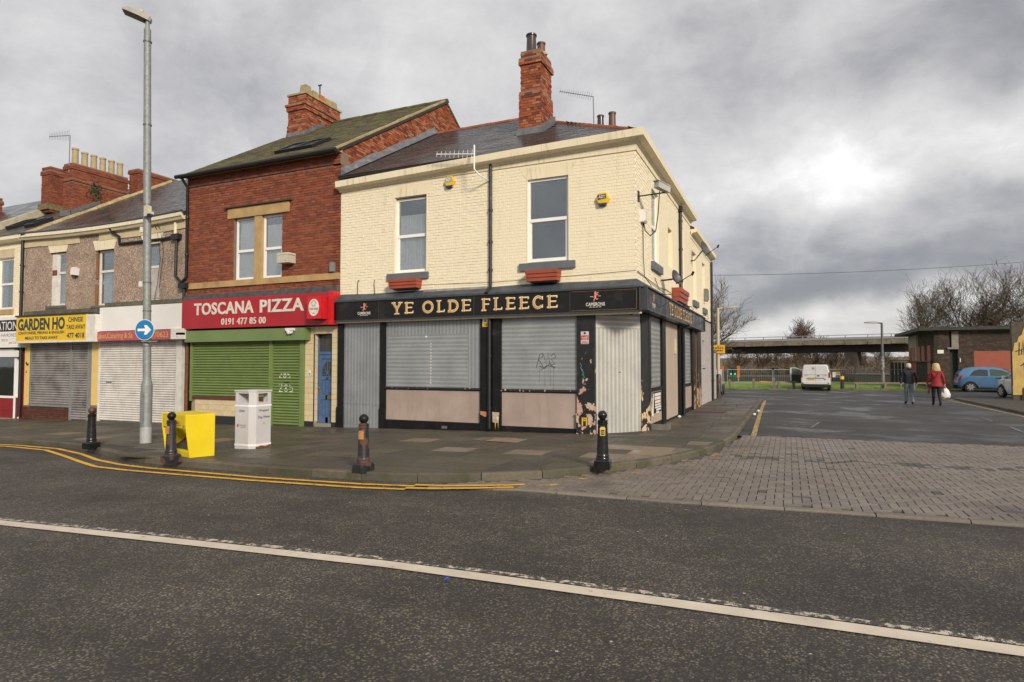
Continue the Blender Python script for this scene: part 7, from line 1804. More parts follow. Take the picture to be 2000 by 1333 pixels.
def car(name, label, loc, rz, W, top, bot, belt, plan, wheels, wr, windows, paint, extras):
    """body = sections across the car at stations along its length (x forward); hw() is the half width at height z"""
    root = local_thing(name, label, 'car', loc, rz)
    x0, x1 = top[0][0], top[-1][0]
    def hw(x, z):
        w = W / 2 * interp(x, plan); b = interp(x, belt)
        zb = interp(x, bot); lo = max(0, (zb + .30 - z) / .3)
        w *= 1 - .07 * lo * lo
        if z > b: w -= (z - b) * .40
        elif z < b: w -= .02 * (b - z) / .5
        return w
    N_ = 34; K = 11; rings = []
    for i in range(N_ + 1):
        x = x0 + (x1 - x0) * i / N_; zt_ = interp(x, top); zb = interp(x, bot)
        # arches
        for wx in wheels:
            if abs(x - wx) < wr + .06: zb = max(zb, math.sqrt(max(0, (wr + .06) ** 2 - (x - wx) ** 2)) + wr * .96)
        side = []
        for k in range(K + 1):
            t = k / K; z = zb + (zt_ - .05 - zb) * t; side.append((x, hw(x, z), z))
        side.append((x, max(.02, hw(x, zt_ - .05) - .05), zt_ - .015)); side.append((x, max(.01, hw(x, zt_) * .5), zt_))
        rings.append([(a, -b, c_) for a, b, c_ in side] + [(a, b, c_) for a, b, c_ in side[::-1]])
    mb = MB(); mb.loft(rings, caps=False, closed=False); mb.face(rings[0]); mb.face(rings[-1][::-1]); mb.build('body', paint, root, smooth=38)
    mb = MB()
    for wx in wheels:
        mb.box(wx - wr * .95, wx + wr * .95, -W / 2 + .12, W / 2 - .12, wr * .5, wr * 2.1)
    mb.box(x0 + .2, x1 - .2, -W / 2 + .15, W / 2 - .15, .16, .42); mb.build('underbody', M_trim_b, root)
    for wx in wheels:
        for s in (-1, 1):
            yv = s * (W / 2 - .10)
            mb = MB(fr((wx, yv, wr), (1, 0, 0), (0, 0, 1))); 
            rr = [(wr * .62, .09), (wr * .93, .085), (wr, .05), (wr, -.05), (wr * .93, -.085), (wr * .62, -.09)]
            mb.lathe([(wr * .62, -.09), (wr * .93, -.085), (wr, -.05), (wr, .05), (wr * .93, .085), (wr * .62, .09)], n=24)
            wh = mb.build('wheel', M_tyre, root, smooth=40)
            mb = MB(fr((wx, yv, wr), (1, 0, 0), (0, 0, 1)))
            n_ = s * -1
            mb.lathe([(wr * .66, -.07), (wr * .66, .07)], n=20)
            for k in range(7):
                a = 2 * math.pi * k / 7; c_, d_ = math.cos(a), math.sin(a)
                for sg_ in (1,):
                    mb.prism([(wr * .12 * -d_, wr * .12 * c_), (wr * .64 * c_ - wr * .13 * d_, wr * .64 * d_ + wr * .13 * c_), (wr * .64 * c_ + wr * .13 * d_, wr * .64 * d_ - wr * .13 * c_), (wr * .12 * d_, -wr * .12 * c_)], .072 if n_ > 0 else -.092, .092 if n_ > 0 else -.072)
            mb.build('rim', M_rim, wh)
            mb = MB(fr((wx, yv, wr), (1, 0, 0), (0, 0, 1))); mb.disc(0, 0, wr * .6, wr * .6, .0705 if n_ > 0 else -.0755, .0755 if n_ > 0 else -.0705, 16); mb.build('hub_shadow', M_trim_b, wh)
    for s in (-1, 1):
        for nm, pts, m_, off in windows:
            mb = MB()
            # subdivide the outline so that the pane follows the body
            P = []
            for i in range(len(pts)):
                a, b = Vector(pts[i]), Vector(pts[(i + 1) % len(pts)])
                for q in range(4): P.append(a.lerp(b, q / 4))
            cx = sum(p.x for p in P) / len(P); cz = sum(p.y for p in P) / len(P)
            f = lambda p: (p[0], s * (hw(p[0], p[1]) + off), p[1])
            n2 = len(P)
            for i in range(n2):
                a, b = P[i], P[(i + 1) % n2]; mb.face([f((cx, cz)), f(a), f(b)] if s < 0 else [f((cx, cz)), f(b), f(a)])
            mb.build(nm, m_, root)
    extras(root, hw)
    return root
# small blue hatchback, tail to the left
def micra_extras(root, hw):
    mb = MB(); mb.loft([[(-1.86, y_, .95), (-1.62, y_ * .86, 1.36), (-1.60, y_ * .86, 1.375), (-1.85, y_, .965)] for y_ in (-.60, .60)]); mb.build('rear_window', M_carglass, root)
    for s in (-1, 1):
        mb = MB(); mb.loft([[(x, s * (hw(x, z) + .008), z), (x + .11, s * (hw(x + .11, z) + .012), z + .02), (x + .11, s * (hw(x + .11, z) - .03), z + .02), (x - .02, s * (hw(x, z) - .03), z)] for x, z in ((-1.83, .70), (-1.80, .8), (-1.74, .93), (-1.70, 1.0))]); mb.build('tail_light', M_tail, root)
        mb = MB(); mb.loft([[(1.0, s * (.80), .98), (.86, s * .84, .96), (.84, s * .98, .98), (.98, s * .98, 1.0)], [(1.0, s * .80, 1.10), (.9, s * .84, 1.10), (.88, s * .98, 1.10), (.98, s * .97, 1.1)]]); mb.build('wing_mirror', M_trim_b, root)
        mb = MB(); mb.tube([(.06, s * (hw(.06, .86) + .012), .865), (.30, s * (hw(.3, .86) + .022), .87)], .022, 6); mb.build('door_handle', M_trim_b, root)
        mb = MB()
        for x in (.02, 1.16): mb.box(x, x + .012, -1, 1, 0, 1) if False else mb.loft([[(x, s * (hw(x, z) + .003), z), (x + .014, s * (hw(x, z) + .003), z), (x + .014, s * (hw(x, z) - .01), z), (x, s * (hw(x, z) - .01), z)] for z in (.34, .6, .9)])
        mb.loft([[(x, s * (hw(x, .30) + .004), .27), (x, s * (hw(x, .30) + .004), .33), (x, s * (hw(x, .3) - .02), .33), (x, s * (hw(x, .3) - .02), .27)] for x in (-.75, .95)])
        mb.build('door_seam', M_trim_b, root)
    mb = MB(); mb.box(-1.885, -1.86, -.26, .26, .60, .71); mb.build('number_plate', M_yellow_p, root)
    mb = MB(); mb.loft([[(1.02, y_, 1.0), (.48, y_ * .84, 1.42), (.50, y_ * .84, 1.44), (1.06, y_, 1.02)] for y_ in (-.66, .66)]); mb.build('windscreen', M_carglass, root)
M_blue_car = car_paint('light_blue_metallic', (.105, .22, .40))
car('hatchback', 'light blue three-door hatchback parked before the dark brick hut', (14.55, 33.2, .004), rad(-3), 1.66,
    [(-1.88, .55), (-1.86, .93), (-1.70, 1.26), (-1.52, 1.44), (-1.1, 1.53), (-.4, 1.555), (.1, 1.52), (.45, 1.43), (.80, 1.20), (1.05, 1.02), (1.4, .93), (1.7, .80), (1.82, .62), (1.85, .45)],
    [(-1.88, .40), (-1.6, .25), (1.6, .24), (1.85, .34)], [(-1.9, .93), (-1.2, .98), (1.0, .96), (1.85, .85)],
    [(-1.88, .78), (-1.70, .92), (-1.3, .99), (0, 1.0), (1.1, .98), (1.6, .88), (1.85, .62)], [-1.22, 1.20], .30,
    [('side_window', [(-1.28, 1.0), (-.34, .99), (-.34, 1.36), (-.75, 1.38), (-1.02, 1.30)], M_carglass, .008), ('side_window', [(-.22, .99), (1.02, .985), (.72, 1.16), (.36, 1.34), (.02, 1.38), (-.24, 1.385)], plain('greenish_car_glass', (.035, .07, .045), .06, bump=0, spec=.8), .008)],
    M_blue_car, micra_extras)
def saloon_extras(root, hw):
    for s in (-1, 1):
        mb = MB(); mb.loft([[(1.0, s * .84, .98), (.86, s * .86, .96), (.84, s * 1.0, .98), (.98, s * 1.0, 1.0)], [(1.0, s * .84, 1.12), (.9, s * .86, 1.12), (.88, s * 1.0, 1.12), (.98, s * 1.0, 1.12)]]); mb.build('wing_mirror', M_white_car, root)
        mb = MB()
        for x in (-.1, 1.0): mb.loft([[(x, s * (hw(x, z) + .003), z), (x + .014, s * (hw(x, z) + .003), z), (x + .014, s * (hw(x, z) - .01), z), (x, s * (hw(x, z) - .01), z)] for z in (.34, .6, .9)])
        mb.build('door_seam', M_trim_b, root)
        mb = MB(); mb.tube([(.1, s * (hw(.1, .86) + .01), .86), (.3, s * (hw(.3, .86) + .02), .865)], .02, 6); mb.build('door_handle', M_trim_b, root)
    mb = MB(); mb.loft([[(1.15, y_, .98), (.42, y_ * .84, 1.40), (.44, y_ * .84, 1.42), (1.19, y_, 1.0)] for y_ in (-.70, .70)]); mb.build('windscreen', M_carglass, root)
M_white_car = car_paint('white_car_paint', (.66, .67, .68), .0)
car('parked_car', 'white car half hidden behind the yellow wall', (14.12, 24.15, .004), rad(103), 1.80,
    [(-2.15, .5), (-2.1, .9), (-1.6, 1.02), (-1.2, 1.25), (-.8, 1.42), (-.2, 1.47), (.3, 1.43), (.7, 1.24), (1.1, 1.02), (1.6, .92), (2.0, .76), (2.12, .5)],
    [(-2.15, .4), (-1.9, .24), (1.9, .22), (2.12, .34)], [(-2.15, .92), (0, .96), (1.1, .95), (2.12, .8)],
    [(-2.15, .75), (-1.8, .94), (-1.2, 1.0), (1.0, 1.0), (1.7, .9), (2.12, .6)], [-1.35, 1.32], .33,
    [('side_window', [(-1.1, 1.0), (-.1, .98), (-.1, 1.36), (-.75, 1.33)], M_carglass, .008), ('side_window', [(0, .98), (1.02, .98), (.68, 1.17), (.35, 1.33), (0, 1.37)], M_carglass, .008)],
    M_white_car, saloon_extras)
# white van seen from behind, driver's side front door open on the left
van = local_thing('van', 'white van seen from behind at the grass with its left door open', 'van', (4.68, 30.75, .004), rad(86))
van.scale = (.95, .87, .85)
M_van = car_paint('white_van_paint', (.62, .62, .63), .0)
W = 1.97
def vsec(x, w, h, zb=.42, tum=.16):
    P = [(-w, zb), (-w, .95), (-w + .02, 1.15), (-w + tum, h - .10), (-w + tum + .10, h), (w - tum - .10, h), (w - tum, h - .10), (w - .02, 1.15), (w, .95), (w, zb)]
    return [(x, a, b) for a, b in P]
mb = MB(); mb.loft([vsec(0, W / 2 - .06, 1.90), vsec(.06, W / 2 - .01, 1.96), vsec(.4, W / 2, 1.97), vsec(3.2, W / 2, 1.96), vsec(3.9, W / 2 - .02, 1.60, tum=.22), vsec(4.3, W / 2 - .04, 1.16, tum=.1), vsec(4.9, W / 2 - .12, .95, tum=.08)]); mb.build('body', M_van, van, smooth=35)
FV = fr((0, 0, 0), (0, -1, 0), (0, 0, 1))       # rear face: x to the right as seen from behind, n = backwards
mb = MB(FV); mb.box(-.005, .005, .55, 1.88, .0, .004); mb.box(-.86, .86, 1.195, 1.212, .0, .006)
mb.box(-.98, .98, .28, .48, -.6, .02); mb.build('rear_trim', M_trim_b, van)
mb = MB(FV); mb.box(-.84, .84, .50, .62, .0, .045); mb.box(-.92, .92, .62, .66, .0, .05); mb.build('bumper', M_van, van)
for s in (-1, 1):
    mb = MB(FV); mb.box(s * .92 - .055, s * .92 + .055, .98, 1.38, -.02, .012); mb.build('lamp_housing', M_trim_b, van)
    mb = MB(FV); mb.box(s * .92 - .04, s * .92 + .04, 1.0, 1.12, .012, .02); mb.box(s * .92 - .04, s * .92 + .04, 1.17, 1.30, .012, .02); mb.build('tail_light', M_tail, van)
    mb = MB(FV); mb.box(s * .86 - .07, s * .86 + .07, .52, .57, .045, .055); mb.build('reflector', M_tail, van)
mb = MB(FV); mb.prism([(-.62, .92), (-.5, .97), (.5, .97), (.62, .92), (.62, .90), (.48, .94), (-.48, .94), (-.62, .90)], .0, .03); mb.box(.1, .28, 1.10, 1.14, .0, .03); mb.prism([(.08, 1.1), (.3, 1.1), (.22, 1.17), (.15, 1.17)], .0, .02); mb.build('door_handle', M_trim_b, van)
mb = MB(FV); mb.box(-.54, -.06, .78, .90, .004, .014); mb.mi = 1; text_mesh(mb, 'LJ04 PK', -.50, -.10, .805, .875, .0145, bold=.02); mb.build('number_plate', [M_yellow_p, M_black_print], van)
mb = MB(FV); ribbon(mb, [(-.24, 1.76), (-.10, 1.62)], .035, .003); mb.mi = 1; ribbon(mb, [(-.10, 1.76), (-.24, 1.62)], .035, .004); mb.mi = 2; ribbon(mb, [(-.08, 1.70), (-.08, 1.60)], .02, .003); mb.mi = 1; mb.box(-.25, -.08, 1.545, 1.56, .001, .003); mb.build('logo', [M_tail, plain('dark_green_print', (.03, .10, .05), .5), plain('green_print', (.05, .25, .08), .5)], van)
mb = MB(FV); mb.disc(.62, .84, .07, .03, .0, .006, 12); mb.box(-.75, -.5, 1.12, 1.14, .0, .004); mb.box(.5, .75, 1.12, 1.14, .0, .004); mb.build('badge', plain('dark_badge', (.05, .055, .07), .4), van)
for x in (.75, 3.9):
    for s in (-1, 1):
        mb = MB(fr((x, s * .86, .34), (1, 0, 0), (0, 0, 1))); mb.lathe([(.2, -.1), (.33, -.1), (.34, 0), (.33, .1), (.2, .1)], n=20); mb.build('wheel', M_tyre, van, smooth=40)
mb = MB(fr((3.35, .98, 0), (.12, 1, 0), (0, 0, 1)))
# open front door (seen from its inside)
mb.prism([(0.05, .45), (.98, .42), (1.02, 1.2), (1.0, 1.72), (.62, 1.74), (.30, 1.62), (.02, 1.38)], -.04, .04); dv = mb.build('front_door', M_van, van)
mb = MB(fr((3.35, .98, 0), (.12, 1, 0), (0, 0, 1)))
mb.prism([(.08, 1.2), (.86, 1.2), (.86, 1.66), (.60, 1.68), (.30, 1.56), (.06, 1.36)], .04, .05); mb.prism([(.08, 1.2), (.86, 1.2), (.86, 1.66), (.60, 1.68), (.30, 1.56), (.06, 1.36)], -.05, -.04); mb.build('pane', plain('pale_green_glass', (.10, .13, .10), .1, bump=0), dv)
mb = MB(fr((3.35, .98, 0), (.12, 1, 0), (0, 0, 1))); mb.box(.06, .88, .48, 1.18, -.08, -.04); mb.box(.06, .88, .48, 1.18, .04, .08); mb.build('door_lining', M_trim_b, dv)
mb = MB(); mb.box(3.0, 3.3, .3, .8, .5, 1.5); mb.build('seat', M_trim_b, van)
# ------------------------------------------------------------------ background: verge, fence, viaduct, trees
M_grass = plain('winter_grass', (.14, .225, .022), .9, var=.4, scale=.9, bump=.8, bscale=14, dirt=(.13, .12, .03), dscale=.55, dlo=.56, dhi=.75)
mb = MB(); nu, nv = 60, 12
gh_ = [[.03 + .10 * math.sin(i * .7) * math.sin(j * .5 + 1) * .3 + R.uniform(0, .04) + (.10 * min(1, j / 4)) for j in range(nv + 1)] for i in range(nu + 1)]
def gpt(i, j):
    u = -40 + 90 * i / nu; v = 29.95 + .30 * max(0, min(u, 11)) + 16.5 * j / nv
    return (u, v, gh_[i][j] if j else .0)
for i in range(nu):
    for j in range(nv): mb.face([gpt(i, j), gpt(i + 1, j), gpt(i + 1, j + 1), gpt(i, j + 1)])
gr = mb.build('grass', M_grass, kind='stuff', smooth=60)
mb = MB()
for i in range(5200):
    u = R.uniform(-6, 12); v = 30.0 + .30 * max(0, min(u, 11)) + abs(R.gauss(0, 4.0)); a = R.uniform(0, 3.14); h = R.uniform(.05, .15); w = .014
    mb.face([(u - w * math.cos(a), v - w * math.sin(a), .04), (u + w * math.cos(a), v + w * math.sin(a), .04), (u + R.uniform(-.05, .05), v + R.uniform(-.05, .05), .07 + h)])
mb.build('grass_blades', plain('grass_blade', (.125, .20, .022), .8, var=.4, scale=2, bump=0), kind='stuff')
ek = [Vector((x, 29.9 + .30 * max(0, min(x, 11)))) for x in [-8 + .5 * i for i in range(50)]]
vg = MB(); 
for i in range(len(ek) - 1):
    a, b = ek[i], ek[i + 1]; vg.loft([[(a.x, a.y, -.02), (a.x, a.y, .07), (a.x, a.y + .13, .08), (a.x, a.y + .13, -.02)], [(b.x - .01, b.y, -.02), (b.x - .01, b.y, .07), (b.x - .01, b.y + .13, .08), (b.x - .01, b.y + .13, -.02)]])
vg.build('verge_kerb', M_kerb, kind='structure')
M_timber = plain('weathered_timber', (.17, .14, .10), .85, var=.25, scale=8)
POSTS = [(-.55, 30.6, 'short timber post on the grass, nearest the pub lamp post'), (.95, 30.9, 'short timber post on the grass, second from the pub lamp post'), (2.2, 31.2, 'dark timber post on the grass just left of the van door')]
for i, (x, y_, lab) in enumerate(POSTS):
    mb = MB(); mb.loft([[(x - .075, y_ - .075, 0), (x + .075, y_ - .075, 0), (x + .075, y_ + .075, 0), (x - .075, y_ + .075, 0)], [(x - .075, y_ - .075, .62 + .06 * i), (x + .075, y_ - .075, .62 + .06 * i), (x + .06, y_ + .06, .68 + .06 * i), (x - .06, y_ + .06, .68 + .06 * i)]])
    tag(mb.build('timber_post', M_timber, None, loc=(x, y_, 0)), lab, 'post', 'timber posts along the verge')
def knee_rail(a, b, label, n=3):
    a, b = Vector(a), Vector(b); t_ = thing('knee_rail', label, 'low rail', a); d = (b - a).normalized(); nn = Vector((-d.y, d.x, 0))
    for k in range(n):
        p = a.lerp(b, k / (n - 1)); mb = MB(fr(p, d, nn)); mb.box(-.07, .07, -.07, .07, -.02, .42); mb.build('post', M_timber, t_)
    mb = MB(fr(a, d, nn)); mb.box(-.2, (b - a).length + .2, -.06, .06, .42, .52); mb.build('rail', M_timber, t_)
knee_rail((7.2, 32.9, 0), (12.2, 34.4, 0), 'low timber rail along the grass left of the right-hand street lamp', 4)
knee_rail((2.5, 31.5, .05), (3.4, 31.8, .05), 'short broken timber rail beside the open van door', 2)
yb = thing('marker_bollard', 'black bollard with a yellow band right of the van', 'bollard', (6.3, 32.2, 0))
mb = MB(); mb.lathe([(.11, 0), (.11, .68), (.09, .70)], (6.3, 32.2, 0), 12); mb.build('post', M_black_p, yb); mb = MB(); mb.lathe([(.114, 0), (.114, .20)], (6.3, 32.2, .72), 12); mb.build('band', M_yellow_p, yb); mb = MB(); mb.lathe([(.11, 0), (.10, .08), (.03, .1)], (6.3, 32.2, .92), 12); mb.build('cap', M_black_p, yb)
# site fence
fa, fb = Vector((-1.3, 36.9, .08)), Vector((11.9, 42.6, .08))
fd_ = (fb - fa).normalized(); fl = (fb - fa).length; npan = 4; pl_ = fl / npan; fn = Vector((-fd_.y, fd_.x, 0))
fnames = ['fence panel furthest left, partly behind the pub lamp post', 'fence panel behind the timber posts left of the van', 'fence panel standing right behind the van', 'fence panel furthest right, beside the right-hand street lamp']
for i in range(npan):
    p = fa + fd_ * (i * pl_ + .06); t_ = thing('fence_panel', fnames[i], 'fence', p, 'wire site fence panels')
    F_ = fr(p, fd_, (0, 0, 1)); w = pl_ - .12; h = 1.22
    mb = MB(F_); mb.tube([(0, -.05, 0), (0, h - .08, 0), (.03, h - .02, 0), (.08, h, 0), (w - .08, h, 0), (w - .03, h - .02, 0), (w, h - .08, 0), (w, -.05, 0)], .026, 6); mb.tube([(0, .18, 0), (w, .18, 0)], .018, 5); mb.tube([(0, .72, 0), (w, .72, 0)], .012, 5); mb.build('frame', M_galv, t_)
    mb = MB(F_)
    k = int(w / .16)
    for q in range(1, k): mb.box(w * q / k - .003, w * q / k + .003, .18, h - .02, -.003, .003)
    mb.build('mesh_wires', M_galv, t_, kind='stuff')
    mb = MB(F_); mb.box(-.2, .2, -.08, .04, -.3, .3); mb.build('foot_block', M_conc, t_)
st = thing('site_sign', 'white, yellow and blue safety sign on the fence right of the van', 'sign', (6.7, 40.2, .8))
FS_ = fr(fa + fd_ * 8.15 - fn * -.0 + Vector((0, 0, .62)), fd_, (0, 0, 1))
mb = MB(FS_); mb.box(0, .58, 0, .40, .03, .045); mb.build('board', M_white_p, st)
mb = MB(FS_); mb.box(.22, .57, .20, .39, .045, .047); mb.mi = 1; mb.box(.22, .57, .01, .17, .045, .047); mb.mi = 2; mb.prism([(.04, .24), (.18, .24), (.11, .36)], .045, .047); mb.mi = 3; text_mesh(mb, 'SITE', .27, .52, .26, .33, .048, bold=.03); mb.build('print', [M_yellow_p, plain('sign_blue', (.02, .10, .5), .5), M_yellow_p, M_black_print], st)
mb = MB(fr(fa + fd_ * 10.6 + Vector((0, 0, .55)), fd_, (0, 0, 1))); mb.box(0, .34, 0, .10, .03, .04); tag(mb.build('site_sign', plain('bright_green_plate', (.08, .42, .05), .5), None, loc=fa + fd_ * 10.6), 'small bright green plate on the right-hand fence panel', 'sign')
lw_ = MB(); lw_.box(-12, 3.6, 52, 52.4, -.3, .62); tag(lw_.build('low_wall', plain('dark_low_wall', (.045, .04, .035), .9), None, loc=(-4, 52, -.2)), 'low dark wall beyond the fence left of the van', 'wall')
lw_ = MB(); lw_.box(8.2, 14, 56, 56.5, -.3, .70); lw_.mi = 1; lw_.box(8.2, 14, 55.9, 56.6, .70, .80); tag(lw_.build('low_wall', [plain('dark_low_wall', (.045, .04, .035), .9), M_sill], None, loc=(11, 56, -.2)), 'low dark wall with pale coping beyond the fence right of the pier', 'wall')
# traffic lights and barrier boards beyond the verge
def traffic_light(x, y_, label, green=False, two=False):
    t_ = thing('traffic_light', label, 'traffic light', (x, y_, 0), 'traffic lights beyond the verge')
    mb = MB(); mb.tube([(x, y_, 0), (x, y_, 1.42)], .045, 8); mb.build('pole', M_black_p, t_)
    for k, dx in enumerate((-.16, .16) if two else (-.18,)):
        mb = MB(); mb.box(x + dx - .11, x + dx + .11, y_ - .1, y_ + .1, .75, 1.35); mb.box(x + dx - .15, x + dx + .15, y_ + .1, y_ + .13, .7, 1.40); mb.build('signal_head', M_black_p, t_)
        mb = MB(fr((x + dx, y_ - .1, 0), (1, 0, 0), (0, 0, 1)))
        for z in (.88, 1.05, 1.22): mb.disc(0, z, .07, .07, .001, .01, 12)
        mb.build('lens', plain('dark_lens', (.03, .03, .03), .3), t_)
        if green:
            mb = MB(fr((x + dx, y_ - .1, 0), (1, 0, 0), (0, 0, 1))); mb.disc(-.0, .88, .075, .075, .011, .02, 12); mb.build('green_lamp', M_green_on, t_)
tg = NT('lit_green_lamp'); M_green_on = tg.set(col=(.0, .3, .12), ecol=(.0, 1.0, .42), estr=.4)
traffic_light(-1.2, 42.0, 'traffic light showing green, beyond the verge just right of the pub lamp post', True, True)
traffic_light(2.0, 42.5, 'pair of dark traffic signal heads beyond the verge left of the van door', False, True)
traffic_light(3.2, 43.0, 'single dark traffic signal head close beside the open van door')
def barrier_board(x, y_, w, label):
    t_ = thing('barrier_board', label, 'barrier', (x, y_, 0), 'orange boards by the roadworks')
    mb = MB(); mb.box(x - w / 2, x + w / 2, y_ - .03, y_ + .03, .55, 1.55); mb.build('board', plain('orange_board', (.55, .13, .012), .5, var=.2), t_)
    mb = MB(); mb.box(x - .05, x + .05, y_ - .04, y_ + .06, 0, .55); mb.build('post', M_galv, t_)
barrier_board(-1.75, 38.6, .22, 'bright orange board just right of the pub lamp post')
barrier_board(-.95, 44.3, .24, 'orange board beside the traffic light showing green')
mb = MB(); mb.loft([[(.6, 44, .12), (2.0, 44, .12), (2.0, 44.6, .12), (.6, 44.6, .12)], [(.8, 44.1, .24), (1.8, 44.1, .22), (1.7, 44.5, .22), (.9, 44.5, .25)]]); tag(mb.build('sandbag', plain('orange_sack', (.5, .2, .02), .8), None, loc=(1.3, 44.3, .1)), 'orange sack lying on the grass behind the timber posts', 'sack')
def small_lamp(name, label, x, y_, h, arm, pole_m, low_m=None):
    t_ = thing('street_lamp', label, 'street lamp', (x, y_, 0), 'short street lamps')
    mb = MB(); mb.tube([(x, y_, 0 if not low_m else 1.2), (x, y_, h)], .075, 10); mb.build('column', pole_m, t_, smooth=40)
    if low_m: mb = MB(); mb.lathe([(.11, -.02), (.11, 1.18), (.08, 1.24)], (x, y_, 0), 12); mb.build('base', low_m, t_, smooth=40)
    a = Vector((x, y_, h)); b = a + Vector(arm); d = (b - a).normalized()
    mb = MB(); mb.tube([a - Vector((0, 0, .15)), a, a.lerp(b, .3)], .05, 8); mb.build('arm', pole_m, t_)
    F_ = fr(a.lerp(b, .25), d, Vector((-d.y, d.x, 0)).normalized())
    L_ = (b - a).length * .75
    mb = MB(F_); mb.loft([[(x_, -w, -.04), (x_, w, -.04), (x_, w, h_ * .6), (x_, 0, h_), (x_, -w, h_ * .6)] for x_, w, h_ in ((0, .08, .08), (.2, .14, .10), (L_ * .8, .13, .07), (L_, .06, .03))]); mb.build('lantern', plain('grey_lantern', (.33, .31, .28), .5), t_, smooth=40)
    return t_
sl = small_lamp('street_lamp', 'cream street lamp with black foot at the far corner of the pub', .05, 17.2, 4.35, (.95, .35, .10), plain('cream_lamp_paint', (.50, .42, .30), .5), M_black_r)
sn = MB(fr((.05, 17.1, 2.42), (1, .1, 0), (0, 0, 1))); sn.box(-.32, .32, -.20, .20, .02, .035); sn.mi = 1; text_mesh(sn, 'NO BALL', -.25, .25, .0, .09, .0365, bold=.02) if False else None
for z_, a_, b_ in ((.02, -.24, .24), (-.10, -.24, .22)):
    x_ = a_
    while x_ < b_: w_ = R.uniform(.05, .10); sn.box(x_, min(b_, x_ + w_), z_, z_ + .06, .035, .0365); x_ += w_ + .025
sn.disc(0, .13, .03, .03, .035, .037, 8)
tag(sn.build('notice_plate', [plain('amber_plate', (.62, .34, .01), .5), M_black_print], None, loc=(.05, 17.1, 2.4)), 'small amber notice plate on the cream street lamp', 'sign')
small_lamp('street_lamp', 'grey street lamp at the edge of the grass left of the walking man', 8.83, 34.0, 4.45, (-1.05, -.35, .04), plain('grey_lamp_paint', (.12, .12, .125), .5), plain('grey_lamp_paint', (.12, .12, .125), .5))
for z_ in (1.9, 1.6, 1.2):
    pass
mb = MB(); mb.lathe([(.10, 0), (.10, .9)], (8.83, 34.0, 1.3), 10); tag(mb.build('flyposting', plain('torn_white_stickers', (.35, .35, .34), .8, var=.5, scale=9, dirt=(.1, .1, .1), dscale=8, dlo=.45, dhi=.55), None, loc=(8.83, 34, 1.3)), 'torn white stickers wrapped round the right-hand grey lamp column', 'sticker')
mb = MB()
P_ = [Vector((.05, 14.6, 5.62)), Vector((16.2, 18.4, 6.15))]
mb.tube([tuple(P_[0].lerp(P_[1], k / 14) - Vector((0, 0, .22 * 4 * (k / 14) * (1 - k / 14)))) for k in range(15)], .011, 4); tag(mb.build('overhead_wire', M_cable, None, loc=P_[0]), 'thin overhead wire running from the far end of the pub across the street', 'wire')
mb = MB(); mb.loft([[(-.9 + x * .0, 22.3 + y_, z) for x, y_, z in ((0, 0, .2), (0, 1.7, .2), (0, 1.7, .9), (0, 1.3, 1.42), (0, .4, 1.42), (0, 0, .95))], [(-.3, 22.3 + y_, z) for y_, z in ((0, .2), (1.7, .2), (1.7, .9), (1.3, 1.42), (.4, 1.42), (0, .95))]])
pc = thing('parked_car', 'silver car mostly hidden behind the pub wall beyond the cream street lamp', 'car', (-.6, 23, 0))
mb.build('body', car_paint('silver_car_paint', (.5, .5, .52)), pc)
mb = MB(fr((-.62, 22.25, .3), (1, 0, 0), (0, 0, 1))); mb.box(-.2, .28, .45, .62, .0, .06); mb.build('tail_light', M_tail, pc)
for y_ in (22.6, 23.6):
    mb = MB(fr((-.32, y_, .3), (0, 1, 0), (0, 0, 1))); mb.lathe([(.1, -.05), (.3, -.05), (.3, .05), (.1, .05)], n=16); mb.build('wheel', M_tyre, pc)

# viaduct
vd = thing('viaduct', 'concrete road viaduct with railings crossing in the distance', 'bridge', (15.6, 162.3, -3))
va, vb = Vector((-12.63, 170.54, 0)), Vector((23.9, 159.4, 0)); vdir = (vb - va).normalized()
FV_ = fr(va, vdir, (0, 0, 1))         # n points towards the viewer
mb = MB(FV_); mb.box(-40, 140, 4.75, 6.75, -9.2, -2.4); mb.box(-40, 140, 6.6, 6.75, -2.4, -.8); mb.build('deck_beam', plain('shaded_deck_concrete', (.042, .037, .032), .9, var=.3, scale=.4, dirt=(.03, .027, .025), dscale=.3), vd)  # shade under the edge overhang is put into the beam's dark colour
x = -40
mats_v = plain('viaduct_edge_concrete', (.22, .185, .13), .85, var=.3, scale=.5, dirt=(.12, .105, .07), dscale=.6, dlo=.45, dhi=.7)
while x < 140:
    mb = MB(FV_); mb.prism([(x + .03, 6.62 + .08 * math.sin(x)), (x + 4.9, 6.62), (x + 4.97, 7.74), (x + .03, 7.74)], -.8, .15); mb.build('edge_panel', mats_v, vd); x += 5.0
mb = MB(FV_); mb.box(-40, 140, 7.7, 7.9, -9, -.6); mb.build('road_deck', M_conc, vd)
M_rail = plain('pale_bridge_rail', (.27, .28, .30), .5, bump=0)
x = -40
while x < 140:
    mb = MB(FV_); mb.box(x - .09, x + .09, 7.74, 9.05, -.3, -.12); mb.build('railing_post', M_rail, vd); x += 5.0
mb = MB(FV_); mb.box(-40, 140, 8.92, 9.08, -.28, -.14); mb.box(-40, 140, 8.15, 8.45, -.28, -.16); mb.box(-40, 140, 8.15, 8.40, -7.6, -7.4)
x = -39
while x < 140: mb.box(x - .05, x + .05, 7.8, 8.2, -7.5, -7.4); x += 2.5
mb.build('rail', M_rail, vd)
pr0 = (Vector((17.1, 162.2, 0)) - va).dot(vdir)
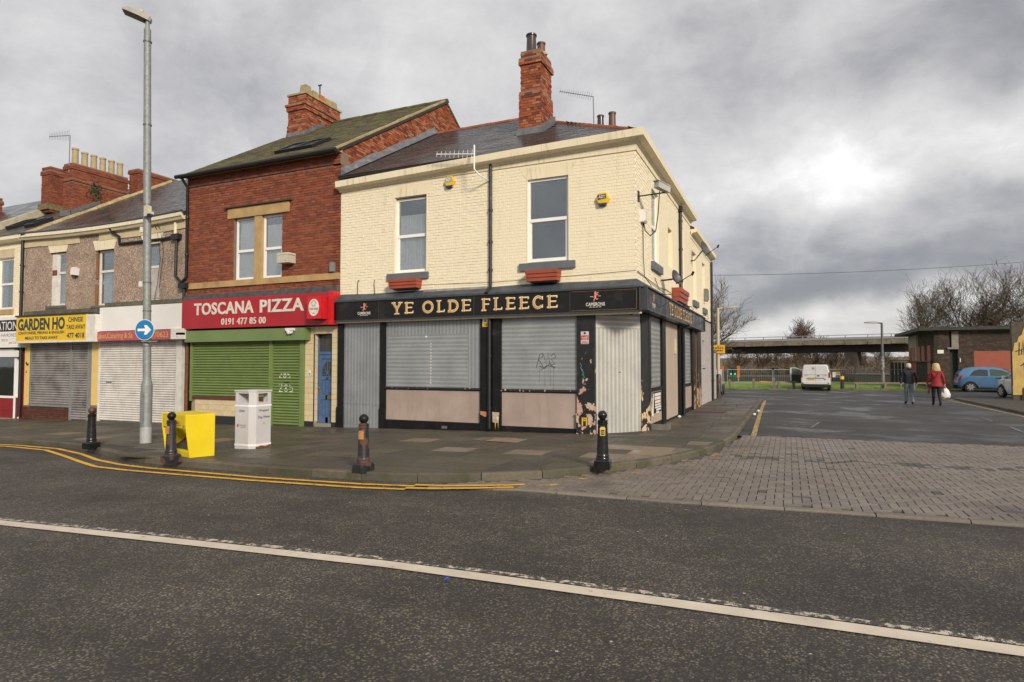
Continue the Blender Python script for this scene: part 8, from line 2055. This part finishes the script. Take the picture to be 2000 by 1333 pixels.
mb = MB(FV_); mb.loft([[(pr0 - 1.55, -4, -2.2), (pr0 + 1.55, -4, -2.2), (pr0 + 1.55, -4, -6.2), (pr0 - 1.55, -4, -6.2)], [(pr0 - 1.25, 4.8, -1.6), (pr0 + 1.25, 4.8, -1.6), (pr0 + 1.25, 4.8, -6.6), (pr0 - 1.25, 4.8, -6.6)]]); mb.build('pier', plain('stained_pier_concrete', (.048, .042, .036), .9, var=.3, scale=.6, dirt=(.045, .04, .036), dscale=.5, streak=True), vd)
# distant wooded rise
hl = MB(); pts = [(-700 + 40 * i, 620 + 30 * math.sin(i * .7), R.uniform(3, 9)) for i in range(48)]
for i in range(47):
    a, b = pts[i], pts[i + 1]; hl.face([(a[0], a[1], -6), (b[0], b[1], -6), (b[0], b[1], b[2]), (a[0], a[1], a[2])]); hl.face([(a[0], a[1], a[2]), (b[0], b[1], b[2]), (b[0], b[1] + 400, b[2] + 6), (a[0], a[1] + 400, a[2] + 6)])
hl.build('hill', plain('distant_wood', (.15, .125, .105), .95, var=.3, scale=.05, bump=0), kind='structure')

def grow(seed, h, spread, tr, lv, up=.35, droop=0.0, first=.25, nlimb=7, rmin=.018, leader=True):
    r_ = random.Random(seed); T = MB(); C = MB()
    def branch(p, d, L_, r, level):
        n = 5 if level < 2 else 3
        pts = [p.copy()]; q = p.copy(); dd = d.copy()
        for k in range(n):
            wob = .10 if level == 0 else .26
            dd = (dd + Vector((r_.gauss(0, wob), r_.gauss(0, wob), r_.gauss(0, wob * .7) + (up if level > 0 else .1) * .35 - droop * (level > 1)))).normalized()
            q = q + dd * (L_ / n); pts.append(q.copy())
        rs = [max(rmin, r * (1 - .62 * k / n)) for k in range(n + 1)]
        (T if level < 2 else C).tube(pts, rs, 6 if level < 2 else 3, caps=False)
        if level >= len(lv): return
        for k in range(lv[level]):
            t = first + (1 - first) * (k + r_.uniform(.1, .9)) / lv[level] if level == 0 else .25 + .75 * (k + r_.random()) / lv[level]
            i = min(n - 1, int(t * n)); f = t * n - i
            b = pts[i].lerp(pts[i + 1], f); bd = (pts[i + 1] - pts[i]).normalized()
            az = r_.uniform(0, 6.283); o = bd.orthogonal().normalized(); o = Matrix.Rotation(az, 3, bd) @ o
            ang = r_.uniform(.45, .95) if level == 0 else r_.uniform(.4, .85)
            nd = (bd * math.cos(ang) + o * math.sin(ang) * (spread if level == 0 else 1)).normalized()
            branch(b, nd, L_ * (r_.uniform(.50, .72) if level == 0 else r_.uniform(.48, .72)), max(rmin, rs[i] * r_.uniform(.5, .68)), level + 1)
    branch(Vector((0, 0, -.3)), Vector((r_.gauss(0, .05), r_.gauss(0, .05), 1)).normalized(), h * .62, tr, 0)
    return T, C
def bark(name, col): return plain(name, col, .9, var=.3, scale=3, bump=0)
M_bark = bark('dark_bark', (.072, .056, .044)); M_bark_br = bark('brown_bark', (.15, .108, .068)); M_twig = bark('brown_twigs', (.125, .092, .062)); M_twig_r = bark('reddish_twigs', (.125, .078, .062)); M_bark_g = bark('greenish_bark', (.15, .125, .07))
def tree(label, loc, seed, h, spread, tr, lv, m1, m2, group=None, **k):
    T, C = grow(seed, h, spread, tr, lv, **k)
    t_ = local_thing('bare_tree', label, 'tree', loc, 0, group)
    T.build('trunk', m1, t_); C.build('crown', m2, t_)
    return t_
G1 = 'bare winter trees'
tree('leafless tree rising directly behind the far end of the pub', (-4.6, 52, -.2), 8, 9.6, .8, .22, [10, 7, 6, 5], M_bark_g, M_twig, G1, rmin=.010)
tree('leafless tree behind the left end of the hut roof', (15.6, 60, -.3), 11, 9.0, 1.25, .20, [11, 7, 6, 5], M_bark, M_twig, G1, rmin=.010)
tree('leafless tree behind the middle of the hut roof, widest of the group', (20.2, 59, -.3), 14, 10.0, 1.2, .24, [12, 7, 6, 5], M_bark, M_twig, G1, rmin=.010)
tree('slender leafless tree filling the gap between the two taller trees behind the hut', (18.4, 61, -.3), 52, 9.4, 1.1, .18, [11, 7, 6, 4], M_bark, M_twig, G1, rmin=.010)
tree('leafless tree with many upright limbs behind the right part of the hut roof', (23.0, 57, -.3), 19, 9.8, 1.0, .22, [11, 7, 6, 4], M_bark, M_twig, G1, rmin=.010)
tree('fine-twigged reddish birch at the right edge above the yellow wall', (26.2, 55, -.3), 23, 10.6, .9, .15, [12, 7, 5, 4], M_bark, M_twig_r, G1, rmin=.009, droop=.12)
G2 = 'bare trees beyond the viaduct'
ul = ['furthest left, behind the orange boards', 'second from the left, over the timber posts', 'third from the left, by the pair of signal heads', 'directly left of the van roof', 'directly above the van roof', 'between the van and the viaduct pier', 'right of the viaduct pier', 'beside the right-hand street lamp']
for i, (x, y_, h, sd) in enumerate(((-11, 188, 11.0, 31), (-5.5, 190, 10.8, 32), (1.0, 194, 10.5, 33), (6.2, 188, 11.0, 34), (11.2, 192, 10.2, 35), (15.4, 186, 11.0, 36), (21.4, 188, 10.6, 37), (25.8, 184, 11, 38))):
    tree('bare tree seen under the viaduct, ' + ul[i], (x, y_, -3.1), sd, h, 1.3, .26, [10, 6, 6, 4], M_bark_br if i % 2 else M_bark_g, M_twig if i % 3 else M_bark_br, G2, rmin=.026, first=.10)
tree('bare rounded treetop showing above the viaduct railing', (6.5, 205, -3), 45, 16.2, 1.1, .4, [11, 7, 6, 5], M_bark, M_twig_r, G2, rmin=.04)
# thicket along the far side, too dense to count
mb = MB(); rt = random.Random(5)
for i in range(1900):
    u = rt.uniform(-30, 48); v = rt.choice((rt.uniform(80, 135), rt.uniform(176, 230))); z = far_z(v) - .1; h = (abs(rt.gauss(1.6, .5)) + .5) if v < 150 else abs(rt.gauss(4.5, 1.4)) + 1
    a = rt.uniform(0, 6.28); l = rt.uniform(.1, .5) * h
    p = Vector((u, v, z)); q = p + Vector((math.cos(a) * l * .4, math.sin(a) * l * .4, h * .6)); e = p + Vector((math.cos(a) * l, math.sin(a) * l, h))
    mb.tube([p, q, e], [.05, .04, .02], 3, caps=False)
    for k in range(3):
        a2 = rt.uniform(0, 6.28); s_ = q.lerp(e, rt.random()); mb.tube([s_, s_ + Vector((math.cos(a2) * .7, math.sin(a2) * .7, .7))], [.025, .015], 3, caps=False)
mb.build('undergrowth', bark('thicket_brown', (.21, .155, .105)), kind='stuff')
mb = MB()
for i in range(1500):
    u = rt.uniform(-14, 9); v = rt.uniform(54, 60); h = rt.uniform(.6, 1.6); a = rt.uniform(0, 6.28); w = .05
    p = Vector((u, v, -.3)); mb.tube([p, p + Vector((rt.uniform(-.3, .3), rt.uniform(-.3, .3), h))], [.03, .015], 3, caps=False)
mb.build('scrub', bark('scrub_brown', (.085, .066, .045)), kind='stuff')

# ------------------------------------------------------------------ people
import bmesh
def skin_body(name, J, E, root, paint, mats, parent, sub=2):
    me = bpy.data.meshes.new(name); bm = bmesh.new(); sk = bm.verts.layers.skin.verify(); V_ = {}
    for k, (p, r) in J.items():
        v = bm.verts.new(p); r = r if isinstance(r, tuple) else (r, r); v[sk].radius = r; v[sk].use_root = (k == root); V_[k] = v
    for a, b in E: bm.edges.new((V_[a], V_[b]))
    bm.to_mesh(me); bm.free()
    o = bpy.data.objects.new(name, me); COL.objects.link(o)
    m = o.modifiers.new('skin', 'SKIN'); m.use_smooth_shade = True
    m2 = o.modifiers.new('sub', 'SUBSURF'); m2.levels = sub; m2.render_levels = sub
    bpy.context.view_layer.update()
    ev = bpy.data.meshes.new_from_object(o.evaluated_get(bpy.context.evaluated_depsgraph_get()))
    bpy.data.objects.remove(o); bpy.data.meshes.remove(me)
    ev.materials.clear()
    for mm in mats: ev.materials.append(mm)
    for p in ev.polygons: p.material_index = paint(p.center); p.use_smooth = True
    o = bpy.data.objects.new(name, ev); COL.objects.link(o); o.parent = parent
    return o
M_skin = plain('skin', (.50, .30, .22), .6, var=.08, bump=0)
def person(label, loc, rz, woman):
    t_ = local_thing('person', label, 'person', loc, rz)
    s = .97 if woman else 1.0
    J = {'pel': ((0, 0, .95), (.155, .12) if woman else (.15, .125)), 'spi': ((0, .0, 1.13), (.135, .11) if woman else (.155, .125)), 'che': ((0, .01, 1.33), (.16, .12) if woman else (.185, .135)), 'nk0': ((0, .0, 1.46), .075), 'nk': ((0, .02, 1.52), .052), 'hd': ((0, .035, 1.60), (.078, .092)), 'ht': ((0, .03, 1.68), (.07, .085)), 'nose': ((0, .125, 1.60), .016)}
    E = [('pel', 'spi'), ('spi', 'che'), ('che', 'nk0'), ('nk0', 'nk'), ('nk', 'hd'), ('hd', 'ht'), ('hd', 'nose')]
    for s_, k in ((-1, 'L'), (1, 'R')):
        if woman: pts = [('sh', (.155 * s_, 0, 1.40), .07), ('el', (.235 * s_, -.03 if s_ > 0 else .04, 1.14), .052), ('wr', ((.30 if s_ < 0 else .285) * s_, .04 if s_ > 0 else .12, .90), .034), ('ha', ((.32 if s_ < 0 else .29) * s_, .06 if s_ > 0 else .15, .82), (.03, .04))]
        else: pts = [('sh', (.185 * s_, 0, 1.40), .08), ('el', (.27 * s_, -.04 * s_, 1.13), .06), ('wr', (.30 * s_, .03 + .06 * s_, .90), .04), ('ha', (.305 * s_, .05 + .06 * s_, .82), (.035, .045))]
        fw = -1 if (s_ > 0) else 1
        pts2 = [('hi', (.085 * s_, 0, .88), .105 if woman else .11), ('kn', (.09 * s_, .06 + .05 * fw, .50), .068 if woman else .078), ('an', (.085 * s_, -.03 + .17 * fw, .09 if fw > 0 else .14), .045 if woman else .055), ('to', (.09 * s_, .11 + .17 * fw, .035 if fw > 0 else .03), .036)]
        for P_, r0 in ((pts, 'che'), (pts2, 'pel')):
            pr = r0
            for nm, p, r in P_: J[nm + k] = (p, r); E.append((pr, nm + k)); pr = nm + k
    def paint(c):
        ax = abs(c.x)
        if c.z > 1.485: return 0
        if c.z < (.12 if ax < .2 else 0): return 3
        if ax > .21 and c.z < (.885 if woman else .88): return 0
        if c.z > (.86 if woman else .94) and not (woman and c.z < .86): return 1
        if ax > .215 and c.z > .86: return 1
        return 2
    if woman: mats = [M_skin, plain('red_wool_jacket', (.26, .008, .014), .75, var=.2, scale=14, bump=.2), plain('black_trousers', (.008, .008, .010), .8, var=.2, scale=10, bump=.1), plain('black_shoe', (.010, .010, .010), .4)]
    else: mats = [M_skin, plain('navy_jumper', (.008, .011, .020), .8, var=.2, scale=14, bump=.2), plain('faded_jeans', (.15, .20, .24), .8, var=.25, scale=9, bump=.15), plain('brown_black_shoe', (.03, .022, .018), .5)]
    o = skin_body('body', J, E, 'pel', paint, mats, t_)
    mb = MB()
    for k, s_ in (('L', -1), ('R', 1)):
        hp = Vector(J['ha' + k][0])
        for f in range(4):
            yy = -.028 + .019 * f; ln = (.060, .070, .074, .062)[f]
            b = hp + Vector((0, yy + .01, -.025)); mb.tube([b, b + Vector((-.006 * s_, .004, -ln * .5)), b + Vector((-.026 * s_, .006, -ln * .9))], [.0095, .009, .007], 6)
        b = hp + Vector((-.01 * s_, .04, .01)); mb.tube([b, b + Vector((-.012 * s_, .022, -.03)), b + Vector((-.02 * s_, .024, -.06))], [.011, .010, .008], 6)
    for s_ in (-1, 1):
        mb.lathe([(.004, -.03), (.018, -.02), (.022, 0), (.018, .022), (.004, .032)], (.078 * s_, .03, 1.605), 8)
        mb.lathe([(.002, -.006), (.008, 0), (.002, .006)], (.03 * s_, .118, 1.63), 6)
    mb.build('hands_and_ears', M_skin, t_, smooth=50)
    mb = MB()
    if woman:
        rg = []
        for (z, rx, ry, cy) in ((1.745, .03, .03, .02), (1.735, .08, .09, .02), (1.69, .115, .125, .01), (1.62, .13, .125, -.01), (1.54, .14, .115, -.02), (1.47, .15, .095, -.035), (1.42, .135, .06, -.05), (1.40, .09, .03, -.06)):
            rg.append([(rx * math.cos(t) * (1 + .05 * math.sin(5 * t)), cy + (ry * math.sin(t) if math.sin(t) < 0 else ry * math.sin(t) * (.6 if z > 1.66 else .12)), z) for t in [2 * math.pi * k / 22 for k in range(22)]])
        mb.loft(rg[::-1]); mb.build('hair', plain('blonde_hair', (.52, .40, .22), .6, var=.3, scale=30, bump=.3), t_, smooth=60)
        mb = MB(); rg = []
        for z, rx, ry in ((.80, .225, .17), (.88, .205, .155), (.98, .175, .14), (1.08, .155, .125)): rg.append([(rx * math.cos(t) * (1 + .02 * math.sin(6 * t)), ry * math.sin(t), z) for t in [2 * math.pi * k / 24 for k in range(24)]])
        mb.loft(rg, caps=False); mb.build('jacket_skirt', mats[1], t_, smooth=60)
        mb = MB(); mb.tube([(-.14, -.135, 1.02), (-.02, -.15, 1.2), (.10, -.12, 1.40)], .012, 5); mb.build('bag_strap', plain('dark_red_strap', (.16, .012, .015), .6), t_)
        # long scarf ends either side
        for sx in (-1, 1):
            mb = MB(); mb.loft([[(sx * (.20 + .01 * k), -.02 + .03 * math.sin(k), .86 - .07 * k), (sx * (.25 + .012 * k), .02, .86 - .07 * k), (sx * (.235), .04, .86 - .07 * k)] for k in range(6)]); mb.build('scarf_end', plain('dark_red_scarf', (.13, .015, .02), .8), t_)
    else:
        rg = []
        for (z, rx, ry, cy) in ((1.742, .03, .03, .02), (1.73, .07, .08, .02), (1.69, .092, .105, .02), (1.63, .096, .10, .005), (1.57, .088, .085, -.005), (1.545, .07, .06, -.01)):
            rg.append([(rx * math.cos(t), cy + (ry * math.sin(t) if math.sin(t) < 0 else ry * math.sin(t) * (.85 if z > 1.68 else .2)), z) for t in [2 * math.pi * k / 18 for k in range(18)]])
        mb.loft(rg[::-1]); mb.build('hair', plain('short_white_hair', (.50, .46, .43), .7, var=.2, scale=40, bump=.3), t_, smooth=60)
        mb = MB(); rg = [[(rx * math.cos(t), ry * math.sin(t), z) for t in [2 * math.pi * k / 20 for k in range(20)]] for z, rx, ry in ((.90, .19, .15), (.97, .20, .155), (1.1, .19, .145))]; mb.loft(rg, caps=False); mb.build('jumper_hem', mats[1], t_, smooth=60)
    return t_
person('man with short white hair in a dark navy jumper and faded jeans, walking away', (7.73, 16.87, .006), rad(6), False)
wp = person('blonde woman in a red jacket and black trousers, walking away', (8.58, 16.2, .006), rad(2), True)
bg = local_thing('carrier_bag', 'white plastic carrier bag hanging from the woman\'s right hand', 'bag', (8.88, 16.27, .006), 0)
mb = MB(); rg = []
for z, rx, ry in ((.34, .09, .05), (.36, .16, .09), (.48, .185, .105), (.60, .15, .08), (.68, .09, .05), (.72, .05, .03)):
    rg.append([(rx * math.cos(t) * (1 + .10 * math.sin(3 * t + z * 20)), ry * math.sin(t) * (1 + .1 * math.cos(4 * t + z * 30)), z + .02 * math.sin(5 * t)) for t in [2 * math.pi * k / 18 for k in range(18)]])
mb.loft(rg); mb.build('sack', plain('white_carrier_plastic', (.66, .65, .63), .4, var=.15, scale=8, bump=.3, bscale=20), bg, smooth=50)
mb = MB(); mb.tube([(-.05, 0, .70), (-.012, .0, .80), (.012, 0, .80), (.05, 0, .70)], .010, 5); mb.build('handle', plain('white_carrier_plastic', (.66, .65, .63), .4), bg)
